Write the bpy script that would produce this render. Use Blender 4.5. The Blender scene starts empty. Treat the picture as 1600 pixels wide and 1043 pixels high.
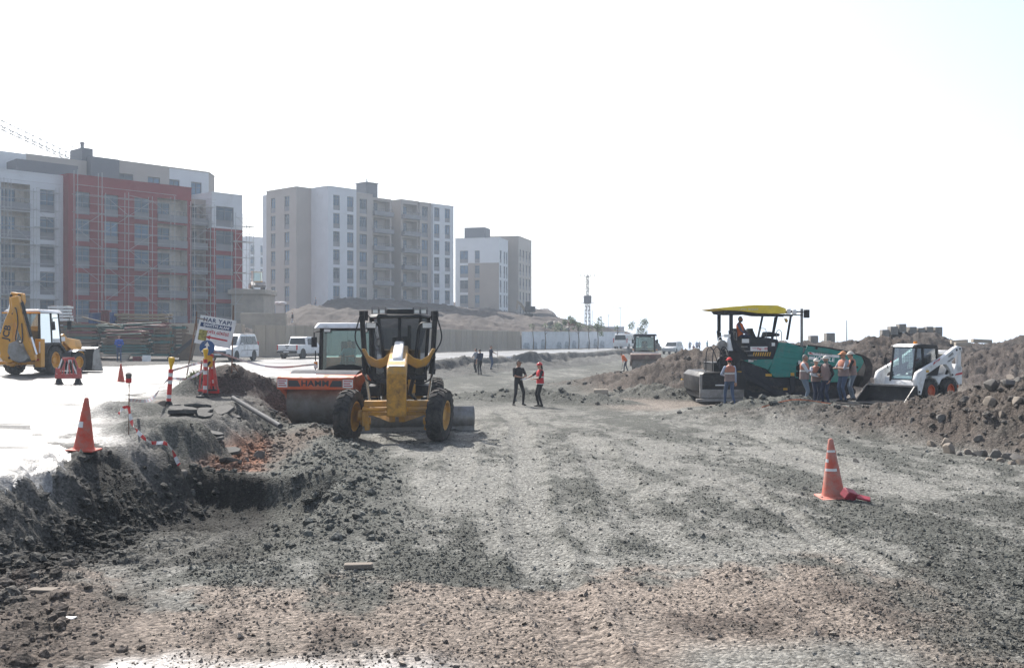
import bpy, bmesh, math, random
import numpy as np
from mathutils import Matrix, Vector, Euler

scene = bpy.context.scene
C = scene.collection
R = math.radians
random.seed(7)
rng = np.random.default_rng(7)

# ------------------------------------------------------------------ camera
CAMZ = 2.8
cam_d = bpy.data.cameras.new('camera'); cam = bpy.data.objects.new('camera', cam_d); C.objects.link(cam)
cam.location = (0, 0, CAMZ); cam.rotation_euler = (R(90), 0, 0)
cam_d.sensor_width = 36; cam_d.lens = 36; cam_d.clip_start = 0.1; cam_d.clip_end = 9000
scene.camera = cam

# ------------------------------------------------------------------ sky, sun, exposure
SUN_EL, SUN_AZ = 43.0, -30.0            # azimuth from +Y, negative towards -X
world = bpy.data.worlds.new('World'); scene.world = world; world.use_nodes = True
wn = world.node_tree.nodes; wl = world.node_tree.links
sky = wn.new('ShaderNodeTexSky'); sky.sky_type = 'NISHITA'; sky.sun_disc = False
sky.sun_elevation = R(SUN_EL); sky.sun_rotation = R(SUN_AZ)
sky.air_density = 1.0; sky.dust_density = 3.0; sky.ozone_density = 1.0; sky.altitude = 300
wn['Background'].inputs['Strength'].default_value = 0.125
hs = wn.new('ShaderNodeHueSaturation'); hs.inputs['Saturation'].default_value = 0.72      # thin high cloud: the blue is bleached out
wl.new(sky.outputs[0], hs.inputs['Color']); wl.new(hs.outputs[0], wn['Background'].inputs['Color'])
sun_d = bpy.data.lights.new('sun', 'SUN'); sun = bpy.data.objects.new('sun', sun_d); C.objects.link(sun)
sun_d.energy = 4.9; sun_d.angle = R(0.55); sun_d.color = (1.0, 0.955, 0.89)
sv = Vector((math.sin(R(SUN_AZ))*math.cos(R(SUN_EL)), math.cos(R(SUN_AZ))*math.cos(R(SUN_EL)), math.sin(R(SUN_EL))))
sun.rotation_euler = sv.to_track_quat('Z', 'Y').to_euler(); sun.location = sv*120
vs = scene.view_settings
vs.view_transform = 'Standard'; vs.look = 'None'; vs.gamma = 1; vs.use_curve_mapping = False
vs.exposure = 0.8
scene.cycles.max_bounces = 6; scene.cycles.volume_bounces = 1
HAZE = 0.0006

# ------------------------------------------------------------------ pixel helpers (1600x1043 photo, f = 1600 px, horizon row 521.5)
def gp(px, py, z=0.0):
    Y = (CAMZ - z)*1600/(py - 521.5)
    return ((px - 800)/1600*Y, Y, z)
def at(px, Y): return (px - 800)/1600*Y

# ------------------------------------------------------------------ materials
MATS = {}
def mat(name, col, rough=0.6, metal=0.0, dirt=0.0, dcol=(0.22, 0.19, 0.16), scale=3.0, bump=0.0, bscale=40.0, trans=0.0, ior=1.45, var=0.15, coat=0.0, emis=None, spec=None):
    if name in MATS: return MATS[name]
    m = bpy.data.materials.new(name); m.use_nodes = True
    nt = m.node_tree; b = nt.nodes['Principled BSDF']
    b.inputs['Roughness'].default_value = rough; b.inputs['Metallic'].default_value = metal
    b.inputs['IOR'].default_value = ior
    if spec is not None: b.inputs['Specular IOR Level'].default_value = spec
    if trans: b.inputs['Transmission Weight'].default_value = trans
    if coat: b.inputs['Coat Weight'].default_value = coat
    tc = nt.nodes.new('ShaderNodeTexCoord')
    nz = nt.nodes.new('ShaderNodeTexNoise'); nz.inputs['Scale'].default_value = scale; nz.inputs['Detail'].default_value = 6; nz.inputs['Roughness'].default_value = 0.65
    nt.links.new(tc.outputs['Object'], nz.inputs['Vector'])
    rp = nt.nodes.new('ShaderNodeValToRGB')
    rp.color_ramp.elements[0].position = 0.35; rp.color_ramp.elements[1].position = 0.72
    a = 1 - var
    rp.color_ramp.elements[0].color = (col[0]*a, col[1]*a, col[2]*a, 1)
    rp.color_ramp.elements[1].color = (min(1, col[0]*(1+var)), min(1, col[1]*(1+var)), min(1, col[2]*(1+var)), 1)
    nt.links.new(nz.outputs['Fac'], rp.inputs['Fac'])
    out = rp.outputs['Color']
    if dirt > 0:
        n2 = nt.nodes.new('ShaderNodeTexNoise'); n2.inputs['Scale'].default_value = scale*0.8; n2.inputs['Detail'].default_value = 9; n2.inputs['Roughness'].default_value = 0.72
        mp = nt.nodes.new('ShaderNodeMapping'); mp.inputs['Location'].default_value = (3.1, 7.7, 1.3)
        nt.links.new(tc.outputs['Object'], mp.inputs['Vector']); nt.links.new(mp.outputs[0], n2.inputs['Vector'])
        mr = nt.nodes.new('ShaderNodeMapRange'); mr.inputs['From Min'].default_value = 0.62 - dirt*0.45; mr.inputs['From Max'].default_value = 0.82 - dirt*0.3
        nt.links.new(n2.outputs['Fac'], mr.inputs['Value'])
        mx = nt.nodes.new('ShaderNodeMix'); mx.data_type = 'RGBA'
        nt.links.new(mr.outputs[0], mx.inputs['Factor']); nt.links.new(out, mx.inputs['A']); mx.inputs['B'].default_value = (*dcol, 1)
        out = mx.outputs['Result']
        r2 = nt.nodes.new('ShaderNodeMapRange'); r2.inputs['To Min'].default_value = rough; r2.inputs['To Max'].default_value = 0.92
        nt.links.new(mr.outputs[0], r2.inputs['Value']); nt.links.new(r2.outputs[0], b.inputs['Roughness'])
    nt.links.new(out, b.inputs['Base Color'])
    if bump > 0:
        n3 = nt.nodes.new('ShaderNodeTexNoise'); n3.inputs['Scale'].default_value = bscale; n3.inputs['Detail'].default_value = 5
        nt.links.new(tc.outputs['Object'], n3.inputs['Vector'])
        bp = nt.nodes.new('ShaderNodeBump'); bp.inputs['Strength'].default_value = bump; bp.inputs['Distance'].default_value = 0.02
        nt.links.new(n3.outputs['Fac'], bp.inputs['Height']); nt.links.new(bp.outputs[0], b.inputs['Normal'])
    if emis:
        b.inputs['Emission Color'].default_value = (*emis[:3], 1); b.inputs['Emission Strength'].default_value = emis[3]
    MATS[name] = m
    return m

# ------------------------------------------------------------------ mesh helpers
class MB:
    def __init__(s): s.bm = bmesh.new()
    def _v(s, pts): return [s.bm.verts.new(p) for p in pts]
    def face(s, vs, m=0):
        try:
            f = s.bm.faces.new(vs); f.material_index = m; return f
        except ValueError: return None
    def poly(s, pts, m=0): s.face(s._v(pts), m); return s
    def box(s, c, d, m=0, rot=None):
        x, y, z = d[0]/2, d[1]/2, d[2]/2
        p = [Vector(q) for q in ((-x,-y,-z),(x,-y,-z),(x,y,-z),(-x,y,-z),(-x,-y,z),(x,-y,z),(x,y,z),(-x,y,z))]
        if rot is not None:
            M = Euler(rot).to_matrix(); p = [M @ q for q in p]
        v = s._v([q + Vector(c) for q in p])
        for f in ((0,3,2,1),(4,5,6,7),(0,1,5,4),(1,2,6,5),(2,3,7,6),(3,0,4,7)): s.face([v[i] for i in f], m)
        return s
    def bx(s, x0, x1, y0, y1, z0, z1, m=0): return s.box(((x0+x1)/2, (y0+y1)/2, (z0+z1)/2), (abs(x1-x0), abs(y1-y0), abs(z1-z0)), m)
    def prism(s, poly, axis, lo, hi, m=0, top=None):
        """polygon (2D) extruded along axis; top = optional second polygon at hi"""
        def pt(q, t):
            a, b = q
            return {'x': (t, a, b), 'y': (a, t, b), 'z': (a, b, t)}[axis]
        top = top or poly
        A = s._v([pt(q, lo) for q in poly]); B = s._v([pt(q, hi) for q in top])
        n = len(poly)
        s.face(A[::-1], m); s.face(B, m)
        for i in range(n): s.face([A[i], A[(i+1) % n], B[(i+1) % n], B[i]], m)
        return s
    def cyl(s, p0, p1, r0, r1=None, n=14, m=0):
        r1 = r0 if r1 is None else r1
        p0, p1 = Vector(p0), Vector(p1); d = (p1 - p0).normalized()
        q = d.to_track_quat('Z', 'Y').to_matrix()
        A, B = [], []
        for i in range(n):
            a = 2*math.pi*i/n; e = q @ Vector((math.cos(a), math.sin(a), 0))
            A.append(p0 + e*r0); B.append(p1 + e*r1)
        A, B = s._v(A), s._v(B)
        s.face(A[::-1], m); s.face(B, m)
        for i in range(n): s.face([A[i], A[(i+1) % n], B[(i+1) % n], B[i]], m)
        return s
    def tube(s, pts, r, n=6, m=0, closed=False):
        pts = [Vector(p) for p in pts]; rings = []
        N = len(pts)
        up = None
        for i, p in enumerate(pts):
            if closed: t = (pts[(i+1) % N] - pts[i-1]).normalized()
            else: t = (pts[min(i+1, N-1)] - pts[max(i-1, 0)]).normalized()
            if up is None:
                up = Vector((0, 0, 1)) if abs(t.z) < 0.9 else Vector((1, 0, 0))
            a = t.cross(up)
            if a.length < 1e-4: a = t.cross(Vector((0.3, 1, 0.2)))
            a.normalize(); b = a.cross(t).normalized(); up = b
            rr = r[i] if isinstance(r, (list, tuple)) else r
            rings.append(s._v([p + (a*math.cos(2*math.pi*k/n) + b*math.sin(2*math.pi*k/n))*rr for k in range(n)]))
        for i in range(N if closed else N-1):
            A, B = rings[i], rings[(i+1) % N]
            for k in range(n): s.face([A[k], A[(k+1) % n], B[(k+1) % n], B[k]], m)
        if not closed:
            s.face(rings[0][::-1], m); s.face(rings[-1], m)
        return s
    def lathe(s, prof, axis='x', c=(0, 0, 0), n=28, m=0, a0=0, a1=2*math.pi, mf=None):
        """prof: list of (along axis, radius), closed profile loop around the axis"""
        full = abs(a1 - a0 - 2*math.pi) < 1e-6
        k = n if full else n+1
        rings = []
        for i in range(k):
            a = a0 + (a1 - a0)*i/n
            ring = []
            for (t, r) in prof:
                if axis == 'x': q = (t, r*math.cos(a), r*math.sin(a))
                elif axis == 'y': q = (r*math.cos(a), t, r*math.sin(a))
                else: q = (r*math.cos(a), r*math.sin(a), t)
                ring.append(s.bm.verts.new((q[0]+c[0], q[1]+c[1], q[2]+c[2])))
            rings.append(ring)
        P = len(prof)
        for i in range(n):
            A, B = rings[i], rings[(i+1) % k]
            for j in range(P-1):
                s.face([A[j], A[j+1], B[j+1], B[j]], mf(j) if mf else m)
        return s
    def blob(s, c, r, m=0, seed=0, sub=1, amp=0.25):
        rr = random.Random(seed)
        g = bmesh.ops.create_icosphere(s.bm, subdivisions=sub, radius=1)
        r = r if isinstance(r, (tuple, list)) else (r, r, r)
        for v in g['verts']:
            k = 1 + rr.uniform(-amp, amp)
            v.co = Vector((v.co.x*r[0]*k + c[0], v.co.y*r[1]*k + c[1], v.co.z*r[2]*k + c[2]))
        for v in g['verts']:
            for f in v.link_faces: f.material_index = m
        return s
    def mesh(s, name, mats, bevel=0, seg=1, smooth=38, recalc=True):
        bm = s.bm
        if recalc: bmesh.ops.recalc_face_normals(bm, faces=bm.faces[:])
        if bevel:
            ed = [e for e in bm.edges if len(e.link_faces) == 2 and e.calc_face_angle(0) > 0.6]
            if ed: bmesh.ops.bevel(bm, geom=ed, offset=bevel, segments=seg, affect='EDGES', profile=0.6, clamp_overlap=True)
        me = bpy.data.meshes.new(name); bm.to_mesh(me); bm.free()
        for m in (mats if isinstance(mats, (list, tuple)) else [mats]): me.materials.append(m)
        if smooth:
            me.polygons.foreach_set('use_smooth', [True]*len(me.polygons)); me.set_sharp_from_angle(angle=R(smooth))
        return me
    def build(s, name, mats, parent=None, bevel=0, seg=1, smooth=38, loc=None, rot=None, recalc=True):
        return obj(name, s.mesh(name, mats, bevel, seg, smooth, recalc), parent, loc, rot)

def obj(name, me, parent=None, loc=None, rot=None, scale=None):
    o = bpy.data.objects.new(name, me); C.objects.link(o)
    if parent: o.parent = parent
    if loc is not None: o.location = loc
    if rot is not None: o.rotation_euler = rot
    if scale is not None: o.scale = scale
    return o
def tag(o, label=None, cat=None, group=None, kind=None):
    if label: o['label'] = label
    if cat: o['category'] = cat
    if group: o['group'] = group
    if kind: o['kind'] = kind
    return o
def thing(name, label, cat, loc=(0, 0, 0), rz=0, group=None, rot=None):
    o = bpy.data.objects.new(name, None); C.objects.link(o)
    o.location = loc; o.rotation_euler = rot or (0, 0, rz); o.empty_display_size = 0.2
    return tag(o, label, cat, group)
def copy_tree(o, parent=None):
    c = o.copy(); C.objects.link(c); c.parent = parent
    for ch in list(o.children): copy_tree(ch, c)
    return c
def bar(mb, p0, p1, w, h=None, m=0):
    """square bar between two points"""
    p0, p1 = Vector(p0), Vector(p1); h = h or w
    d = p1 - p0; L = d.length; d.normalize()
    q = d.to_track_quat('Y', 'Z').to_matrix()
    P = []
    for (x, y, z) in ((-w/2,0,-h/2),(w/2,0,-h/2),(w/2,L,-h/2),(-w/2,L,-h/2),(-w/2,0,h/2),(w/2,0,h/2),(w/2,L,h/2),(-w/2,L,h/2)):
        P.append(p0 + q @ Vector((x, y, z)))
    v = mb._v(P)
    for f in ((0,3,2,1),(4,5,6,7),(0,1,5,4),(1,2,6,5),(2,3,7,6),(3,0,4,7)): mb.face([v[i] for i in f], m)
    return mb

def text_mesh(txt, size, mt, depth=0.004, align='CENTER', space=1.0, bold=0.0):
    cu = bpy.data.curves.new('lettering', 'FONT'); cu.body = txt; cu.size = size; cu.extrude = depth/2
    cu.align_x = align; cu.align_y = 'CENTER'; cu.space_character = space; cu.offset = bold; cu.resolution_u = 3
    o = bpy.data.objects.new('lettering', cu); C.objects.link(o)
    dg = bpy.context.evaluated_depsgraph_get()
    me = bpy.data.meshes.new_from_object(o.evaluated_get(dg))
    bpy.data.objects.remove(o); bpy.data.curves.remove(cu)
    me.materials.clear(); me.materials.append(mt)
    return me
def curve_pts(pts, n=8):
    """Catmull-Rom through points"""
    P = [Vector(p) for p in pts]; P = [P[0]*2 - P[1]] + P + [P[-1]*2 - P[-2]]
    out = []
    for i in range(1, len(P)-2):
        for k in range(n):
            t = k/n
            out.append(0.5*((2*P[i]) + (P[i+1]-P[i-1])*t + (2*P[i-1]-5*P[i]+4*P[i+1]-P[i+2])*t*t + (3*P[i]-P[i-1]-3*P[i+1]+P[i+2])*t**3))
    out.append(P[-2]); return out

# ================================================================== TERRAIN
def _h(xi, yi, seed):
    n = (xi*374761393 + yi*668265263 + seed*974634281) & 0x7fffffff
    n = ((n ^ (n >> 13))*1274126177) & 0x7fffffff
    n = ((n ^ (n >> 16))*668265263) & 0x7fffffff
    return (n & 0xffff)/65535.0
def vn(x, y, seed=0):
    xi = np.floor(x).astype(np.int64); yi = np.floor(y).astype(np.int64)
    fx = x - xi; fy = y - yi
    fx = fx*fx*fx*(fx*(fx*6-15)+10); fy = fy*fy*fy*(fy*(fy*6-15)+10)
    a = _h(xi, yi, seed); b = _h(xi+1, yi, seed); c = _h(xi, yi+1, seed); d = _h(xi+1, yi+1, seed)
    return (a*(1-fx)+b*fx)*(1-fy) + (c*(1-fx)+d*fx)*fy          # 0..1
def fbm(x, y, sc, octv=4, seed=0, gain=0.5):
    s = 0; a = 1; t = 0
    for k in range(octv):
        s = s + a*(vn(x/sc*(2**k)+17.3*k, y/sc*(2**k)-9.1*k, seed+k)-0.5); t += a; a *= gain
    return s/t*2                                                 # about -1..1
def ridged(x, y, sc, octv=4, seed=0):
    s = 0; a = 1; t = 0
    for k in range(octv):
        s = s + a*(1-np.abs(2*vn(x/sc*(2**k)+5.3*k, y/sc*(2**k)+3.7*k, seed+k)-1)); t += a; a *= 0.55
    return s/t
def ss(a, b, x):
    t = np.clip((x-a)/(b-a), 0, 1); return t*t*(3-2*t)
def ridge(x, y, pts, w, p=1.6):
    """heap along a polyline; pts = (X, Y, height, half width scale)"""
    out = np.zeros_like(x)
    for i in range(len(pts)-1):
        ax, ay, ah = pts[i][:3]; bx_, by, bh = pts[i+1][:3]
        dx, dy = bx_-ax, by-ay; L2 = dx*dx+dy*dy
        t = np.clip(((x-ax)*dx+(y-ay)*dy)/L2, 0, 1)
        d = np.hypot(x-(ax+t*dx), y-(ay+t*dy))
        hh = ah+(bh-ah)*t
        out = np.maximum(out, hh*np.clip(1-(d/w)**p, 0, 1))
    return out
EDGE = np.array([(2,-5.4),(10,-5.5),(13,-5.75),(15.5,-6.1),(17.6,-6.4),(19,-5.9),(22,-5.7),(25,-5.9),(29,-6.7),(34,-7.2),(45,-7.0),(55,-6.6),(63,-6.2),(80,-1.5),(101,7.0),(150,20),(400,70)])
ROADN = np.array([(2,-6.9),(13,-7.15),(15.5,-7.2),(17.5,-7.6),(20,-9.3),(23,-10.7),(29.5,-12.5),(36,-13.5),(40,-13.4),(48,-12),(56,-9.6),(64,-7.6),(80,-2.9),(100,5.2),(150,18),(400,68)])
ROADF = np.array([(2,-80),(38,-80),(46,-52),(52,-36),(57,-22.5),(67,-18.3),(83,-16.9),(105,-4.6),(130,9),(150,15.5),(400,64)])
def px_(tab, y): return np.interp(y, tab[:, 0], tab[:, 1])
WALL = [(-29.0, 85.0), (-20.3, 80.5), (1.2, 125.0), (17.2, 150.0)]
AU = Vector((0.671, 0.741)); AN = Vector((0.741, -0.671))       # facade direction and outward normal of the two first blocks
A0 = (-48.95, 113.0)
def wall_d(x, y):
    nx, ny = -0.905, 0.427
    d = (x+20.3)*nx + (y-80.5)*ny
    d2 = (x-1.2)*-0.843 + (y-125)*0.539
    d = np.where(y > 125, np.minimum(d, d2), d)
    d3 = (x+20.3)*0.459 + (y-80.5)*0.888       # the short end turning left
    return np.minimum(d, d3)
M1 = [(6.8,34.2,.12),(9.2,33,.32),(10.8,31.6,.38),(11.8,30.8,.52),(12.7,29.0,.88),(13.7,26.9,1.38),(14.7,24.6,1.5),(16.6,22.4,1.6),(20,20,1.7),(30,18,1.8)]
MP = [(8.8,36.4,.2),(11.5,37,.28),(14,38,.34),(17,38.4,.36),(20,38.4,.3)]
M2 = [(15,72,1.5),(19,68,2.0),(23,67,2.35),(27,66,2.75),(31,67,2.55),(35,68,2.65),(40,70,2.2),(48,72,1.5),(70,76,1.2)]
M2b = [(24,56,1.3),(28,54,1.9),(33,53,2.1),(45,54,2.0),(60,55,1.9)]
M3 = [(4.6,54,.35),(6.6,52,.9),(8.6,50,1.6),(10.6,49,1.95),(13,51,1.8),(16,54,1.6),(20,58,1.7)]
M4 = [(-6.0,30,.16),(-4.9,26.5,.2),(-4.0,22.5,.24),(-3.1,18.5,.16),(-2.6,14.5,.08)]
M5 = [(-2.2,45,.16),(0,43.4,.36),(2.2,42.2,.36),(4.2,41.0,.2)]
M6 = [(4.6,45.6,.25),(6.4,44.6,.55),(7.4,43.5,.5)]
M7 = [(7.2,34.7,.12),(8.8,34.0,.24),(10.2,33.8,.18)]
M8 = [(-7.35,16.6,.05),(-6.95,17.8,.28),(-6.4,19.0,.35),(-5.7,19.8,.1)]
M9 = [(-7.2,56,.25),(-6.2,63,.4),(-4.4,69,.3),(-2.6,75,.6),(-.6,81,.45),(2.5,90,.5),(7.5,101,.45),(14,120,.4)]
M10 = [(11.5,9.6,.1),(7.6,11.2,.28),(9.5,10.6,.3)]
M11 = [(-9.6,24.5,.35),(-9.2,25.6,.25)]
M12 = [(-10.0,33.0,.7),(-9.4,33.6,.55)]
M13 = [(-7.6,21,.25),(-7.0,22.4,.3)]
M14 = [(-9.0,33.5,.45),(-7.6,34.5,.5),(-6.6,36,.4),(-6.2,42,.35)]
def terrain(x, y, fine=True):
    nb = ss(9, 13, y)*(1-ss(34, 40, y))
    xe = px_(EDGE, y) + 0.55*fbm(x*0.3, y, 2.6, 3, 5) + 0.30*fbm(x, y, 0.7, 3, 6)
    wdt = 0.75 + 0.5*vn(y*0.3, x*0, 9) + nb*(.5+.5*vn(y*.45, x*0, 10))
    m = ss(0, 1, (xe - x)/wdt)
    m = np.clip(m + nb*(.22*(ridged(x, y, .9, 3, 8)-.5))*4*m*(1-m), 0, 1)
    L = 0.8 + 0.011*np.clip(xe-x, 0, 28)
    z = L*m
    # hillside behind the retaining wall
    t = wall_d(x, y)
    a = (x-A0[0])*AU.x + (y-A0[1])*AU.y
    k = 0.02 + 0.088*ss(22, 33, a)
    hill = 2.55 + np.clip(t, 0, 58)*k + 1.6*fbm(x, y, 22, 4, 31)*ss(2, 14, t)*ss(24, 34, a)*0.8 + 0.5*ss(4,10,t)*ss(.35,.8,vn(x/7,y/7,77))
    left = 1 - ss(-36, -28, x)               # open ground left of the wall's end rises gently instead of stepping
    hill = hill*(1-left) + left*(1.05 + np.clip((y-76)*0.05, 0, 2.2))
    far_right = 1 - ss(14, 26, x - (y-150)*0.35)
    step = np.where(left > 0.01, ss(-4, 6, t), (t > 0.15)*1.0)
    z = z*(1-step*far_right) + hill*step*far_right
    # pit in the left foreground
    inpit = ss(-6.9, -5.9, x + 0.25*fbm(x, y, 1.1, 2, 12))*(1-ss(-3.6, -2.9, x + 0.35*fbm(x, y, .9, 2, 11)))
    along = ss(12.2, 13.6, y + 0.15*fbm(x, y, .8, 2, 15))*(1-ss(19.1, 19.9, y + 0.25*fbm(x, y, .7, 2, 13) + 0.25*(x+4.5)))
    z = z - inpit*along*(0.26+0.060*(y-12.5))*(1-m)
    rough = np.zeros_like(x)
    for pts, w, p, amp in ((M1,3.5,1.3,.55),(MP,3.4,3,.05),(M2,7.5,1.2,.55),(M2b,6.5,1.2,.7),(M3,4.4,1.2,.6),(M4,1.2,1.2,.42),(M5,1.35,1.1,.5),(M6,1.5,1.2,.5),(M7,.95,1.3,.4),
                           (M8,.85,1.3,.28),(M9,1.9,1.2,.42),(M10,1.3,1.4,.2),(M11,.9,1.3,.2),(M12,1.1,1.4,.2),(M13,.9,1.3,.2),(M14,1.2,1.3,.4)):
        r = ridge(x, y, pts, w, p)
        z = z + r*(1 + amp*0.9*fbm(x, y, w*0.8, 4, 40+int(w*10)))
        rough = np.maximum(rough, np.clip(r*2.2, 0, 1)*amp)
    rough = np.maximum(rough, 0.42*(4*m*(1-m)))
    rough = np.maximum(rough, 0.2*inpit*along)
    rough = np.maximum(rough, 0.16*(1-ss(-.46, -.34, x/y+.03*fbm(x, y, .8, 3, 55)))*(1-ss(13.2, 14.4, y))*(1-m))
    rough = np.maximum(rough, 0.3*step*far_right*ss(1, 5, t))
    hillbump = step*far_right*ss(1, 6, t)*(1.3*(ridged(x, y, 6.0, 4, 66)-.5)+.5*(ridged(x, y, 1.8, 3, 67)-.5)); z = z + hillbump
    # windrows and ruts of the graded bed
    bed = (1-m)*(1-step*far_right)
    ts, te = tracks(x, y); z = z + bed*(.035*te-.026*ts + .011*ts*np.sin(2*math.pi*(y+.35*np.abs(x-np.round(x)))/.24)*(y < 26))
    z = z + bed*(0.03*fbm(x*1.0+0.075*y, y*0.16, 0.9, 3, 50) + 0.05*fbm(x, y, 4.5, 3, 51))
    if fine:
        z = z + rough*(0.85*(ridged(x, y, 0.85, 4, 60)-0.5) + 0.42*(ridged(x, y, 0.2, 3, 64)-.5))
        gr = gravel_w(x, y)
        z = z + (1-m)*(.25+.75*gr)*0.030*(ridged(x, y, 0.12, 3, 70)-0.45)
        z = z + m*(1-road_mask(x, y))*0.03*fbm(x, y, .3, 3, 73)
    # lugs pressed by a tyre along two lanes in the pit
    lug = np.sin((y*0.9 + np.abs(x+5.1)*0.6)*2*math.pi/0.36)
    lane = np.exp(-((x+5.25)/0.34)**2) + 0.8*np.exp(-((x+4.05)/0.3)**2)*(y < 16.5)
    z = z + 0.06*lug*lane*along*inpit*ss(12.4, 13.2, y)*(1-ss(17.2, 18, y))
    z = z - 0.45*np.exp(-(((x-10.5)/9)**2+((y-86)/11)**2))*(1-m)
    # beyond the crest the ground falls away
    fall = ss(0, 1, (y-172)/60)*ss(4, 20, x - 0.02*y)
    z = z - fall*42 - np.clip(y-420, 0, 4000)*0.0042
    return z
def road_mask(x, y):
    n = 0.5*fbm(x, y, 2.4, 4, 81) + 0.12*fbm(x, y, .4, 2, 85)
    return ((x < px_(ROADN, y)+n*0.9) & (x > px_(ROADF, y)+n)).astype(float)
TRK = ((4.45,.20),(2.2,.42),(.6,.3),(-.9,.3),(7.0,.3))
def tracks(x, y):
    u = x + 0.075*y + .6*np.sin(y*.13+.4) - 1.3 + .22*fbm(x, y, 1.8, 3, 92)
    s = np.zeros_like(x); e = np.zeros_like(x)
    for k, (u0, w) in enumerate(TRK):
        on_ = ss(.25, .6, vn(y*.13+k*7.7, 0*y+k, 93))
        d = (u-u0)/w; s = np.maximum(s, on_*np.exp(-d**4)); e = np.maximum(e, on_*np.exp(-((np.abs(d)-1.35)/.35)**2))
    return s*(1-ss(34, 42, y)), e*(1-ss(34, 42, y))
PATCH = []                    # smooth packed dust (-) and drifts of loose gravel (+): centre, half sizes, weight
for (px, py, rx, ry, w) in ((760,735,150,42,-.8),(680,700,60,25,-.6),(850,866,75,24,-.9),(1085,888,48,16,-.8),(1320,862,200,20,-.9),(1255,1030,180,24,-1.4),(1010,690,140,22,-.7),(960,975,190,16,-.5),(1530,765,120,12,-.7),(1250,720,120,10,-.5),
                            (905,785,95,30,.7),(1150,800,130,45,.45),(720,885,160,26,.6),(850,935,230,24,.6),(1180,960,230,32,.7),(1400,920,160,30,.6),(560,745,60,60,.6),(1450,800,140,24,.6),(610,830,90,22,.5)):
    c0 = gp(px, py); n0 = gp(px, py+ry); f0 = gp(px, py-ry)
    PATCH.append((c0[0], (n0[1]+f0[1])/2, rx/1600*c0[1], (f0[1]-n0[1])/2, w))
def patches(x, y):
    s = np.zeros_like(x)
    for (cx, cy, rx, ry, w) in PATCH:
        d = ((x-cx+.12*(y-cy)*(1 if w > 0 else -.6))/rx)**2+((y-cy)/ry)**2; s = s + w*np.exp(-d*.9)
    return s
def gravel_w(x, y):
    """where loose dark grey gravel lies on the bed (1) and where it is packed pale dust (0)"""
    u = x + 0.075*(y-20)
    ts, te = tracks(x, y)
    n = 0.8*fbm(u, y*0.16, 1.7, 4, 90) + 0.8*fbm(u, y*0.4, 0.6, 4, 94) + 0.5*fbm(x, y*.6, 4.5, 2, 99) + .6*fbm(x, y*.5, .22, 3, 97)
    return ss(-0.72, 0.36, n*.85 - .38*ts + .14*te + .42*patches(x, y))
CL = {'gravel': (.076,.078,.069), 'pale': (.186,.183,.167), 'sand': (.205,.170,.143), 'dark': (.016,.0155,.0135), 'brown': (.064,.050,.042), 'red': (.165,.072,.040), 'grey': (.105,.102,.095), 'hill': (.066,.053,.047)}
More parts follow.
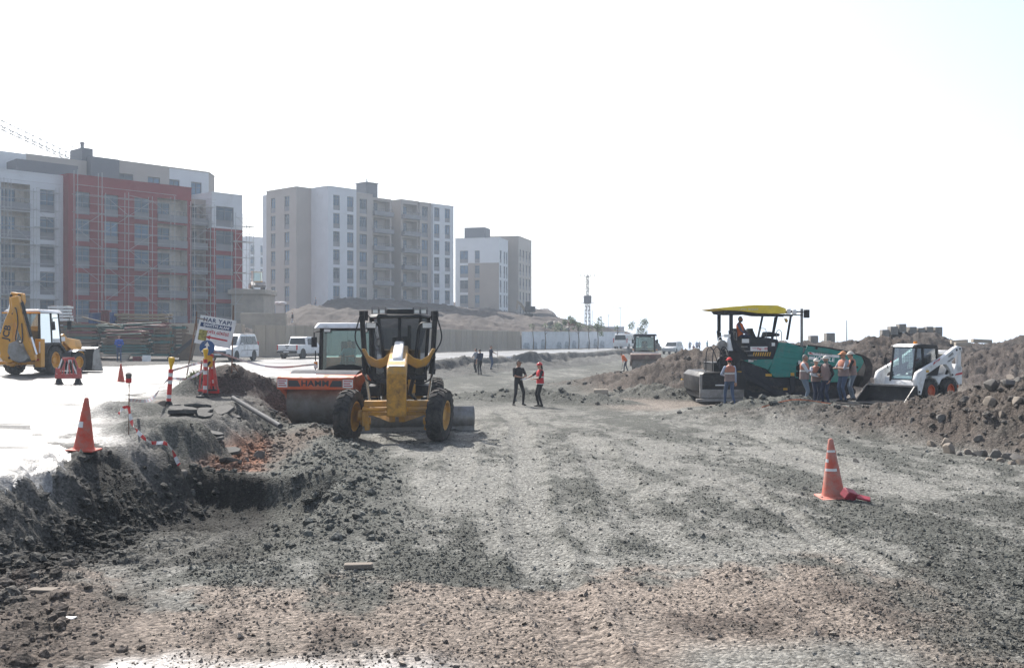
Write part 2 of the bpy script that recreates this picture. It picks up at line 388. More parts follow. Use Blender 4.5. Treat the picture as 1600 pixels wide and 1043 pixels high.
def soil(x, y, z):
    def mixc(c, k, w):
        w = w[..., None]; return c*(1-w) + np.array(CL[k])*w
    n1 = fbm(x, y, 1.3, 4, 110); n2 = fbm(x, y, 5, 3, 115)
    hf = fbm(x, y*.7, .17, 3, 116); g = gravel_w(x, y); g = .45*g + .55*ss(.2, .8, g+.8*hf)
    c = np.ones(x.shape+(3,))*np.array(CL['pale'])
    c = mixc(c, 'gravel', g)
    # sandy pink earth across the foreground, stepping in where the bed's gravel ends
    fy = 11.2 + 0.20*(x+1.5) + 1.5*n1 + .8*fbm(x, y, .4, 3, 118) + 0.9*np.clip(-(x+3), 0, 4)*0.6
    sand = 1-ss(-1.0, 0.8, y-fy); sand = sand*(1-ss(2.8, 5.6, x+0.6*n1))
    sand = .4*sand + .6*ss(.25, .75, sand+.45*fbm(x, y*.6, .3, 4, 117)*(sand > .01))
    c = mixc(c, 'sand', sand*0.95)
    c = mixc(c, 'brown', sand*ss(.1, .6, fbm(x, y*.5, .55, 4, 120)+0.25*n1)*0.7)
    # right, near: sandy wash between gravel streaks
    c = mixc(c, 'pale', (1-ss(8.9, 9.7, y+.3*n1))*ss(1.4, 1.9, x+.4*n1)*(1-ss(3.4, 4.0, x+.3*n1))*0.9)
    far = ss(33, 42, y+2*n1)
    c = mixc(c, 'gravel', far*ss(-.3, .3, fbm(x-0.2*y, y*.35, 3, 3, 125))*0.6)
    c = mixc(c, 'sand', ss(36, 39, y+1.5*n2)*ss(2.5, 5, x)*0.65*(1-ss(50, 60, y)))
    # left edge cut, shoulder
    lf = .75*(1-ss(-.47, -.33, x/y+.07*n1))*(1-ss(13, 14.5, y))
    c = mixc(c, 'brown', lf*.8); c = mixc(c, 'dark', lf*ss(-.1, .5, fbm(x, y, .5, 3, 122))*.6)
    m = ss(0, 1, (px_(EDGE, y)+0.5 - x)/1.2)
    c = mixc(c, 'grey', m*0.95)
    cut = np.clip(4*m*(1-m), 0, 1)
    c = mixc(c, 'brown', np.clip(cut*1.3, 0, 1)*0.9); c = mixc(c, 'dark', np.clip(cut*1.6, 0, 1)*ss(11, 12.5, y)*(1-ss(20, 22.5, y+.6*n1))*.92)  # bank blackened: damp soil, with the shade on it put into the colour
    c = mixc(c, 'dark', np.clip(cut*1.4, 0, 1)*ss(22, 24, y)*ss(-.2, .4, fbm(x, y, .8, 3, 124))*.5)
    c = mixc(c, 'red', ss(24.2, 21.5, y)*0 + ss(20.6, 21.6, y+.4*n1)*(1-ss(27, 30, y))*ss(-6.9, -6.2, x)*(1-ss(-5.2, -4.5, x+.3*n1))*0.95)
    # damp dark earth of the pit and its bank, their shade painted in with it
    pit = ss(-7.1, -6.6, x+.2*n1)*(1-ss(-3.5, -2.7, x+.5*n1))*ss(12.3, 13.4, y+.3*n1)*(1-ss(20.2, 21.2, y+.4*n1))
    c = mixc(c, 'dark', pit*(0.50+0.48*ss(15.8, 17.6, y+.3*n1)))  # darker at the back, where the wall's shade is painted into the soil
    c = mixc(c, 'dark', ridge(x, y, M8, 1.0, 1.3)*4*(ridge(x, y, M8, 1.0, 1.3) < .25) + (ridge(x, y, M8, 1.0, 1.3) >= .25)*.95)
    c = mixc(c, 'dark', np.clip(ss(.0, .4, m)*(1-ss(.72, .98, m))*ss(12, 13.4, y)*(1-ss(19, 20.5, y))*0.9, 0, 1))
    for pts, w, k, a in ((M1,4.0,'brown',.9),(M2,8,'hill',.85),(M2b,7,'hill',.9),(M3,4.8,'brown',.9),(M4,1.5,'gravel',.75),(M5,1.3,'gravel',.95),(M6,1.6,'gravel',.9),(M7,1,'gravel',.95),(M9,1.9,'grey',.8),(M10,1.2,'dark',.8),(M11,1,'gravel',.9),(M12,1.1,'gravel',.9),(M13,1,'gravel',.9),(M14,1.3,'hill',.9)):
        r = ridge(x, y, pts, w, 1.3); hm = max(p[2] for p in pts)
        c = mixc(c, k, ss(.02, .25, r/hm+.08*n1)*a)
    t = wall_d(x, y)
    hl = (t > 0)*(1-ss(14, 26, x-(y-150)*.35))
    c = mixc(c, 'hill', hl*0.95)
    c = mixc(c, 'sand', hl*ss(.2, .6, fbm(x, y, 9, 5, 130))*.5); c = mixc(c, 'dark', hl*ss(.05, .5, fbm(x, y*.6, 5, 5, 133))*.35)
    lft = ss(57, 62, y)*(1-ss(-30, -22, x))*(1-hl)
    c = mixc(c, 'hill', lft*.9)
    return np.clip(c*(1+0.22*n1[..., None]+0.12*n2[..., None]), 0.012, 0.8)

def wetness(x, y):
    wn_ = fbm(x, y*.8, .8, 5, 140)
    near = ss(0, .9, 9.2 + 0.6*wn_ - 0.10*np.abs(x+1.7) - y)*ss(-4.1, -3.3, x+.4*wn_)*(1-ss(-1.1, .2, x+.5*wn_))
    d = x-px_(ROADN, y); side = .85*(1-ss(.2, 2.6, d+1.1*wn_))*(d > -2)*(y < 60)*ss(17.6, 19.5, y)*ss(-.6, .2, wn_+.2)
    return np.clip(near+side, 0, 1)
def ground_material(name, wet=False):
    m = bpy.data.materials.new(name); m.use_nodes = True
    nt = m.node_tree; N = nt.nodes; Lk = nt.links; b = N['Principled BSDF']
    geo = N.new('ShaderNodeNewGeometry')
    at_ = N.new('ShaderNodeAttribute'); at_.attribute_name = 'soil'
    n1 = N.new('ShaderNodeTexNoise'); n1.inputs['Scale'].default_value = 14; n1.inputs['Detail'].default_value = 10; n1.inputs['Roughness'].default_value = .72
    n2 = N.new('ShaderNodeTexVoronoi'); n2.inputs['Scale'].default_value = 27; n2.inputs['Randomness'].default_value = 1
    for n in (n1, n2): Lk.new(geo.outputs['Position'], n.inputs['Vector'])
    r1 = N.new('ShaderNodeMapRange'); r1.inputs['From Min'].default_value = .3; r1.inputs['From Max'].default_value = .7; r1.inputs['To Min'].default_value = .42; r1.inputs['To Max'].default_value = 1.6
    Lk.new(n1.outputs['Fac'], r1.inputs['Value'])
    mx = N.new('ShaderNodeMix'); mx.data_type = 'RGBA'; mx.blend_type = 'MULTIPLY'; mx.inputs['Factor'].default_value = 1
    Lk.new(at_.outputs['Color'], mx.inputs['A']); Lk.new(r1.outputs[0], mx.inputs['B'])
    # stone-to-stone colour
    r2 = N.new('ShaderNodeMapRange'); r2.inputs['To Min'].default_value = .55; r2.inputs['To Max'].default_value = 1.5
    sx = N.new('ShaderNodeSeparateColor'); Lk.new(n2.outputs['Color'], sx.inputs[0]); Lk.new(sx.outputs[0], r2.inputs['Value'])
    mx2 = N.new('ShaderNodeMix'); mx2.data_type = 'RGBA'; mx2.blend_type = 'MULTIPLY'; mx2.inputs['Factor'].default_value = 1
    Lk.new(mx.outputs['Result'], mx2.inputs['A']); Lk.new(r2.outputs[0], mx2.inputs['B'])
    Lk.new(mx2.outputs['Result'], b.inputs['Base Color'])
    b.inputs['Roughness'].default_value = .95
    b.inputs['Specular IOR Level'].default_value = .25
    ad = N.new('ShaderNodeMath'); ad.operation = 'MULTIPLY_ADD'; ad.inputs[1].default_value = -.5
    Lk.new(n2.outputs['Distance'], ad.inputs[0]); Lk.new(n1.outputs['Fac'], ad.inputs[2])
    bp = N.new('ShaderNodeBump'); bp.inputs['Strength'].default_value = 1.0; bp.inputs['Distance'].default_value = .045
    Lk.new(ad.outputs[0], bp.inputs['Height']); Lk.new(bp.outputs[0], b.inputs['Normal'])
    if not wet:
        wa = N.new('ShaderNodeMapRange'); wa.inputs['To Min'].default_value = .95; wa.inputs['To Max'].default_value = .30
        Lk.new(at_.outputs['Alpha'], wa.inputs['Value']); Lk.new(wa.outputs[0], b.inputs['Roughness'])
        wb = N.new('ShaderNodeMapRange'); wb.inputs['To Min'].default_value = .25; wb.inputs['To Max'].default_value = .9
        Lk.new(at_.outputs['Alpha'], wb.inputs['Value']); Lk.new(wb.outputs[0], b.inputs['Specular IOR Level'])
        wc = N.new('ShaderNodeMapRange'); wc.inputs['To Min'].default_value = 1.0; wc.inputs['To Max'].default_value = .45
        Lk.new(at_.outputs['Alpha'], wc.inputs['Value']); Lk.new(wc.outputs[0], bp.inputs['Strength'])
    else:
        w1 = N.new('ShaderNodeTexNoise'); w1.inputs['Scale'].default_value = .35; w1.inputs['Detail'].default_value = 7; w1.inputs['Roughness'].default_value = .6
        mp = N.new('ShaderNodeMapping'); mp.inputs['Scale'].default_value = (.45, 1.3, 1)
        Lk.new(geo.outputs['Position'], mp.inputs['Vector']); Lk.new(mp.outputs[0], w1.inputs['Vector'])
        wr = N.new('ShaderNodeMapRange'); wr.inputs['From Min'].default_value = .47; wr.inputs['From Max'].default_value = .66; wr.inputs['To Min'].default_value = .32; wr.inputs['To Max'].default_value = .95
        Lk.new(w1.outputs['Fac'], wr.inputs['Value'])
        Lk.new(wr.outputs[0], b.inputs['Roughness']); b.inputs['Specular IOR Level'].default_value = .8
        bs = N.new('ShaderNodeMapRange'); bs.inputs['From Min'].default_value = .30; bs.inputs['From Max'].default_value = .52; bs.inputs['To Min'].default_value = .12; bs.inputs['To Max'].default_value = .35
        Lk.new(wr.outputs[0], bs.inputs['Value']); Lk.new(bs.outputs[0], bp.inputs['Strength'])
    return m

def fan_grid():
    ys = [6.4]
    while ys[-1] < 95:
        y = ys[-1]; ys.append(y + min(max(y*y/(2.8*1024)*0.95, 0.016), 0.16 if y < 45 else .24))
    while ys[-1] < 260: ys.append(ys[-1] + 0.55)
    while ys[-1] < 6000: ys.append(ys[-1]*1.06)
    inner = np.linspace(math.tan(R(-28.5)), math.tan(R(28.5)), 600)
    outer = np.tan(np.radians(np.linspace(29, 58, 34)))
    tans = np.concatenate([-outer[::-1], inner, outer])
    ys = np.array(ys)
    jit = (rng.random((len(ys), len(tans)))-.5)*0.0006
    X = ys[:, None]*(tans[None, :]+jit); Y = np.repeat(ys[:, None], len(tans), 1)
    return X, Y
def big_mesh(name, co, faces, col, material, smooth=True, alpha=None):
    me = bpy.data.meshes.new(name); nv = len(co); nf, k = faces.shape
    me.vertices.add(nv); me.vertices.foreach_set('co', co.astype(np.float32).ravel())
    me.loops.add(nf*k); me.loops.foreach_set('vertex_index', faces.astype(np.int32).ravel())
    me.polygons.add(nf); me.polygons.foreach_set('loop_start', np.arange(0, nf*k, k, dtype=np.int32))
    me.update(calc_edges=True)
    me.polygons.foreach_set('use_smooth', np.full(nf, smooth))
    if col is not None:
        ca = me.color_attributes.new('soil', 'FLOAT_COLOR', 'POINT')
        ca.data.foreach_set('color', np.concatenate([col, np.zeros((nv, 1)) if alpha is None else alpha[:, None]], 1).astype(np.float32).ravel())
    me.materials.append(material); me.update()
    return me
GX, GY = fan_grid()
GZ = terrain(GX, GY)
ROADM = road_mask(GX, GY)
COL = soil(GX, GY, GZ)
nr, nc = GX.shape
idx = np.arange(nr*nc).reshape(nr, nc)
quads = np.stack([idx[:-1, :-1], idx[:-1, 1:], idx[1:, 1:], idx[1:, :-1]], -1).reshape(-1, 4)
qroad = (ROADM[:-1, :-1] + ROADM[1:, 1:] + ROADM[:-1, 1:] + ROADM[1:, :-1]).reshape(-1) >= 2
WET = wetness(GX, GY).reshape(-1)
COL = COL*(1-WET.reshape(nr, nc, 1)*.9) + WET.reshape(nr, nc, 1)*.9*np.array((.30,.295,.285))
CO = np.stack([GX, GY, GZ], -1).reshape(-1, 3); COLF = COL.reshape(-1, 3)
def submesh(name, sel, col, material):
    f = quads[sel]; u, inv = np.unique(f, return_inverse=True)
    return big_mesh(name, CO[u], inv.reshape(f.shape), col[u], material, True, WET[u])
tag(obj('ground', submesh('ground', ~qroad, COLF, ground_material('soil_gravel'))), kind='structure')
asph = np.clip(np.array((.115,.113,.109))*(1+.5*fbm(GX, GY, 3, 3, 150)[..., None]-.6*ss(.05,.5,fbm(GX*.35, GY*1.2, 1.6, 4, 152))[..., None]), .02, .3).reshape(-1, 3)
tag(obj('road', submesh('road', qroad, asph, ground_material('wet_asphalt', True))), kind='structure')

def tz(x, y):
    return float(terrain(np.array([float(x)]), np.array([float(y)]))[0])

# ------------------------------------------------------------------ loose stones
ICO_V = None
def stone_templates(k=6):
    out = []
    for s in range(k):
        bm = bmesh.new(); bmesh.ops.create_icosphere(bm, subdivisions=1, radius=1)
        r_ = random.Random(s)
        V = np.array([v.co[:] for v in bm.verts]); F = np.array([[v.index for v in f.verts] for f in bm.faces])
        V = V*np.array([1, r_.uniform(.6, .95), r_.uniform(.45, .75)])
        V = V*(1+np.array([[r_.uniform(-.28, .28)] for _ in V]))
        # a few flat facets
        for _ in range(3):
            n = Vector((r_.gauss(0, 1), r_.gauss(0, 1), r_.gauss(0, 1))).normalized(); n = np.array(n[:])
            d = V@n; lim = r_.uniform(.45, .7); V = V - np.clip(d-lim, 0, None)[:, None]*n
        out.append((V, F)); bm.free()
    return out
ST = stone_templates()
def octa_templates(k=6):
    out = []
    F = np.array([(0,2,4),(2,1,4),(1,3,4),(3,0,4),(2,0,5),(1,2,5),(3,1,5),(0,3,5)])
    for s in range(k):
        r_ = random.Random(50+s)
        V = np.array([(1,0,0),(-1,0,0),(0,1,0),(0,-1,0),(0,0,1),(0,0,-1)], float)
        V = V*np.array([1, r_.uniform(.6,1), r_.uniform(.5,.8)]) + np.array([[r_.uniform(-.3,.3) for _ in range(3)] for _ in V])
        out.append((V, F))
    return out
OT = octa_templates()
def scatter(name, x, y, size, tmpl, material, label, cat, colf, sink=.25):
    z = terrain(x, y); n = len(x)
    base = colf(x, y, z)
    ks = rng.integers(0, len(tmpl), n); Vs, Fs, Cs = [], [], []; off = 0
    for k, (V, F) in enumerate(tmpl):
        s = np.where(ks == k)[0]
        if not len(s): continue
        a = rng.random(len(s))*2*np.pi; ca, sa = np.cos(a), np.sin(a)
        tl = (rng.random(len(s))-.5)*1.1
        P = V[None]*size[s][:, None, None]
        px = P[..., 0]*np.cos(tl)[:, None] - P[..., 2]*np.sin(tl)[:, None]; pz = P[..., 0]*np.sin(tl)[:, None] + P[..., 2]*np.cos(tl)[:, None]
        X = px*ca[:, None]-P[..., 1]*sa[:, None]+x[s][:, None]; Y = px*sa[:, None]+P[..., 1]*ca[:, None]+y[s][:, None]
        Z = pz + (z[s]+size[s]*sink)[:, None]
        Vs.append(np.stack([X, Y, Z], -1).reshape(-1, 3))
        Fs.append((F[None]+(np.arange(len(s))*len(V))[:, None, None]+off).reshape(-1, 3)); off += len(s)*len(V)
        cc = base[s]*(0.75+0.7*rng.random(len(s)))[:, None]
        Cs.append(np.repeat(cc, len(V), 0))
    me = big_mesh(name, np.concatenate(Vs), np.concatenate(Fs), np.clip(np.concatenate(Cs), .015, .6), material, False)
    return tag(obj(name, me), label, cat, kind='stuff')
def pick(n, wfun, ylo, yhi, tan=0.58):
    """sample points in the view wedge, denser near by, thinned by a weight"""
    v = rng.random(n); y = 1/(1/ylo+(1/yhi-1/ylo)*v); x = (rng.random(n)*2-1)*tan*y
    k = rng.random(n) < wfun(x, y)
    return x[k], y[k]
stone_m = ground_material('loose_stone')
def w_bed(x, y):
    m = ss(0, 1, (px_(EDGE, y)+.6-x)/1.2)
    g = gravel_w(x, y)
    fy = 11.3+.2*(x+1.5)+.9*np.clip(-(x+3), 0, 4)*.6
    sand = (1-ss(-.9, .7, y-fy))*(1-ss(2.8, 5.6, x))
    w = (0.12+0.88*g)*(1-.72*sand)*(1-m)
    w = w*(1-.85*(1-ss(8.9, 9.6, y))*ss(1.4, 1.9, x)*(1-ss(3.4, 4.0, x)))
    return w*(1-.6*wetness(x, y))
x, y = pick(125000, w_bed, 7.6, 30); s = np.exp(rng.normal(math.log(.0118), .45, len(x)))
s = np.clip(s, .006, .06)*(0.8+0.2*y/12)
stone_col = lambda x, y, z: soil(x, y, z)*0.8 + np.array((.042, .042, .039))
scatter('gravel', x, y, s, OT, stone_m, 'loose grey crushed gravel strewn over the graded road bed', 'gravel', stone_col)
def heaps(x, y):
    w = np.zeros_like(x)
    for pts, wd, a in ((M1,4.0,1),(M2,7,.25),(M2b,6.5,.3),(M3,4.6,.6),(M4,1.3,.4),(M5,1.5,1),(M6,1.6,1),(M7,1.1,1),(M9,1.9,.5),(M10,1.2,.4),(M14,1.3,1)):
        w = np.maximum(w, a*np.clip(ridge(x, y, pts, wd, 1.2)/max(p[2] for p in pts)*1.8, 0, 1))
    m = ss(0, 1, (px_(EDGE, y)+.5-x)/1.2); w = np.maximum(w, 1.0*np.clip(6*m*(1-m), 0, 1))
    return w
x, y = pick(80000, heaps, 10, 75); s = np.clip(np.exp(rng.normal(math.log(.034), .60, len(x))), .012, .15)*(0.7+0.3*y/25)
scatter('rubble', x, y, s, ST, stone_m, 'broken stones and clods lying over the spoil heaps and cut bank', 'rubble', stone_col)

def bank_w(x, y):
    m = ss(0, 1, (px_(EDGE, y)+.8-x)/2.0); k = np.clip(5*m*(1-m), 0, 1)*(y < 34)
    return np.maximum(k, .10*(x/y < -.36)*(y < 13.5)*(y > 8)*(x > px_(EDGE, y)))
x, y = pick(26000, bank_w, 8, 34, .62); s = np.clip(np.exp(rng.normal(math.log(.036), .55, len(x))), .015, .15)
scatter('earth_clods', x, y, s, ST, stone_m, 'dark damp clods crumbled down the cut bank at left', 'clods', lambda x, y, z: soil(x, y, z)*.95+.004, sink=.1)

# ================================================================== BUILDINGS
m_white = mat('render_white', (.64,.65,.67), .85, dirt=.12, dcol=(.5,.49,.48), scale=.35, var=.05)
m_red = mat('render_red', (.215,.003,.012), .8, dirt=.08, dcol=(.36,.14,.13), scale=.35, var=.10)
m_beige = mat('render_beige', (.41,.365,.33), .85, dirt=.1, dcol=(.40,.34,.29), scale=.35, var=.05)
m_taupe = mat('render_taupe', (.34,.29,.255), .85, scale=.3, var=.06)
m_dgrey = mat('render_dark_grey', (.14,.145,.165), .8, scale=.3, var=.08)
m_apron = mat('apron_grey', (.22,.22,.235), .7, scale=1, var=.08)
m_frame = mat('window_frame_grey', (.16,.165,.18), .5)
m_glass = mat('window_glass', (.045,.09,.15), .06, ior=1.5, scale=.8, var=.3)  # base colour carries the blue of the reflected sky
gn = m_glass.node_tree; oi = gn.nodes.new('ShaderNodeObjectInfo'); hv_ = gn.nodes.new('ShaderNodeHueSaturation'); gb = gn.nodes['Principled BSDF']
mr_ = gn.nodes.new('ShaderNodeMapRange'); mr_.inputs['To Min'].default_value = .45; mr_.inputs['To Max'].default_value = 1.9; gn.links.new(oi.outputs['Random'], mr_.inputs['Value']); gn.links.new(mr_.outputs[0], hv_.inputs['Value'])
lk_ = gb.inputs['Base Color'].links[0]; src_ = lk_.from_socket; gn.links.new(src_, hv_.inputs['Color']); gn.links.new(hv_.outputs[0], gb.inputs['Base Color'])
m_roof = mat('roof_membrane', (.2,.2,.2), .9)
m_int = mat('balcony_back', (.55,.50,.44), .85)
_wm = {}
def window(parent, p, ang, z, w, h, apron=0.0, rec=.16):
    """frame mesh with pane (and apron panel) as sub-parts; z = bottom of the glass, centre bottom at p"""
    k = (round(w, 2), round(h, 2), round(apron, 2), rec)
    if k not in _wm:
        f = MB(); t = .07
        f.bx(-w/2, w/2, rec-.05, rec+.05, 0, t); f.bx(-w/2, w/2, rec-.05, rec+.05, h-t, h)
        f.bx(-w/2, -w/2+t, rec-.05, rec+.05, t, h-t); f.bx(w/2-t, w/2, rec-.05, rec+.05, t, h-t)
        if w > 1.05: f.bx(-.04, .04, rec-.05, rec+.05, t, h-t)
        f.bx(-w/2+t, w/2-t, rec-.04, rec+.04, h*.68, h*.68+.06)
        g = MB(); g.bx(-w/2+.02, w/2-.02, rec+.005, rec+.03, .02, h-.02)
        a = None
        if apron:
            a = MB(); a.bx(-w/2, w/2, rec-.09, rec+.06, -apron, -.005); a.bx(-w/2, w/2, rec-.13, rec-.085, -.07, -.008)
            a = a.mesh('apron_panel', m_apron, smooth=0)
        _wm[k] = (f.mesh('window', m_frame, smooth=0), g.mesh('pane', m_glass, smooth=0), a)
    f, g, a = _wm[k]
    o = obj('window', f, parent, (p[0], p[1], z), (0, 0, ang))
    obj('pane', g, o)
    if a: obj('apron_panel', a, o)
    return o
def wall_piece(mb, p, q, z0, z1, ops, mfn, depth=.3, back_m=None):
    """one straight wall from p to q (outward on the right) with real openings; ops = (a0,a1,z0,z1,depth or None)"""
    p, q = Vector(p), Vector(q); L = (q-p).length; d = (q-p)/L; n = Vector((-d.y, d.x))      # inward
    xs = sorted({0, L} | {o[0] for o in ops} | {o[1] for o in ops}); zs = sorted({z0, z1} | {o[2] for o in ops} | {o[3] for o in ops} | set(ZCUT))
    zs = [z for z in zs if z0 <= z <= z1]; xs = [x for x in xs if 0 <= x <= L]
    P = lambda a, z, b=0: (p.x+d.x*a+n.x*b, p.y+d.y*a+n.y*b, z)
    for i in range(len(xs)-1):
        for j in range(len(zs)-1):
            cx, cz = (xs[i]+xs[i+1])/2, (zs[j]+zs[j+1])/2
            if any(o[0] < cx < o[1] and o[2] < cz < o[3] for o in ops): continue
            mb.poly([P(xs[i], zs[j]), P(xs[i+1], zs[j]), P(xs[i+1], zs[j+1]), P(xs[i], zs[j+1])], mfn(cx, cz))
    for o in ops:
        a0, a1, b0, b1 = o[:4]; dp = o[4] if len(o) > 4 and o[4] else depth
        m = mfn((a0+a1)/2, b1+.05)
        if len(o) > 5: m = o[5]
        mb.poly([P(a0, b0), P(a0, b0, dp), P(a0, b1, dp), P(a0, b1)], m)
        mb.poly([P(a1, b0), P(a1, b1), P(a1, b1, dp), P(a1, b0, dp)], m)
        mb.poly([P(a0, b1), P(a0, b1, dp), P(a1, b1, dp), P(a1, b1)], m)
        mb.poly([P(a0, b0), P(a1, b0), P(a1, b0, dp), P(a0, b0, dp)], m)
        if dp > .6: mb.poly([P(a0, b0, dp), P(a1, b0, dp), P(a1, b1, dp), P(a0, b1, dp)], m)
ZCUT = []
_bal = {}
def balcony(parent, p, ang, z, w, out, name='balcony', hgt=.62):
    k = (round(w, 1), round(out, 1), hgt)
    if k not in _bal:
        b = MB(); b.bx(-w/2, w/2, -out, .0, -.16, 0)
        b.bx(-w/2, w/2, -out, -out+.1, 0, hgt)
        if out > .3:
            b.bx(-w/2, -w/2+.1, -out+.1, 0, 0, hgt); b.bx(w/2-.1, w/2, -out+.1, 0, 0, hgt)
        r = MB(); y = -out+.05
        r.tube([(-w/2+.05, 0, hgt+.42), (-w/2+.05, y, hgt+.42), (w/2-.05, y, hgt+.42), (w/2-.05, 0, hgt+.42)], .03, 6)
        n = max(3, int(w/.45))
        for i in range(n+1):
            x = -w/2+.05+(w-.1)*i/n; r.cyl((x, y, hgt), (x, y, hgt+.42), .016, n=5)
        _bal[k] = (b.mesh('balcony', m_apron, smooth=0), r.mesh('railing', m_frame, smooth=0))
    o = obj(name, _bal[k][0], parent, (p[0], p[1], z), (0, 0, ang)); obj('railing', _bal[k][1], o)
    return o
def block(parent, name, poly, z0, z1, walls, mats, mfn=lambda e: (lambda a, z: 0), cap=True):
    """closed block: poly CCW in plan, walls = {edge index: openings}"""
    mb = MB()
    n = len(poly)
    for i in range(n): wall_piece(mb, poly[i], poly[(i+1) % n], z0, z1, walls.get(i, []), mfn(i))
    if cap:
        mb.poly([(x, y, z1-.02) for x, y in poly], len(mats)-1)
    return mb.build(name, mats, parent, smooth=0, recalc=False)
def parapet(parent, poly, z, mats, t=.25, h=.12, o=.06):
    mb = MB(); n = len(poly)
    for i in range(n):
        p, q = Vector(poly[i]), Vector(poly[(i+1) % n]); d = (q-p).normalized(); nn = Vector((d.y, -d.x))
        a = p+nn*o-d*o*0; b = q+nn*o
        mb.prism([tuple(a), tuple(b), tuple(q-nn*t), tuple(p-nn*t)], 'z', z-.03, z+h)
    return mb.build('parapet', mats, parent, smooth=0)
ANG = math.atan2(AU.y, AU.x)
def solve_a(px, X0, Y0, u): r = (px-800)/1600; return (r*Y0-X0)/(u[0]-u[1]*r)

# ---------------------------------------------------------------- block A: red and white, scaffolded
bA = thing('apartment_building', 'white and dark red apartment block wrapped in scaffolding at far left', 'building', (A0[0], A0[1], 0), ANG, 'apartment blocks on the hill')
sA = lambda px, b=0: solve_a(px, A0[0]-AU.y*b, A0[1]+AU.x*b, AU)
ROWS = [18.62-3.0*k for k in range(6)]                    # window tops
WH, AP = 1.72, .78
def cols(spans, z1=ROWS, depth=.3):
    return [(a0, a1, zt-WH-AP, zt, depth) for (a0, a1) in spans for zt in z1]
# red slab in front
red_a1 = sA(299)
rc = [(sA(118), sA(140.5)), (sA(163), sA(185)), (sA(210), sA(233.5))]
bay = (sA(246), sA(292.5))
ops = cols(rc) + [(bay[0], bay[1], zt-2.35, zt+.25, 1.5, 1) for zt in ROWS]
block(bA, 'red_wall', [(0,0),(red_a1,0),(red_a1,12),(0,12)], -1, 20.4, {0: ops}, [m_red, m_int, m_roof])
parapet(bA, [(0,0),(red_a1,0),(red_a1,12),(0,12)], 20.4, [m_red])
for zt in ROWS:
    for (a0, a1) in rc: window(bA, ((a0+a1)/2, 0), 0, zt-WH, a1-a0-.04, WH-.03, AP)
    c = (bay[0]+bay[1])/2; w = bay[1]-bay[0]
    window(bA, (bay[0]+1.35, 1.5-.2), 0, zt-2.3, 1.9, 2.2, 0, rec=.12)
    balcony(bA, (c, 0), 0, zt-2.35, w-.04, .12, hgt=.7)
# recessed grey bay and right-hand wing
g0, g1 = red_a1, sA(331, 0)
w1 = sA(378.5)
GR = [(g0+.25, g1-.35, zt-2.35, zt+.1, 1.2, 0) for zt in ROWS]
block(bA, 'grey_wall', [(g0,1.4),(g1,1.4),(g1,12),(g0,12)], -1, 19.4, {0: [(.2, g1-g0-.3, zt-2.3, zt+.15, .9, 0) for zt in ROWS]}, [m_taupe, m_roof])
for zt in ROWS:
    window(bA, ((g0+g1)/2, 2.1), 0, zt-2.2, 1.2, 2.1, 0, rec=.12)
    balcony(bA, ((g0+g1)/2-.02, 1.4), 0, zt-2.35, g1-g0-.45, .9, hgt=.7)
rw = (sA(337.5), sA(365))
ZCUT = [15.9]
block(bA, 'wing_wall', [(g1,0),(w1,0),(w1,12),(g1,12)], -1, 20.2, {0: [(rw[0]-g1, rw[1]-g1, zt-WH-AP, zt, .3) for zt in ROWS]}, [m_white, m_red, m_roof], lambda e: (lambda a, z: 1 if z < 15.9 else 0))
ZCUT = []
parapet(bA, [(g1,0),(w1,0),(w1,12),(g1,12)], 20.2, [m_white])
for zt in ROWS: window(bA, ((rw[0]+rw[1])/2, 0), 0, zt-WH, rw[1]-rw[0]-.04, WH-.03, AP)
# white left wing, set back
L0 = -16.0
lb = (sA(1.5, 1.3), sA(47, 1.3)); lw = (sA(62.5, 1.3), sA(85.5, 1.3)); lx = (lb[0]-3.6, lb[0]-1.6)
ops = [(lb[0]-L0, lb[1]-L0, zt-2.35, zt+.35, 1.5, 1) for zt in ROWS] + [(c0-L0, c1-L0, zt-WH-AP, zt, .3) for (c0, c1) in (lw, lx) for zt in ROWS]
block(bA, 'white_wall', [(L0,1.3),(0,1.3),(0,12),(L0,12)], -1, 20.25, {0: ops}, [m_white, m_int, m_roof])
parapet(bA, [(L0,1.3),(-.05,1.3),(-.05,12),(L0,12)], 20.25, [m_white])
for zt in ROWS:
    for (c0, c1) in (lw, lx): window(bA, ((c0+c1)/2, 1.3), 0, zt-WH, c1-c0-.04, WH-.03, AP)
    window(bA, (lb[0]+1.05, 2.6), 0, zt-2.3, 1.9, 2.2, 0, rec=.12)
    balcony(bA, ((lb[0]+lb[1])/2, 1.3), 0, zt-2.35, lb[1]-lb[0]-.04, .12, hgt=.7)
# set-back upper storeys and stair heads
pb = 8.0; p0, p1, p2 = sA(173, pb), sA(260, pb), sA(326, pb)
pw = [(sA(181, pb), sA(208, pb)), (sA(231, pb), sA(250, pb)), (sA(264.5, pb), sA(280.5, pb)), (sA(298.5, pb), sA(315, pb))]
block(bA, 'upper_wall', [(p0,pb),(p2,pb),(p2+2.4,pb+2.5),(p2+2.4,16),(p0,16)], 20, 24.0, {0: [(a-p0, b-p0, 20.45, 22.55, .3) for a, b in pw]}, [m_beige, m_white, m_roof], lambda e: (lambda a, z: 1 if (e == 0 and a > p1-p0) else 0))
parapet(bA, [(p0,pb),(p2,pb),(p2+2.4,pb+2.5),(p2+2.4,16),(p0,16)], 24.0, [m_beige])
for a, b in pw: window(bA, ((a+b)/2, pb), 0, 20.5, b-a-.04, 2.0)
q0, q1 = sA(134, 9), sA(173, 9)
block(bA, 'stair_head', [(q0,7.6),(q1+.4,7.6),(q1+.4,14),(q0,14)], 20, 24.1, {}, [m_dgrey, m_roof])
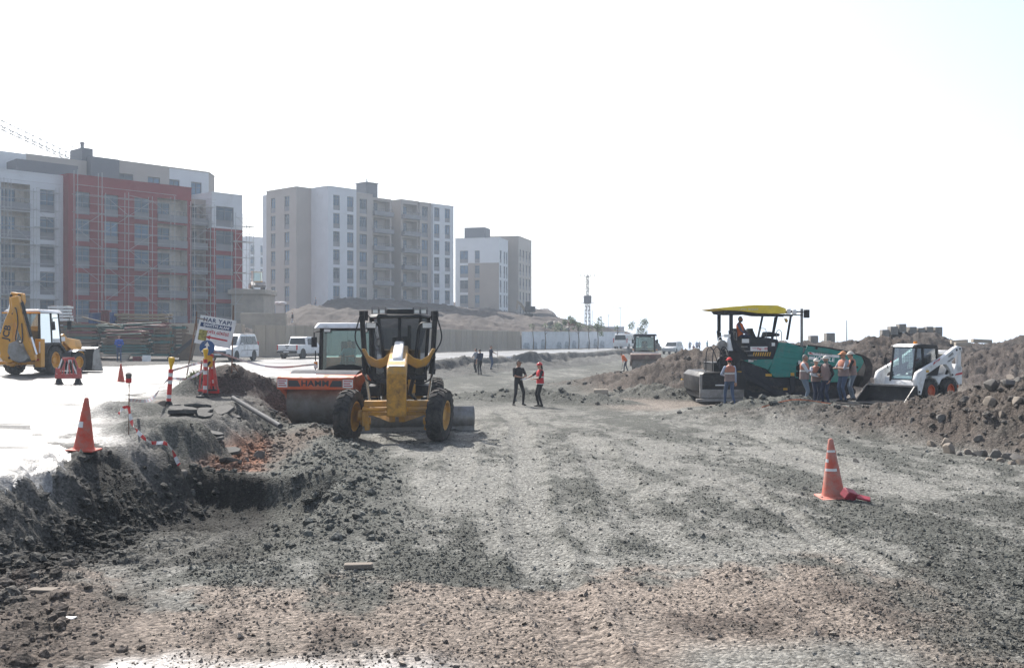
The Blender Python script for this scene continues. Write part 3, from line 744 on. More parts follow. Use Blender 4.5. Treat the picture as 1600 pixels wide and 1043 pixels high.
block(bA, 'lift_head', [(sA(127,9),8.8),(sA(144,9),8.8),(sA(144,9),12),(sA(127,9),12)], 20, 25.2, {}, [m_dgrey, m_roof])
mb = MB(); mb.cyl((sA(132,9),9.6,25.2), (sA(132,9),9.6,25.8), .22, n=10); mb.cyl((sA(132,9),9.6,25.8), (sA(132,9),9.6,26.0), .34, .2, n=10); mb.build('roof_vent', [m_apron], bA)
block(bA, 'upper_left_wall', [(L0,8.5),(sA(41,8.5),8.5),(sA(41,8.5),15),(L0,15)], 20, 23.5, {}, [m_white, m_roof])
block(bA, 'upper_beige_wall', [(sA(41,8.5)+.02,8.6),(sA(136,8.5),8.6),(sA(136,8.5),15),(sA(41,8.5)+.02,15)], 20, 23.6, {}, [m_beige, m_roof])
block(bA, 'roof_plant_screen', [(sA(26,4),4.0),(sA(122,4),4.0),(sA(122,4),7.5),(sA(13,7),7.5)], 20, 22.1, {}, [m_dgrey, m_roof])

# ---------------------------------------------------------------- block B
B0 = (-30.2, 168.0); bB = thing('apartment_building', 'tall beige and white apartment block with stacked grey balconies, middle of the three', 'building', (B0[0], B0[1], 0), ANG, 'apartment blocks on the hill')
RB = [25.75-3.0*k for k in range(7)]
def wcol(parent, p, q, spans, zs, wh, ap, mats, z0, z1, name, mfn=None, back=None, sinks=()):
    """a facade edge with window columns"""
    pass
def facade_windows(parent, p, ang, spans, zs, wh, ap):
    d = Vector((math.cos(ang), math.sin(ang)))
    for (a0, a1) in spans:
        c = Vector(p)+d*((a0+a1)/2)
        for zt in zs: window(parent, c, ang, zt-wh, a1-a0-.04, wh-.03, ap)
sp1 = [(1.1,2.45),(4.0,5.35)]
op = lambda spans, zs, wh, ap: [(a0, a1, zt-wh-ap, zt, .3) for (a0, a1) in spans for zt in zs]
wallB = [(0,0),(5.97,0),(5.97,12),(0,12)]
block(bB, 'white_wall', wallB, 4, 27.0, {0: op(sp1, RB, 1.75, .75)}, [m_white, m_roof]); parapet(bB, wallB, 27.0, [m_white])
facade_windows(bB, (0,0), 0, sp1, RB, 1.75, .75)
sp2 = [(1.1,2.7)]; wallB = [(6.0,.55),(9.96,.55),(9.96,12),(6.0,12)]
block(bB, 'beige_wall', wallB, 4, 26.6, {0: op(sp2, RB, 1.75, .75)}, [m_beige, m_roof]); parapet(bB, wallB, 26.6, [m_beige])
facade_windows(bB, (6.0,.55), 0, sp2, RB, 1.75, .75)
def balc_bay(parent, a0, a1, b, z1, zs, name):
    w = a1-a0
    wp = [(a0,b),(a1,b),(a1,12),(a0,12)]
    block(parent, name, wp, 4, z1, {0: [(.45, w-.35, zt-2.4, zt+.1, 1.3, 0) for zt in zs]}, [m_beige, m_roof]); parapet(parent, wp, z1, [m_beige])
    for zt in zs:
        window(parent, (a0+1.5, b+1.1), 0, zt-2.35, 1.7, 2.2, 0, rec=.12)
        balcony(parent, ((a0+a1)/2, b), 0, zt-2.4, w-.1, .85, hgt=.62)
balc_bay(bB, 9.98, 14.5, .9, 26.2, RB, 'balcony_bay_wall')
block(bB, 'recess_wall', [(14.52,5.0),(16.78,5.0),(16.78,12),(14.52,12)], 4, 25.8, {}, [m_taupe, m_roof])
balc_bay(bB, 16.8, 20.9, .9, 26.5, RB, 'balcony_bay_wall')
sp3 = [(.5,2.0)]; wallB = [(20.92,.55),(23.68,.55),(23.68,12),(20.92,12)]
block(bB, 'beige_wall', wallB, 4, 26.4, {0: op(sp3, RB, 1.75, .75)}, [m_beige, m_roof]); parapet(bB, wallB, 26.4, [m_beige])
facade_windows(bB, (20.92,.55), 0, sp3, RB, 1.75, .75)
sp4 = [(.25,1.6),(2.95,4.25)]; wallB = [(23.7,0),(28.9,0),(28.9,12),(23.7,12)]
block(bB, 'white_wall', wallB, 4, 26.3, {0: op(sp4, RB, 1.75, .75)}, [m_white, m_roof]); parapet(bB, wallB, 26.3, [m_white])
facade_windows(bB, (23.7,0), 0, sp4, RB, 1.75, .75)
# left wing with its two window columns on the end wall
sp5 = [(1.3,2.6),(5.2,6.55)]; wallB = [(-3.0,4.5),(-.02,4.5),(-.02,13),(-3.0,13)]
block(bB, 'left_wing_wall', wallB, 4, 27.0, {3: op(sp5, RB, 1.75, .75)}, [m_beige, m_roof]); parapet(bB, wallB, 27.0, [m_beige])
facade_windows(bB, (-3.0,13), -math.pi/2, sp5, RB, 1.75, .75)
block(bB, 'rear_white_wall', [(-2.4,13.02),(8,13.02),(8,15),(-2.4,15)], 4, 26.6, {}, [m_white, m_roof])
block(bB, 'lift_head', [(11.6,4.2),(14.2,4.2),(14.2,7),(11.6,7)], 26, 29.3, {}, [m_dgrey, m_roof])
mb = MB(); mb.bx(11.45,14.35,4.05,7.15,29.3,29.45); mb.cyl((12.9,5.6,29.45),(12.9,5.6,30.3),.12,n=8); mb.build('roof_cap', [m_apron], bB, smooth=0)
block(bB, 'roof_hatch', [(5.2,5),(6.8,5),(6.8,7),(5.2,7)], 26.5, 28.0, {}, [m_dgrey, m_roof])
mb = MB()
for a in np.arange(0, 30, 2.4): mb.bx(a, a+2.3, -1.3, -.9, 7.4-.03*a, 8.2-.05*a)
mb.build('plinth', [m_apron], bB, smooth=0)

# ---------------------------------------------------------------- block C
UC = (0.247, 0.969); C0 = (-2.6, 207.0); ANC = math.atan2(UC[1], UC[0])
bC = thing('apartment_building', 'smaller white and taupe apartment block at right end of the row', 'building', (C0[0], C0[1], 0), ANC, 'apartment blocks on the hill')
RC = [19.75-3.0*k for k in range(6)]
ZCUT = [17.2]
spc = [(1.15+5.6,2.1+5.6+.1),(3.9-1.8+.05,5.2-2.15)]
spL = [(1.0,2.75),(4.15,5.2)]                                # from the far left end of the end wall
wp = [(0,0),(7.2,0),(7.2,9.3),(0,9.3)]
sideC = [(.6,1.9),(3.6,4.9),(5.7,6.8)]
block(bC, 'front_wall', wp, 2, 22.2, {3: op(spL, RC, 1.75, .75), 0: op(sideC, RC, 1.75, .75)}, [m_white, m_taupe, m_roof],
      lambda e: (lambda a, z: 1 if ((e == 3 and a > 2.95 and z < 17.2)) else 0))
ZCUT = []
parapet(bC, wp, 22.2, [m_white])
facade_windows(bC, (0,9.3), -math.pi/2, spL, RC, 1.75, .75); facade_windows(bC, (0,0), 0, sideC, RC, 1.75, .75)
wp = [(9.0,-1.8),(21,-1.8),(21,9),(9.0,9)]
sideC = [(1.0+k*2.8, 2.3+k*2.8) for k in range(4)]
block(bC, 'rear_wall', wp, 2, 23.3, {0: op(sideC, [r+1 for r in RC], 1.75, .75)}, [m_taupe, m_beige, m_roof], lambda e: (lambda a, z: 1 if e == 0 else 0)); parapet(bC, wp, 23.3, [m_taupe])
facade_windows(bC, (9.0,-1.8), 0, sideC, [r+1 for r in RC], 1.75, .75)
block(bC, 'link_wall', [(7.22,.6),(8.98,.6),(8.98,8),(7.22,8)], 2, 22.0, {}, [m_beige, m_roof])
block(bC, 'lift_head', [(1.5,3.4),(5.5,3.4),(5.5,7.8),(1.5,7.8)], 22, 24.6, {}, [m_dgrey, m_roof])

# far pale block glimpsed between the first two
bD = thing('apartment_building', 'distant pale apartment block glimpsed between the scaffolded and beige blocks', 'building', (at(386, 260), 260, 0), ANG, 'apartment blocks on the hill')
wp = [(0,0),(9,0),(9,10),(0,10)]; spd = [(1,2.2),(4,5.2),(6.6,7.8)]; RD = [25.5-3*k for k in range(6)]
block(bD, 'wall', wp, 4, 27.5, {0: op(spd, RD, 1.75, .75)}, [m_white, m_roof]); parapet(bD, wp, 27.5, [m_white]); facade_windows(bD, (0,0), 0, spd, RD, 1.75, .75)

# ---------------------------------------------------------------- scaffolding
m_scaf = mat('galvanised_tube', (.50,.50,.50), .45, metal=.6, dirt=.15)
m_deck = mat('scaffold_deck', (.33,.31,.28), .7)
def unit_tube(r): mb = MB(); mb.cyl((0,0,0),(0,0,1),r,n=6); return mb
t_post = unit_tube(.036).mesh('standard', m_scaf); t_led = unit_tube(.024).mesh('ledger', m_scaf); t_br = unit_tube(.022).mesh('brace', m_scaf)
t_dk = MB().box((.5,0,0),(1,.62,.06)).mesh('deck_plank', m_deck, smooth=0)
def stick(name, me, parent, p, q):
    p, q = Vector(p), Vector(q); d = q-p
    o = obj(name, me, parent, p, d.to_track_quat('Z', 'Y').to_euler(), (1, 1, d.length)); return o
def scaffold(label, stations, b_out, b_in, ztop, seed, zbase=1.0, lift=1.95, deck=()):
    root = thing('scaffold', label, 'scaffold', (A0[0], A0[1], 0), ANG, 'scaffolds against the red and white block')
    rr = random.Random(seed)
    for i, a in enumerate(stations):
        zt = ztop + rr.uniform(-.3, .9)
        for b in (b_out, b_in): stick('standard', t_post, root, (a, b, zbase), (a, b, zt))
    z = zbase+1.6; k = 0
    while z < ztop:
        for b in (b_out, b_in): stick('ledger', t_led, root, (stations[0]-.2, b, z), (stations[-1]+.2, b, z))
        stick('ledger', t_led, root, (stations[0]-.2, b_out, z+.98), (stations[-1]+.2, b_out, z+.98))
        for a in stations: stick('transom', t_led, root, (a, b_out-.1, z), (a, b_in+.1, z))
        for i in range(len(stations)-1):
            if k in deck or rr.random() < .18:
                o = obj('deck_plank', t_dk, root, (stations[i], (b_out+b_in)/2, z+.07), None, (stations[i+1]-stations[i], 1, 1))
            if (i + k) % 3 == 0 or rr.random() < .22:
                s = (i+k) % 2
                stick('brace', t_br, root, (stations[i+s], b_out-.05, z), (stations[i+1-s], b_out-.05, min(z+lift, ztop)))
        z += lift; k += 1
    return root
scaffold('tube scaffold in front of the white balconies left of the red facade', [sA(-30,.2), sA(6,.2), sA(17,.2), sA(57,.2), sA(92,.2)], .15, .95, 18.6, 1, deck=(2,5))
scaffold('narrow scaffold tower up the left window column of the red facade', [sA(113), sA(151)], -1.3, -.4, 20.0, 2)
scaffold('wide tube scaffold across the middle of the red facade', [sA(163,-1), sA(199,-1), sA(236,-1), sA(271,-1)], -1.3, -.4, 18.6, 3, deck=(4,))
scaffold('scaffold before the grey recess at the red block, right of the red slab', [sA(302,-1), sA(333,-1)], -1.3, -.4, 18.8, 4, deck=(1,3))
scaffold('scaffold standing past the right end of the red and white block', [sA(366,-1), sA(383,-1), sA(394,-1)], -1.3, -.4, 17.4, 5, deck=(6,))

# ---------------------------------------------------------------- tower crane and masts
m_crane = mat('crane_grey', (.34,.33,.30), .6)
cr = thing('tower_crane', 'tower crane jib reaching over the roofs at top left', 'crane', (-80.5, 112, 0))
def lattice(mb, p, q, w, h, step, r=.06):
    p, q = Vector(p), Vector(q); d = q-p; L = d.length; d.normalize()
    s = d.cross(Vector((0, 0, 1)));
    if s.length < .1: s = Vector((1, 0, 0))
    s.normalize(); t = s.cross(d)
    A = lambda k, i: p + d*k + (s*(-w/2), s*(w/2), t*h)[i]
    for i in range(3): mb.cyl(A(0,i), A(L,i), r, n=5)
    k = 0; f = 0
    while k < L-step*.5:
        e = min(k+step, L)
        for (i, j) in ((0,2),(1,2),(0,1)):
            mb.cyl(A(k, i if f else j), A(e, j if f else i), r*.6, n=4)
        k = e; f ^= 1
mb = MB(); lattice(mb, (0,-14,37.2), (-7.8,104,37.2), 1.3, 1.3, 1.6, .08); mb.build('jib', [m_crane], cr)
mb = MB(); lattice(mb, (0,0,1), (0,0,37), 1.8, 1.6, 2.0, .1); mb.build('mast', [m_crane], cr)
mb = MB(); mb.bx(-.8,.8,-.8,.8,37,39); lattice(mb, (0,0,39), (0,0,45), 1.0, .8, 1.5, .08); mb.build('tower_head', [m_crane], cr)
mb = MB(); mb.bx(-1,1,-13.8,-11,35.2,37.1); mb.build('counterweight', [m_apron], cr)
mb = MB(); mb.cyl((0,0,45),(-3.9,52,38.4),.04,n=4); mb.cyl((0,0,45),(0,-12,38.4),.04,n=4); mb.build('tie_rod', [m_crane], cr)
for k, (px, Y, z0, py) in enumerate(((64, 132, 23.4, 195), (114, 134, 23.4, 221))):
    zt = CAMZ+(521.5-py)/1600*Y
    mb = MB(); mb.cyl((0,0,0),(0,0,zt-z0-.8),.03,n=5); mb.cyl((0,0,zt-z0-.8),(0,0,zt-z0-.5),.12,.05,n=6); mb.cyl((0,0,zt-z0-.5),(0,0,zt-z0),.02,n=5)
    tag(mb.build('lightning_mast', [m_crane], loc=(at(px, Y), Y, z0)), ['taller thin roof mast left of the dark lift head', 'shorter thin roof mast just left of the dark lift head'][k], 'mast', 'roof masts')

# ---------------------------------------------------------------- retaining wall, white fence
m_conc = mat('panel_concrete', (.36,.305,.24), .9, dirt=.35, dcol=(.27,.235,.2), scale=.9, bump=.2, bscale=8, var=.14)
m_conc2 = mat('panel_concrete_pale', (.41,.355,.29), .9, dirt=.3, dcol=(.29,.25,.21), scale=.8, bump=.2, bscale=8, var=.14)
rwl = thing('retaining_wall', 'long grey concrete retaining wall of upright panels below the dirt slope', 'wall', (WALL[1][0], WALL[1][1], 0))
pm = [MB().bx(.012,1.238,-.16,.16,0,1).mesh('wall_panel', m, bevel=.012, smooth=0) for m in (m_conc, m_conc2)]
def panels(root, p, q, z0, ztop0, ztop1, wd, meshes, seed):
    p, q = Vector(p), Vector(q); L = (q-p).length; n = int(L/wd); d = (q-p)/L; rr = random.Random(seed)
    for i in range(n):
        c = p+d*(i*wd)-Vector(root.location[:2]); zt = ztop0+(ztop1-ztop0)*i/n+rr.uniform(-.03, .03)
        o = obj('wall_panel', rr.choice(meshes), root, (c.x+rr.uniform(-.012,.012), c.y+rr.uniform(-.012,.012), z0), (0, 0, math.atan2(d.y, d.x)), (wd/1.25, 1, zt-z0))
panels(rwl, WALL[1], WALL[2], .45, 3.52, 3.12, 1.25, pm, 3)
panels(rwl, WALL[0], WALL[1], .45, 3.7, 3.54, 1.25, pm, 4)
mb = MB(); p, q = Vector(WALL[1]), Vector(WALL[2]); d = (q-p).normalized(); nn = Vector((d.y, -d.x))
mb.prism([tuple(nn*.3), tuple(q-p+nn*.3), tuple(q-p+nn*.75), tuple(nn*.75)], 'z', .5, 1.0)
mb.build('kerb', [m_conc2], rwl, bevel=.02)
m_fw = mat('fence_white', (.66,.69,.72), .7, dirt=.1, scale=.6); m_fg = mat('fence_print_grey', (.40,.44,.48), .7, scale=2, var=.35)
wf = thing('white_fence', 'white site fence with grey printed arches beyond the retaining wall', 'fence', (WALL[2][0], WALL[2][1], 0))
fm = [MB().bx(.01,1.99,-.04,.04,0,2.65).mesh('fence_panel', m_fw, smooth=0)]
p, q = Vector(WALL[2]), Vector(WALL[3]); L = (q-p).length; d = (q-p)/L
rr = random.Random(8)
for i in range(int(L/2)):
    c = d*(i*2.0)
    o = obj('fence_panel', fm[0], wf, (c.x, c.y, .45+rr.uniform(-.02,.02)), (0, 0, math.atan2(d.y, d.x)))
    if i % 4 != 3:
        mb = MB(); w = rr.uniform(.5,.8); h = rr.uniform(1.2,1.9)
        mb.prism([(1-w,.15),(1+w,.15),(1+w,h-.35),(1+w*.6,h),(1-w*.6,h),(1-w,h-.35)], 'y', -.052, -.045)
        mb.build('printed_arch', [m_fg], o, smooth=0)
# concrete end block and low walls on the slope by the scaffold
for k, (px0, px1, Y, py0, py1, mt, lab) in enumerate(((376, 447, 96, 489, 509, m_conc2, 'pale low concrete wall on the slope above the retaining wall'),)):
    mb = MB(); x0, x1 = at(px0, Y), at(px1, Y); mb.bx(0, x1-x0, 0, .4, -1.0, CAMZ+(521.5-py0)/1600*Y-2.6)
    tag(mb.build('low_wall', [mt], loc=(x0, Y, 2.6), bevel=.03), lab, 'wall')
Y = 128; mb = MB(); x0, x1 = at(362, Y), at(412, Y); zt = CAMZ+(521.5-452)/1600*Y; zb = 3.0
mb.bx(0, x1-x0, 0, 6, 0, zt-zb-.6); mb.bx(-.4, x1-x0+.3, -.4, 6, zt-zb-.6, zt-zb)
tag(mb.build('concrete_platform', [m_conc2], loc=(x0, Y, zb), bevel=.03), 'grey concrete platform beside the scaffold carrying a small loader', 'platform')
PLAT = (x0, Y, zt)

# ================================================================== MACHINES
DUST = (.25,.22,.19)
m_tyre = mat('tyre_rubber', (.028,.028,.03), .85, dirt=.55, dcol=(.10,.092,.084), scale=4, bump=.2, spec=.15)
m_yel = mat('grader_yellow', (.52,.265,.03), .5, dirt=.45, dcol=(.30,.20,.11), scale=3.2, var=.14, coat=.15)
m_scr = mat('scratched_yellow', (.50,.25,.03), .5, dirt=.42, dcol=(.12,.075,.045), scale=5.5, var=.15)
m_jcb = mat('backhoe_yellow', (.62,.28,.015), .4, dirt=.2, dcol=(.35,.22,.10), scale=2.5, var=.10, coat=.15)
m_blk = mat('black_paint', (.018,.018,.02), .5, dirt=.25, dcol=(.07,.066,.062), scale=3, spec=.25)
m_chr = mat('chrome_rod', (.75,.75,.75), .2, metal=1)
m_hose = mat('rubber_hose', (.015,.015,.016), .6)
m_steel = mat('worn_steel', (.28,.275,.27), .45, metal=.6, dirt=.4, dcol=(.2,.18,.16), scale=2.5)
m_drum = mat('drum_steel', (.23,.225,.215), .5, metal=.4, dirt=.6, dcol=(.17,.145,.12), scale=2.5)
m_org = mat('roller_orange', (.60,.10,.03), .5, dirt=.36, dcol=(.38,.17,.10), scale=3, coat=.15)
m_orr = mat('faded_roller_red', (.13,.06,.048), .6, dirt=.4, dcol=(.25,.19,.15), scale=3)
m_wht = mat('white_paint', (.74,.74,.74), .45, dirt=.26, dcol=(.45,.42,.38), scale=3, coat=.15, var=.05)
m_sil = mat('silver_paint', (.45,.46,.47), .35, metal=.3, dirt=.2, scale=2)
m_teal = mat('paver_green', (.0,.205,.175), .45, dirt=.26, dcol=(.14,.2,.18), scale=2, coat=.2, var=.08)
m_char = mat('charcoal_paint', (.032,.034,.042), .72, dirt=.2, dcol=(.09,.085,.08), scale=2.5, spec=.12)
m_cany = mat('canopy_yellow', (.88,.66,.05), .5, dirt=.2, dcol=(.5,.42,.2), scale=2)
m_cov = mat('dusty_drum_top', (.085,.09,.105), .95, dirt=.4, dcol=(.14,.13,.125), scale=3)
m_lamp = mat('lamp_lens', (.75,.75,.72), .15)
m_amber = mat('amber_lens', (.75,.25,.02), .2); m_redl = mat('tail_lens', (.5,.02,.015), .2)
m_sigw = mat('sign_white', (.75,.75,.74), .6, dirt=.12, scale=2); m_ink = mat('black_print', (.02,.02,.025), .6); m_inkg = mat('dark_grey_print', (.05,.05,.055), .6); m_inkr = mat('red_print', (.5,.03,.04), .6); m_inkb = mat('navy_print', (.02,.045,.13), .6); m_inkw = mat('white_print', (.8,.8,.8), .6)
m_haz = mat('hazard_yellow', (.6,.33,.03), .55)
m_seat = mat('seat_vinyl', (.02,.02,.022), .6)
def glass_mat(name, tint, refl=.10):
    m = bpy.data.materials.new(name); m.use_nodes = True; nt = m.node_tree; nt.nodes.remove(nt.nodes['Principled BSDF'])
    tr = nt.nodes.new('ShaderNodeBsdfTransparent'); tr.inputs[0].default_value = (*tint, 1)
    gl = nt.nodes.new('ShaderNodeBsdfGlossy'); gl.inputs['Roughness'].default_value = .04; gl.inputs['Color'].default_value = (.9,.95,1,1)
    fr = nt.nodes.new('ShaderNodeFresnel'); fr.inputs['IOR'].default_value = 1.5
    ad = nt.nodes.new('ShaderNodeMath'); ad.operation = 'ADD'; ad.inputs[1].default_value = refl; nt.links.new(fr.outputs[0], ad.inputs[0])
    mx = nt.nodes.new('ShaderNodeMixShader'); nt.links.new(ad.outputs[0], mx.inputs[0]); nt.links.new(tr.outputs[0], mx.inputs[1]); nt.links.new(gl.outputs[0], mx.inputs[2])
    nt.links.new(mx.outputs[0], nt.nodes['Material Output'].inputs['Surface']); return m
g_clear = glass_mat('clear_cab_glass', (.72,.82,.80)); g_dark = glass_mat('dark_cab_glass', (.16,.18,.21), .04); g_teal = glass_mat('teal_cab_glass', (.55,.74,.72), .08)
m_cglass = mat('car_glass', (.02,.025,.03), .05)

_wh = {}
def wheel(parent, loc, Rr, W, rim_m, rot=(0, 0, 0), lugs=22, style='chev', side=1, rim_in=.55, rimname=None):
    k = (round(Rr, 3), W, rim_m.name, lugs, style, side, rim_in)
    if k not in _wh:
        h = W/2; ri = Rr*rim_in
        t = MB(); prof = [(-h*.82, ri), (-h*.98, ri+.04*Rr), (-h, Rr*.80), (-h*.93, Rr*.90), (-h*.72, Rr*.955), (0, Rr*.965), (h*.72, Rr*.955), (h*.93, Rr*.90), (h, Rr*.80), (h*.98, ri+.04*Rr), (h*.82, ri), (0, ri*.97), (-h*.82, ri)]
        t.lathe(prof, 'x', n=36)
        d = Rr*.05
        for i in range(lugs):
            for s in (-1, 1):
                a = 2*math.pi*(i + (0 if s < 0 else .5))/lugs
                lw = 2*math.pi*Rr/lugs*(.5 if style != 'block' else .62)
                sk = .55 if style == 'chev' else .15
                P = []
                for (u, v) in ((.0, -.5), (.55, -.5), (1.0, -.5), (1.0, .5), (.55, .5), (.0, .5)):
                    ang = a + (v*lw + u*sk*lw*1.6)/Rr
                    for rr_ in (Rr*(.945 if u < .9 else .86), Rr*(1.0 if u < .9 else .93)):
                        P.append((s*u*h*.97, rr_*math.cos(ang), rr_*math.sin(ang)))
                v = t._v(P)      # pairs inner/outer
                o = [v[i2] for i2 in range(1, 12, 2)]; inn = [v[i2] for i2 in range(0, 12, 2)]
                t.face(o)
                for q in range(6): t.face([inn[q], inn[(q+1) % 6], o[(q+1) % 6], o[q]])
        tm = t.mesh('tyre', m_tyre, smooth=30)
        r = MB(); dd = side*h
        r.lathe([(dd*.80, ri*1.0), (dd*.86, ri*1.02), (dd*.86, ri*.90), (dd*.45, ri*.82), (dd*.40, ri*.45), (dd*.62, ri*.36), (dd*.62, 0)], 'x', n=28)
        r.lathe([(-dd*.80, ri*1.0), (-dd*.86, ri*1.02), (-dd*.86, ri*.90), (-dd*.2, ri*.82), (-dd*.2, 0)], 'x', n=28)
        for i in range(8):
            a = 2*math.pi*i/8; r.cyl((dd*.40, ri*.6*math.cos(a), ri*.6*math.sin(a)), (dd*.50, ri*.6*math.cos(a), ri*.6*math.sin(a)), ri*.05, n=6)
        _wh[k] = (tm, r.mesh('rim', rim_m))
    tm, rm = _wh[k]
    w = bpy.data.objects.new('wheel', None); C.objects.link(w); w.parent = parent; w.location = loc; w.rotation_euler = rot; w.empty_display_size = .1
    obj('tyre', tm, w); obj('rim', rm, w)
    return w
def letters(parent, txt, size, mt, loc, rot, space=1.0, bold=0.0, sx=1.0):
    o = obj('lettering', text_mesh(txt, size, mt, space=space, bold=bold), parent, loc, rot, (sx, 1, 1)); return o
XF = (R(90), 0, 0)                       # text standing upright, read from -y

# ---------------------------------------------------------------- motor grader (front faces -y)
GX0, GY0 = -3.02, 26.9
def make_grader():
    g = thing('motor_grader', 'yellow motor grader with black cab facing the camera, blade lowered', 'grader', (GX0, GY0, tz(GX0, GY0)-.02), R(5))
    for s in (-1, 1): wheel(g, (s*1.12 if s > 0 else -1.24, 0 if s > 0 else -.12, .70), .70, .42, m_yel, (0, R(4), R(-17)), 20, 'chev', 1 if s > 0 else -1)
    for s in (-1, 1):
        for y in (5.2, 6.75): wheel(g, (s*1.12, y, .70), .70, .42, m_yel, (0, 0, 0), 20, 'chev', s)
    b = MB(); b.bx(-.86,.86,-.13,.13,.92,1.08); b.bx(-.86,.86,-.16,-.06,.70,.79); b.bx(-.86,-.74,-.12,.12,.66,1.06); b.bx(.74,.86,-.12,.12,.66,1.06)
    b.build('front_axle', [m_yel], g, bevel=.02)
    for s in (-1, 1):
        b = MB(); b.box((s*.80,-.02,.62),(.13,.34,.62), rot=(0,R(s*6),0)); b.cyl((s*.68,-.05,.55),(s*.95,-.05,.55),.10); b.box((s*.86,-.12,.62),(.08,.28,.38)); b.cyl((s*.3,-.2,.86),(s*.9,-.2,.86),.05)
        b.cyl((s*.86,0,.68),(s*1.02,0,.70),.16)
        b.build('knuckle', [m_yel], g, bevel=.015)
    b = MB()
    b.prism([(-.66,.70),(-.12,.70),(-.12,1.35),(.15,1.62),(1.1,1.80),(3.3,2.12),(3.3,2.50),(.7,2.16),(-.28,2.06),(-.56,1.98),(-.66,1.80)], 'x', -.25, .25)
    b.build('front_frame', [m_yel], g, bevel=.03)
    b = MB(); b.bx(-.235,.235,-.672,-.662,.73,1.80); b.build('nose_plate', [m_scr], g, smooth=0)
    b = MB(); b.prism([(-.55,1.985),(.55,2.14),(.55,2.16),(-.55,2.005)], 'x', -.2, .2); b.build('lit_nose_top', [m_wht], g, smooth=0)  # thin white sheet standing in for sunlight on top of the nose
    b = MB(); b.prism([(.3,2.02),(2.6,2.44),(2.6,2.62),(.9,2.36),(.3,2.2)], 'x', -.13, .13); b.build('valve_cover', [m_wht], g, bevel=.03)
    # drawbar, circle, saddle
    b = MB()
    for s in (-1, 1): bar(b, (s*.12,-.1,.62), (s*.75,2.1,.66), .16, .2)
    bar(b, (-.8,2.0,.68), (.8,2.0,.68), .2, .18)
    b.build('drawbar', [m_yel], g, bevel=.015)
    b = MB(); b.lathe([(.56,.82),(.66,.82),(.66,.66),(.56,.66),(.56,.82)], 'z', (0,2.7,0), n=36); b.build('blade_circle', [m_steel], g)
    b = MB()
    for s in (-1, 1):
        b.prism([(s*.2,2.02),(s*.5,1.86),(s*.76,1.93),(s*.96,2.15),(s*1.03,2.42),(s*.93,2.42),(s*.83,2.22),(s*.62,2.10),(s*.42,2.16),(s*.2,2.34)], 'y', 1.75, 1.95)
    b.build('saddle', [m_yel], g, bevel=.02)
    for s in (-1, 1):
        c = MB(); c.cyl((s*1.02,1.85,3.35),(s*.93,2.0,1.75),.075); c.cyl((s*1.02,1.85,3.35),(s*1.02,1.85,3.47),.085); c.cyl((s*.95,1.99,1.85),(s*.93,2.0,1.70),.095)
        o = c.build('lift_cylinder', [m_blk], g)
        c = MB(); c.cyl((s*.93,2.0,1.70),(s*.80,2.25,.78),.04); c.cyl((s*.80,2.25,.86),(s*.80,2.25,.70),.09); c.build('piston_rod', [m_chr], o)
        c = MB(); c.tube(curve_pts([(s*1.08,1.8,3.3),(s*1.2,1.75,2.7),(s*.95,1.7,2.2),(s*.7,1.65,1.7),(s*.35,1.7,1.75)]), .022); c.tube(curve_pts([(s*1.02,1.75,2.2),(s*.9,1.5,1.6),(s*.5,1.45,1.45),(s*.25,1.6,1.7)]), .022); c.build('hydraulic_hose', [m_hose], o)
    b = MB(); b.cyl((.42,1.0,1.62),(.30,2.1,1.15),.06); b.cyl((.30,2.1,1.15),(.55,2.6,.85),.035); b.cyl((-.4,.9,1.55),(-.4,1.3,1.2),.09); b.build('side_shift_cylinder', [m_blk], g)
    # mouldboard
    b = MB(); prof = []
    for i in range(9):
        a = R(-52+13*i); prof.append((2.52-.42*math.cos(a)+.40, .37+.42*math.sin(a)))
    back = [(y+.03, z) for (y, z) in prof[::-1]]
    b.prism(prof+back, 'x', -1.95, 1.95)
    o = b.build('mouldboard', [m_steel], g, loc=(.62,.05,.02), rot=(0,0,0)); o.matrix_local = Matrix.Translation((.22,2.75,.02)) @ Matrix.Rotation(R(7), 4, 'Z') @ Matrix.Translation((0,-2.75,0))
    b = MB(); b.bx(-1.95,1.95,2.58,2.62,.0,.16); b.build('cutting_edge', [m_steel], o)
    # cab
    yc0, yc1 = 3.15, 4.75
    b = MB()
    for s in (-1, 1):
        bar(b, (s*.40,yc0,1.55), (s*.62,yc0-.05,3.30), .09); bar(b, (s*.74,yc0+.35,1.50), (s*.86,yc0+.35,3.30), .09)
        bar(b, (s*.74,yc1,1.5), (s*.86,yc1,3.3), .10); bar(b, (s*.74,yc0+.3,1.55), (s*.74,yc1,1.55), .12, .2)
        bar(b, (s*.40,yc0,1.55), (s*.74,yc0+.35,1.52), .1)
    b.bx(-.72,.72,yc0+.1,yc1,1.35,1.52); b.bx(-.72,.72,yc1-.05,yc1+.05,1.5,2.0); b.bx(-.45,.45,yc0-.06,yc0+.04,1.5,1.95); b.bx(-.05,.05,yc0-.06,yc0+.02,1.9,3.3)
    b.build('cab_frame', [m_blk], g, bevel=.012)
    b = MB(); b.prism([(-.66,yc0-.22),(.66,yc0-.22),(.94,yc0+.3),(.94,yc1+.1),(-.94,yc1+.1),(-.94,yc0+.3)], 'z', 3.30, 3.40, top=[(-.6,yc0-.15),(.6,yc0-.15),(.86,yc0+.3),(.86,yc1),(-.86,yc1),(-.86,yc0+.3)])
    b.bx(-.4,.4,yc0+.3,yc1-.2,3.40,3.56)
    rf = b.build('cab_roof', [m_blk], g, bevel=.02)
    b = MB(); b.bx(-.36,.36,yc0+.25,yc1-.25,3.56,3.585); b.build('roof_hatch', [m_wht], rf, smooth=0)
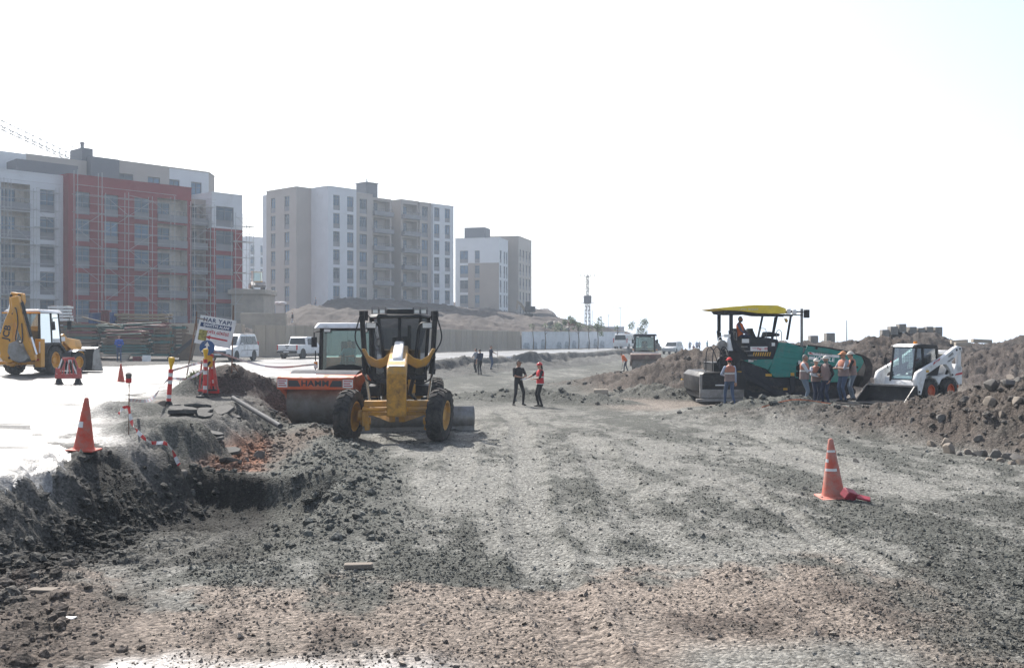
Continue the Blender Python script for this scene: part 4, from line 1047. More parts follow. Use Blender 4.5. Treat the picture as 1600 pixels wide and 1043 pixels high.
    b = MB(); b.poly([(-.40,yc0,1.9),(.40,yc0,1.9),(.60,yc0-.05,3.3),(-.60,yc0-.05,3.3)])
    for s in (-1, 1):
        b.poly([(s*.42,yc0,1.6),(s*.73,yc0+.34,1.6),(s*.85,yc0+.34,3.3),(s*.62,yc0-.05,3.3)]); b.poly([(s*.75,yc0+.36,1.6),(s*.75,yc1,1.6),(s*.86,yc1,3.3),(s*.86,yc0+.36,3.3)])
    b.build('cab_glass', [g_dark], g, smooth=0)
    b = MB(); b.bx(-.25,.25,3.9,4.35,1.55,1.95); b.bx(-.25,.25,4.3,4.42,1.9,2.75); b.build('operator_seat', [m_seat], g, bevel=.04)
    b = MB(); b.cyl((0,3.5,1.5),(0,3.42,2.15),.06); b.cyl((0,3.42,2.15),(.0,3.36,2.25),.17); b.build('steering_column', [m_blk], g)
    # lamp frame and lamps
    b = MB(); b.tube(curve_pts([(-.92,2.55,3.02),(-.72,2.55,3.14),(-.56,2.55,3.02),(-.50,2.5,2.55),(-.44,2.5,2.12),(-.25,2.5,2.0),(.25,2.5,2.0),(.44,2.5,2.12),(.50,2.5,2.55),(.56,2.55,3.02),(.72,2.55,3.14),(.92,2.55,3.02)], 6), .038, 8)
    b.bx(-.18,.18,2.44,2.56,1.90,2.05); b.build('lamp_frame', [m_blk], g)
    for s in (-1, 1):
        b = MB(); b.bx(s*.80-.15,s*.80+.15,2.44,2.58,2.98,3.16); o = b.build('head_lamp', [m_blk], g, bevel=.02)
        b = MB(); b.bx(s*.80-.13,s*.80+.13,2.432,2.438,3.0,3.14); b.build('lens', [m_lamp], o, smooth=0)
        for k in (0, 1):
            b = MB(); x = s*(.50+.20*k); b.bx(x-.08,x+.08,2.98,3.08,3.42,3.54); b.tube([(x-.1,3.05,3.4),(x-.1,3.02,3.6),(x+.1,3.02,3.6),(x+.1,3.05,3.4)], .014); o = b.build('roof_lamp', [m_blk], g)
            b = MB(); b.bx(x-.07,x+.07,2.972,2.978,3.43,3.53); b.build('lens', [m_lamp], o, smooth=0)
        b = MB(); b.bx(s*1.02-.11,s*1.02+.11,2.95,3.0,3.22,3.50); b.tube([(s*.86,3.4,3.3),(s*1.02,3.05,3.45)], .018); b.build('mirror', [m_blk], g, bevel=.02)
    # rear: engine hood, tandems, ripper frame
    b = MB(); b.prism([(4.9,1.1),(8.1,1.1),(8.3,1.5),(8.2,2.15),(7.8,2.3),(4.9,2.35)], 'x', -.6, .6); b.build('engine_hood', [m_yel], g, bevel=.04)
    b = MB(); b.cyl((.25,5.6,2.3),(.25,5.6,3.1),.06); b.build('exhaust_stack', [m_blk], g)
    for s in (-1, 1):
        b = MB(); b.prism([(4.7,.55),(7.3,.55),(7.35,.85),(6.5,1.0),(5.5,1.0),(4.65,.85)], 'x', s*.78, s*.92); b.build('tandem_case', [m_yel], g, bevel=.02)
        b = MB(); b.bx(s*.45,s*.95,3.2,4.7,1.0,1.3); b.build('side_tank', [m_blk], g, bevel=.03)
        b = MB(); b.bx(s*.62,s*.95,3.1,3.35,.6,.66); b.bx(s*.62,s*.95,3.1,3.35,.9,.96); b.bx(s*.9,s*.93,3.1,3.3,.6,1.4); b.build('step', [m_blk], g)
    for s in (-1, 1): b = MB(); bar(b, (s*.35,3.0,1.3), (s*.35,5.0,1.1), .22, .4); b.build('rear_frame', [m_yel], g, bevel=.02)
    b = MB(); b.bx(-.7,.7,7.9,8.4,.6,1.2); b.build('rear_bumper', [m_yel], g, bevel=.02)
    return g
grader = make_grader()

# ---------------------------------------------------------------- road roller (front faces -y)
def make_roller(label, loc, rz, body, word=True, roof_m=m_wht, art=0):
    r = thing('road_roller', label, 'roller', loc, rz, 'road rollers')
    b = MB(); b.lathe([(-1.07,.0),(-1.07,.75),(1.07,.75),(1.07,.0)], 'x', (0,1.02,.75), n=56); b.lathe([(-1.075,.55),(-1.09,.55),(-1.09,.3)], 'x', (0,1.02,.75), n=20)
    b.build('drum', [m_drum], r, smooth=30)
    b = MB(); b.bx(-1.24,1.24,-.06,.10,1.16,1.52); b.prism([(-.06,1.52),(.10,1.52),(.26,1.60),(.2,1.62),(.0,1.56)], 'x', -1.24, 1.24)
    fb = b.build('front_beam', [body], r, bevel=.02)
    b = MB(); b.prism([(-.03,1.525),(.12,1.527),(.3,1.612),(.25,1.63)], 'x', -1.2, -.1 if word else -1.1); b.build('edge_strip', [m_wht], fb, smooth=0)
    for s in (-1, 1):
        b = MB(); b.prism([(.1,1.16),(.1,1.54),(.55,1.60),(.9,1.64),(1.25,1.56),(1.75,1.25),(2.25,1.05),(2.25,.7),(1.5,.72),(1.2,.55),(.85,.55),(.6,.9)], 'x', s*1.12, s*1.25); b.build('side_frame', [body], r, bevel=.02)
        b = MB(); b.cyl((s*1.13,1.02,.75),(s*1.29,1.02,.75),.2); b.build('drum_bearing', [m_blk], r)
    b = MB(); b.bx(-1.24,1.24,2.1,2.3,.7,1.25); b.build('rear_beam', [body], r, bevel=.02)
    b = MB(); b.lathe([(-1.09,.86),(-1.09,.97),(1.09,.97),(1.09,.86)], 'x', (0,1.02,.75), n=22, a0=R(10), a1=R(150)); b.build('drum_cover', [m_cov], r)
    b = MB(); b.bx(-.45,.45,2.25,3.2,.55,1.1); b.build('articulation', [m_blk], r, bevel=.03)
    # cab
    b = MB(); b.prism([(2.75,1.15),(4.7,1.15),(4.7,1.55),(3.0,1.62),(2.75,1.55)], 'x', -.88, .88); b.build('cab_base', [m_char], r, bevel=.04)
    b = MB(); pr = [(-.88,1.5),(.88,1.5),(.88,1.58),(.6,1.76),(.25,1.84),(-.25,1.84),(-.6,1.76),(-.88,1.58)]
    b.prism(pr, 'y', 2.78, 2.98); b.build('cab_apron', [m_blk], r, bevel=.02)
    b = MB()
    for s in (-1, 1):
        bar(b, (s*.84,2.86,1.5), (s*.80,2.95,3.05), .10); bar(b, (s*.84,4.55,1.5), (s*.80,4.5,3.05), .09); bar(b, (s*.84,3.75,1.5), (s*.80,3.75,3.05), .07)
        bar(b, (s*.82,2.9,1.6), (s*.82,4.55,1.6), .08)
        b.tube([(s*.80,2.8,2.95),(s*1.02,2.6,2.9),(s*1.02,2.6,2.45)], .02); b.bx(s*1.02-.09,s*1.02+.09,2.57,2.62,2.42,2.75)
    bar(b, (-.8,4.5,3.0), (.8,4.5,3.0), .08); bar(b, (-.8,2.93,3.0), (.8,2.93,3.0), .08)
    b.build('cab_frame', [m_blk], r)
    b = MB(); b.poly([(-.8,2.9,1.66),(.8,2.9,1.66),(.78,2.95,3.02),(-.78,2.95,3.02)]); b.poly([(-.8,4.55,1.66),(.8,4.55,1.66),(.78,4.5,3.02),(-.78,4.5,3.02)])
    for s in (-1, 1): b.poly([(s*.85,2.95,1.6),(s*.85,4.5,1.6),(s*.81,4.5,3.02),(s*.81,2.95,3.02)])
    b.build('cab_glass', [g_teal], r, smooth=0)
    b = MB(); b.prism([(-1.0,2.62),(1.0,2.62),(1.06,2.9),(1.02,4.75),(-1.02,4.75),(-1.06,2.9)], 'z', 3.04, 3.22, top=[(-.86,2.75),(.86,2.75),(.94,3.0),(.9,4.6),(-.9,4.6),(-.94,3.0)]); rf = b.build('cab_roof', [roof_m], r, bevel=.04, seg=2)
    for s in (-1, 1):
        b = MB(); b.bx(s*.6-.12,s*.6+.12,2.6,2.7,2.9,3.03); o = b.build('work_lamp', [m_blk], r, bevel=.015)
        b = MB(); b.bx(s*.6-.10,s*.6+.10,2.592,2.598,2.92,3.01); b.build('lens', [m_lamp], o, smooth=0)
        b = MB(); b.bx(s*.98-.06,s*.98+.06,2.7,2.82,1.72,1.95); o = b.build('turn_lamp', [m_wht], r, bevel=.02)
        b = MB(); b.bx(s*.98-.055,s*.98+.055,2.69,2.698,1.84,1.94); b.build('lens', [m_amber], o, smooth=0)
    b = MB(); b.bx(-.25,.25,3.8,4.2,1.5,1.85); b.bx(-.25,.25,4.15,4.28,1.8,2.6); b.build('operator_seat', [m_seat], r, bevel=.04)
    b = MB(); b.cyl((0,3.2,1.5),(0,3.4,2.05),.05); b.lathe([(-.012,.15),(.012,.15),(.012,.18),(-.012,.18),(-.012,.15)], 'z', (0,3.42,2.08), n=16); b.build('steering_wheel', [m_blk], r)
    b = MB(); b.prism([(4.6,1.0),(6.5,1.0),(6.6,1.3),(6.5,1.85),(6.1,2.0),(4.7,2.05)], 'x', -.8, .8); b.build('engine_hood', [body], r, bevel=.06, seg=2)
    for s in (-1, 1): wheel(r, (s*.80,4.45,.78), .78, .56, m_wht, (0,0,0), 18, 'chev', s)
    for s in (-1, 1):
        b = MB(); b.prism([(3.3,1.35),(3.5,1.62),(5.3,1.66),(5.55,1.4),(5.4,1.38),(5.2,1.58),(3.6,1.56),(3.45,1.34)], 'x', s*.55, s*1.06); b.build('wheel_fender', [m_char], r, bevel=.01)
        b = MB(); b.bx(s*.9,s*1.05,3.0,3.3,.7,.75); b.bx(s*.9,s*1.05,3.0,3.3,1.05,1.1); b.tube([(s*1.0,2.85,.7),(s*1.0,2.85,2.3)], .02); b.build('step', [m_blk], r)
    if word:
        letters(r, 'HAMM', .235, m_inkg, (0,-.066,1.345), XF, 1.08, .008, 1.25)
        for s in (-1, 1):
            b = MB(); b.prism([(s*.46,1.25),(s*.86,1.25),(s*.86,1.44),(s*.56,1.44)], 'y', -.068, -.062); b.build('dark_panel', [m_inkg], r, smooth=0)
            b = MB(); b.bx(s*1.05-.16,s*1.05+.16,-.07,-.063,1.23,1.47); o = b.build('sticker', [m_sigw], r, smooth=0)
            b = MB()
            for k in range(3): b.bx(s*1.05-.13,s*1.05+.13-.05*(k % 2),-.075,-.071,1.27+.07*k,1.30+.07*k)
            b.build('sticker_print', [m_inkr], o, smooth=0)
    if art:
        AM = Matrix.Translation((0,2.6,0)) @ Matrix.Rotation(R(art), 4, 'Z') @ Matrix.Translation((0,-2.6,0))
        for o in r.children:
            if o.name.split('.')[0] in ('drum', 'front_beam', 'side_frame', 'drum_bearing', 'rear_beam', 'drum_cover', 'lettering', 'dark_panel', 'sticker'): o.matrix_local = AM @ Matrix.LocRotScale(o.location, o.rotation_euler, o.scale)
    return r
RX, RY = -5.2, 31.1
roller = make_roller('orange road roller with grey steel drum and white cab roof, behind the yellow grader', (RX, RY, tz(-5.6, 33)-.05), R(6), m_org, art=-17)
R2X, R2Y = at(1009, 84), 84.0
roller2 = make_roller('distant road roller with faded red frame and grey drum on the far bed', (R2X, R2Y, -.42), R(-6), m_orr, False, m_char)

# ---------------------------------------------------------------- asphalt paver: side to camera, hopper to the right (+x), near side y=0
def make_paver():
    PX, PY = at(1087, 40.0), 40.0
    p = thing('asphalt_paver', 'green and charcoal asphalt paver with yellow canopy, crew standing beside it', 'paver', (PX, PY, tz(PX+3.5, PY+.2)), 0)
    A = lambda L: [(zx*.004314-.175, 4.075-zy*.004314) for zx, zy in L]          # side drawing
    Bq = lambda L: [(zx*.005312-.675, 4.325-zy*.005312) for zx, zy in L]
    W = 2.6
    # tracks
    for k, y0 in enumerate((.05, W-.45)):
        b = MB(); x0, x1, r_ = 2.0, 5.35, .34; pts = []
        for i in range(9): a = R(90+22.5*i); pts.append((x0+r_*math.cos(a), r_+.02+r_*math.sin(a)))
        for i in range(9): a = R(-90+22.5*i); pts.append((x1+r_*math.cos(a), r_+.02+r_*math.sin(a)))
        b.prism(pts, 'y', y0, y0+.36)
        n = 26
        for i in range(n):
            x = x0+(x1-x0)*i/(n-1)
            b.bx(x-.045,x+.045,y0-.03,y0+.40,-.01,.05); b.bx(x-.045,x+.045,y0-.03,y0+.40,.68,.73)
        o = b.build('crawler_track', [m_tyre], p, smooth=0)
        b = MB()
        for i in range(6): b.cyl((x0+(x1-x0)*i/5,y0-.035,.34),(x0+(x1-x0)*i/5,y0+.0,.34),.24 if i in (0,5) else .17, n=18)
        b.bx(x0+.2,x1-.2,y0-.03,y0-.005,.28,.48); b.build('track_roller', [m_char], o)
    # main hull
    b = MB(); b.prism(A([(455,560),(480,545),(690,638),(745,705),(955,705),(1230,705),(1230,790),(470,790),(430,700)]), 'y', .05, W-.05); b.build('hull', [m_char], p, bevel=.02)
    b = MB(); b.prism(A([(795,382),(880,388),(1018,432),(1005,545),(955,572),(948,702),(742,702),(700,640)]), 'y', -.02, W+.02); gp_ = b.build('engine_cover', [m_teal], p, bevel=.03)
    b = MB()
    for k in range(5):
        z = 2.15-.25*k
        b.prism([(3.28+.03*k,z),(4.0,z-.08),(4.0,z-.13),(3.28+.03*k,z-.05)], 'y', -.035, -.015)
    b.build('cover_rib', [m_teal], gp_, bevel=.008)
    b = MB(); b.prism(A([(470,545),(560,538),(752,535),(695,632)]), 'y', -.02, .06); b.build('side_panel', [m_teal], p, bevel=.01)
    b = MB(); b.prism(A([(450,350),(470,338),(700,340),(790,360),(788,385),(755,532),(470,542),(520,520),(500,430)]), 'y', .0, W); b.build('operator_platform', [m_char], p, bevel=.02)
    # push arm
    b = MB(); b.prism(A([(440,655),(560,690),(640,745),(760,815),(885,815),(885,862),(740,858),(600,770),(520,735),(440,720)]), 'y', -.14, -.04); b.build('tow_arm', [m_char], p, bevel=.02)
    b = MB(); b.bx(3.68,3.86,-.1,.1,.45,1.1); b.build('arm_guide', [m_char], p, bevel=.015)
    # screed at the rear
    b = MB(); b.prism(A([(50,690),(95,650),(430,650),(470,700),(470,890),(80,890),(75,840),(60,830)]), 'y', -.55, W+.55); sc = b.build('screed', [m_blk], p, bevel=.02)
    b = MB(); b.bx(-.1,1.7,-.75,-.56,.16,.26); b.bx(.05,1.75,-.62,-.555,.28,.62); b.bx(.05,.15,-.6,-.5,.3,1.2); b.build('end_plate', [m_steel], sc, bevel=.01)
    b = MB(); b.bx(.15,1.3,-.58,-.555,.75,1.15); b.build('screed_door', [m_blk], sc, bevel=.01)
    b = MB(); b.tube([(.65,-.58,.78),(1.15,-.58,.78)], .025); b.build('burner_pipe', [m_sigw], sc)
    b = MB()
    for x in (.36,.62,.9): b.tube(curve_pts([(x,-.2,1.3),(x+.02,-.2,2.0),(x+.16,-.2,2.25),(x+.34,-.2,2.0),(x+.55,-.2,1.3)], 5), .02)
    b.tube([(.3,-.2,1.62),(1.4,-.2,1.62)], .02)
    b.build('handrail', [m_char], p)
    b = MB(); b.bx(.75,1.5,.2,W-.2,1.25,1.62); b.cyl((1.05,-.1,1.66),(1.05,.1,1.66),.22); b.tube(curve_pts([(.9,-.05,1.5),(1.0,-.1,1.9),(1.4,-.1,1.8),(1.5,0,1.5)]), .03); b.bx(1.3,1.75,0,.6,1.2,2.1); b.build('auger_drive', [m_blk], p, bevel=.02)
    # rear canopy arm, posts
    b = MB(); arm = [(345,275),(383,290),(390,350),(440,430),(520,505),(540,530),(470,540),(410,500),(360,400)]
    for y in (.05, W-.22): b = MB(); b.prism(A(arm), 'y', y, y+.17); b.build('canopy_arm', [m_char], p, bevel=.015)
    for y in (.13, W-.13):
        for (q0, q1, w_) in (((1.41,y,2.85),(1.41,y,3.60),.13), ((3.02,y,2.55),(3.22,y,3.52),.08), ((3.60,y,2.52),(3.75,y,3.45),.08)): b = MB(); bar(b, q0, q1, w_); b.build('canopy_post', [m_char], p, bevel=.01)
    b = MB(); b.prism(A([(192,78),(340,63),(560,46),(770,49),(848,78),(842,124),(700,124),(600,121),(480,104),(400,96),(290,92)]), 'y', -.2, W+.2); cn = b.build('canopy', [m_cany], p, bevel=.02)
    b = MB(); b.prism(A([(300,95),(430,98),(610,122),(560,126),(420,128),(320,120)]), 'y', 0, W); b.prism(A([(440,98),(700,126),(850,128),(850,140),(690,138)]), 'y', 0, W); b.build('canopy_underside', [m_char], cn)
    letters(cn, 'ATEŞ İNŞAAT', .10, m_sigw, (2.05,-.21,3.705), XF, 1.1)
    b = MB()
    for y in (-.1, W*.5, W+.1): b.tube([(3.4,y,3.62),(4.15,y,3.62),(4.15,y,3.48),(3.45,y,3.50)], .025)
    b.tube([(3.75,-.1,3.66),(3.75,W+.1,3.66)], .025); b.tube([(4.15,-.1,3.62),(4.15,W+.1,3.62)], .025); b.build('canopy_bracket', [m_char], p)
    for (x, z) in ((3.6,3.63),(3.82,3.60)):
        b = MB(); b.bx(x-.08,x+.08,-.16,-.02,z-.1,z+.1); b.build('work_lamp', [m_sigw], p, bevel=.02)
    b = MB(); b.cyl((3.53,.1,3.27),(3.60,.1,3.30),.10,.07); b.build('warning_horn', [m_haz], p)
    b = MB(); b.cyl((4.17,.1,2.1),(4.17,.1,3.74),.055,n=12); b.bx(4.05,4.3,.0,.2,2.0,2.2); b.build('exhaust_pipe', [m_steel], p)
    b = MB(); b.bx(4.24,4.44,-.05,.1,3.38,3.70); b.tube([(4.17,.0,3.6),(4.26,.0,3.6)], .02); b.build('mirror', [m_blk], p, bevel=.04)
    # seats, consoles, rails
    for (x, nm) in ((1.78,'operator_seat'),(2.42,'spare_seat')):
        b = MB(); y0 = .35; b.bx(x-.12,x+.38,y0,y0+.5,2.50,2.64); b.prism([(x-.16,2.55),(x-.05,2.6),(x-.09,2.98),(x-.2,2.96)], 'y', y0, y0+.5); b.build(nm, [m_seat], p, bevel=.03)
    b = MB(); b.prism([(2.30,2.55),(2.68,2.58),(2.55,2.86),(2.48,2.98),(2.36,2.98),(2.3,2.8)], 'y', 1.2, 1.7); b.prism([(2.78,2.62),(3.36,2.66),(3.38,2.76),(3.0,2.84),(2.84,2.84)], 'y', .3, 1.0); b.build('control_console', [m_seat], p, bevel=.03)
    b = MB()
    for (x0, x1, z) in ((2.5,2.78,2.95),(3.18,3.38,2.88),(1.5,1.62,2.82)):
        b.tube(curve_pts([(x0,.1,2.5),(x0+.01,.1,z-.05),((x0+x1)/2,.1,z+.02),(x1-.01,.1,z-.05),(x1,.1,2.5)], 4), .016)
    b.build('guard_rail', [m_steel], p)
    b = MB(); b.cyl((1.02,-.12,2.33),(1.02,.12,2.33),.19,n=20); b.cyl((1.02,-.15,2.33),(1.02,-.12,2.33),.08); o = b.build('cable_reel', [m_steel], p, bevel=.01)
    b = MB(); b.cyl((1.3,.0,2.1),(1.3,.0,2.6),.16,.05,n=14); b.bx(1.1,1.35,-.05,.2,2.62,2.74); b.tube([(.86,0,2.3),(.9,0,2.6),(1.1,0,2.7)], .02); b.build('spray_tank', [m_sigw], p)
    for k in range(4): b = MB(); b.bx(1.78+.12*k,2.0+.12*k,-.12,.02,2.24-.17*k,2.27-.17*k); b.build('step', [m_steel], p)
    # signs
    b = MB(); b.bx(2.13,2.80,-.03,-.015,2.08,2.26); o = b.build('sign_board', [m_sigw], p, smooth=0)
    letters(o, 'Fay - 03', .125, m_inkr, (2.60,-.034,2.17), XF, 1, .004); letters(o, 'ATEŞ', .07, m_inkr, (2.29,-.034,2.19), XF)
    b = MB(); b.bx(1.80,2.08,-.03,-.015,2.40,2.56); b.build('notice_sticker', [m_sigw], p, smooth=0)
    b = MB(); b.bx(2.2,2.94,-.02,-.008,1.88,2.05); o = b.build('hazard_panel', [m_blk], p, smooth=0)
    b = MB()
    for k in range(8): x = 2.22+.09*k; b.prism([(x,1.89),(x+.045,1.89),(x+.085,2.04),(x+.04,2.04)], 'y', -.028, -.022)
    b.build('hazard_stripe', [m_haz], o, smooth=0)
    for (x, z, w, h, mt) in ((2.05,1.66,.2,.09,m_sigw),(2.72,1.10,.24,.1,m_haz),(3.7,1.12,.14,.12,m_haz),(1.62,1.16,.16,.14,m_haz),(3.38,.57,.16,.08,m_haz),(2.96,2.28,.13,.13,m_sigw),(4.0,1.58,.2,.14,m_sigw)):
        b = MB(); b.bx(x,x+w,-.16,-.15,z,z+h) if z < 1.0 else b.bx(x,x+w,-.038,-.03,z,z+h); b.build('decal', [mt], p, smooth=0)
    b = MB(); b.prism([(2.12,2.34),(2.75,2.34),(2.72,2.5),(2.55,2.56),(2.2,2.58)], 'y', -.008, -.001); b.build('platform_window', [m_cglass], p, smooth=0)
    # hopper
    side = Bq([(945,380),(1080,396),(1200,420),(1340,457),(1357,500),(1335,545),(1290,600),(1180,650),(960,650),(885,600),(905,470)])
    b = MB(); b.prism(side, 'y', W+.02, W+.12); b.build('hopper_wing', [m_teal], p, bevel=.015)
    b = MB(); b.prism(side, 'y', -.12, -.02); hp = b.build('hopper_wing', [m_teal], p, bevel=.015)
    b = MB(); b.prism(Bq([(950,470),(1330,560),(1290,640),(960,650)]), 'y', 0, W); b.build('hopper_floor', [m_char], p)
    b = MB(); top = Bq([(945,374),(1080,390),(1200,413),(1345,448),(1400,478),(1420,530),(1415,600),(1385,650),(1345,690),(1325,680),(1350,620),(1368,540),(1358,485),(1335,460),(1200,424),(1080,400),(945,384)])
    for y in (-.14, W): b.prism(top, 'y', y, y+.14)
    b.prism(Bq([(1365,470),(1420,530),(1415,600),(1345,690),(1330,680),(1368,560)]), 'y', -.1, W+.1)
    b.build('rubber_apron', [m_blk], hp, bevel=.01)
    b = MB(); b.prism(Bq([(945,428),(1175,452),(1175,472),(945,447)]), 'y', -.135, -.125); o = b.build('name_banner', [m_sigw], hp, smooth=0)
    letters(o, 'ATEŞ İNŞAAT', .105, m_ink, (4.95,-.138,1.985), (R(90), R(5.9), 0), 1.05)
    b = MB(); b.prism(Bq([(950,440),(958,430),(968,432),(985,446)]), 'y', -.145, -.139); b.build('roof_emblem', [m_inkr], o, smooth=0)
    letters(hp, 'VÖGELE', .20, m_inkw, (4.98,-.125,1.77), (R(90), R(5.9), 0), 1.15, .006)
    letters(hp, 'POWERFEEDER', .085, m_inkw, (4.75,-.125,1.60), (R(90), R(5.9), 0), 1.05)
    b = MB(); b.prism([(4.38,1.76),(4.60,1.74),(4.57,1.87),(4.40,1.88)], 'y', -.13, -.124); b.build('emblem', [m_inkw], hp, smooth=0)
    b = MB(); b.bx(5.3,6.3,-.14,-.115,1.42,1.50); b.build('hopper_rib', [m_char], hp)
    for (x, z) in ((4.68,2.2),(5.85,1.98)):
        b = MB(); b.cyl((x,-.16,z),(x,-.1,z),.05); b.build('pin', [m_blk], hp)
    b = MB(); b.cyl((5.75,-.05,.42),(5.75,W,.42),.18,n=16); b.cyl((6.1,-.05,.5),(6.1,W,.5),.14,n=14); b.bx(4.6,6.2,.1,W-.1,.45,.95); b.build('push_roller', [m_char], p)
    return p
paver = make_paver()

# ---------------------------------------------------------------- skid steer loader (front faces -y)
def make_skid():
    SX, SY = at(1422, 37.2), 37.2
    s_ = thing('skid_steer_loader', 'white skid steer loader with black bucket down, behind the stony heap', 'loader', (SX, SY, tz(SX, SY)-.02), R(-56))
    for s in (-1, 1):
        for y in (-.05, 1.12): wheel(s_, (s*.76,y,.43), .43, .31, m_org, (0,0,0), 16, 'chev', s, .52)
    b = MB(); b.prism([(-.55,.28),(1.75,.28),(1.95,.5),(1.95,.98),(1.6,1.02),(.9,.92),(-.45,.92),(-.55,.7)], 'x', -.56, .56); b.build('chassis', [m_wht], s_, bevel=.03)
    for s in (-1, 1):
        b = MB(); b.prism([(-.45,.90),(-.5,.62),(-.35,.84),(.0,.93),(.35,.84),(.55,.62),(.72,.84),(1.05,.93),(1.5,.86),(1.75,.6),(1.98,.62),(1.98,1.25),(1.62,1.38),(1.45,1.05),(1.0,1.0)], 'x', s*.56, s*.80); b.build('side_fender', [m_wht], s_, bevel=.015)
        b = MB(); b.prism([(-.28,.97),(.62,.97),(.80,1.42),(.0,1.26)], 'x', s*.62, s*.70); b.build('side_screen', [m_blk], s_, smooth=0)
        # lift arm
        b = MB(); b.prism([(-.78,.32),(-.62,.30),(-.42,.78),(-.30,1.02),(.55,1.36),(.86,1.36),(1.05,1.22),(1.22,.92),(1.30,.95),(1.26,1.20),(1.22,1.45),(1.62,1.78),(1.80,1.85),(1.88,1.80),(1.82,1.98),(1.60,2.02),(1.40,1.96),(.62,1.60),(-.55,1.20),(-.80,1.10),(-.92,.85)], 'x', s*.72, s*.88); ar = b.build('lift_arm', [m_wht], s_, bevel=.015)
        b = MB(); b.prism([(1.62,2.0),(1.80,2.0),(1.92,1.85),(1.92,1.1),(1.72,1.1),(1.70,1.7)], 'x', s*.68, s*.80); b.build('rear_upright', [m_wht], s_, bevel=.015)
        b = MB(); b.cyl((s*.77,1.02,1.0),(s*.77,1.5,1.75),.045); b.build('arm_cylinder', [m_blk], ar)
        for (y, z) in ((1.70,1.92),(1.5,1.88),(1.24,.98),(-.74,.42)):
            c = MB(); c.cyl((s*.88,y,z),(s*.90,y,z),.04); c.build('pin', [m_blk], ar)
        b = MB(); b.bx(s*.885,s*.889,-.35,-.18,1.10,1.18) ; b.build('decal', [m_haz], ar, smooth=0)
        b = MB(); b.prism([(.05,1.36),(.42,1.50),(.50,1.60),(.12,1.46)], 'x', s*.884, s*.892); bd = b.build('name_badge', [m_inkr], ar, smooth=0)
        b = MB(); b.prism([(1.5,.95),(1.98,.98),(1.98,1.06),(1.62,1.02)], 'x', s*.802, s*.808); b.build('red_stripe', [m_inkr], s_, smooth=0)
        rz_ = (R(90), 0, R(-90)) if s < 0 else (R(90), 0, R(90))
        o = letters(ar, 'bobcat', .085, m_inkw, (s*.895,.27,1.48), rz_)
        o.rotation_euler = (R(90), R(-21) if s > 0 else R(21), R(90) if s > 0 else R(-90)); o.rotation_mode = 'XYZ'
        M = Matrix.Translation((s*.895,.27,1.48)) @ Matrix.Rotation(R(90 if s > 0 else -90), 4, 'Z') @ Matrix.Rotation(R(90), 4, 'X') @ Matrix.Rotation(R(21 if s > 0 else -21), 4, 'Z'); o.matrix_local = M
        o = letters(ar, 'HASEL', .12, m_inkg, (0,0,0), XF); o.matrix_local = Matrix.Translation((s*.895,1.14,1.70)) @ Matrix.Rotation(R(90 if s > 0 else -90), 4, 'Z') @ Matrix.Rotation(R(90), 4, 'X') @ Matrix.Rotation(R(25 if s > 0 else -25), 4, 'Z')
        o = letters(ar, 'MAKİNA', .10, m_inkg, (0,0,0), XF); o.matrix_local = Matrix.Translation((s*.895,1.12,1.52)) @ Matrix.Rotation(R(90 if s > 0 else -90), 4, 'Z') @ Matrix.Rotation(R(90), 4, 'X') @ Matrix.Rotation(R(22 if s > 0 else -22), 4, 'Z')
    b = MB(); b.bx(-.7,.7,1.66,1.80,1.72,1.86); b.build('arm_cross_tube', [m_wht], s_, bevel=.03)
    b = MB(); b.bx(-.62,.62,1.96,2.06,.45,1.22); b.build('tailgate', [m_org], s_, bevel=.04)
    b = MB(); b.prism([(.85,1.0),(1.95,1.0),(1.95,1.35),(.95,1.55)], 'x', -.55, .55); b.build('engine_hood', [m_wht], s_, bevel=.04)
    # cab
    b = MB()
    for s in (-1, 1):
        bar(b, (s*.46,-.52,.75), (s*.46,-.30,1.98), .07); bar(b, (s*.46,.10,1.0), (s*.46,.05,1.98), .09); bar(b, (s*.46,.98,1.1), (s*.46,.90,1.95), .10)
        bar(b, (s*.46,-.32,2.0), (s*.46,.95,1.96), .09); bar(b, (s*.46,-.5,.95), (s*.46,.98,1.2), .08)
    b.bx(-.46,.46,.88,.98,1.1,1.95); b.bx(-.5,.5,-.5,-.42,.6,.85)
    b.build('cab_frame', [m_blk], s_, bevel=.015)
    b = MB(); b.prism([(-.42,1.98),(-.38,2.06),(.0,2.10),(.85,2.06),(.98,1.98)], 'x', -.52, .52); rf = b.build('cab_roof', [m_blk], s_, bevel=.02)
    b = MB(); b.prism([(-.44,2.0),(-.36,2.075),(-.1,2.105),(-.1,2.09),(-.34,2.06),(-.42,1.99)], 'x', -.4, .4); b.build('roof_lip', [m_wht], rf, smooth=0)
    b = MB(); b.cyl((.25,-.05,2.10),(.25,-.05,2.20),.07,.06); b.build('beacon', [m_amber], rf)
    b = MB(); b.poly([(-.44,-.50,.85),(.44,-.50,.85),(.44,-.31,1.96),(-.44,-.31,1.96)]); b.build('windscreen', [g_teal], s_, smooth=0)
    b = MB()
    for s in (-1, 1): b.poly([(s*.47,-.02,1.1),(s*.47,.95,1.25),(s*.47,.88,1.92),(s*.47,.0,1.94)]); b.poly([(s*.47,-.45,1.0),(s*.47,-.02,1.1),(s*.47,.0,1.94),(s*.47,-.30,1.94)])
    b.build('side_glass', [g_clear], s_, smooth=0)
    b = MB()
    for s in (-1, 1):
        for k in range(9): y = .06+.10*k; b.cyl((s*.45,y,1.15),(s*.45,y,1.93),.006,n=4)
        for k in range(7): z = 1.22+.11*k; b.cyl((s*.45,.05,z),(s*.45,.92,z),.006,n=4)
    b.build('side_mesh', [m_blk], s_)
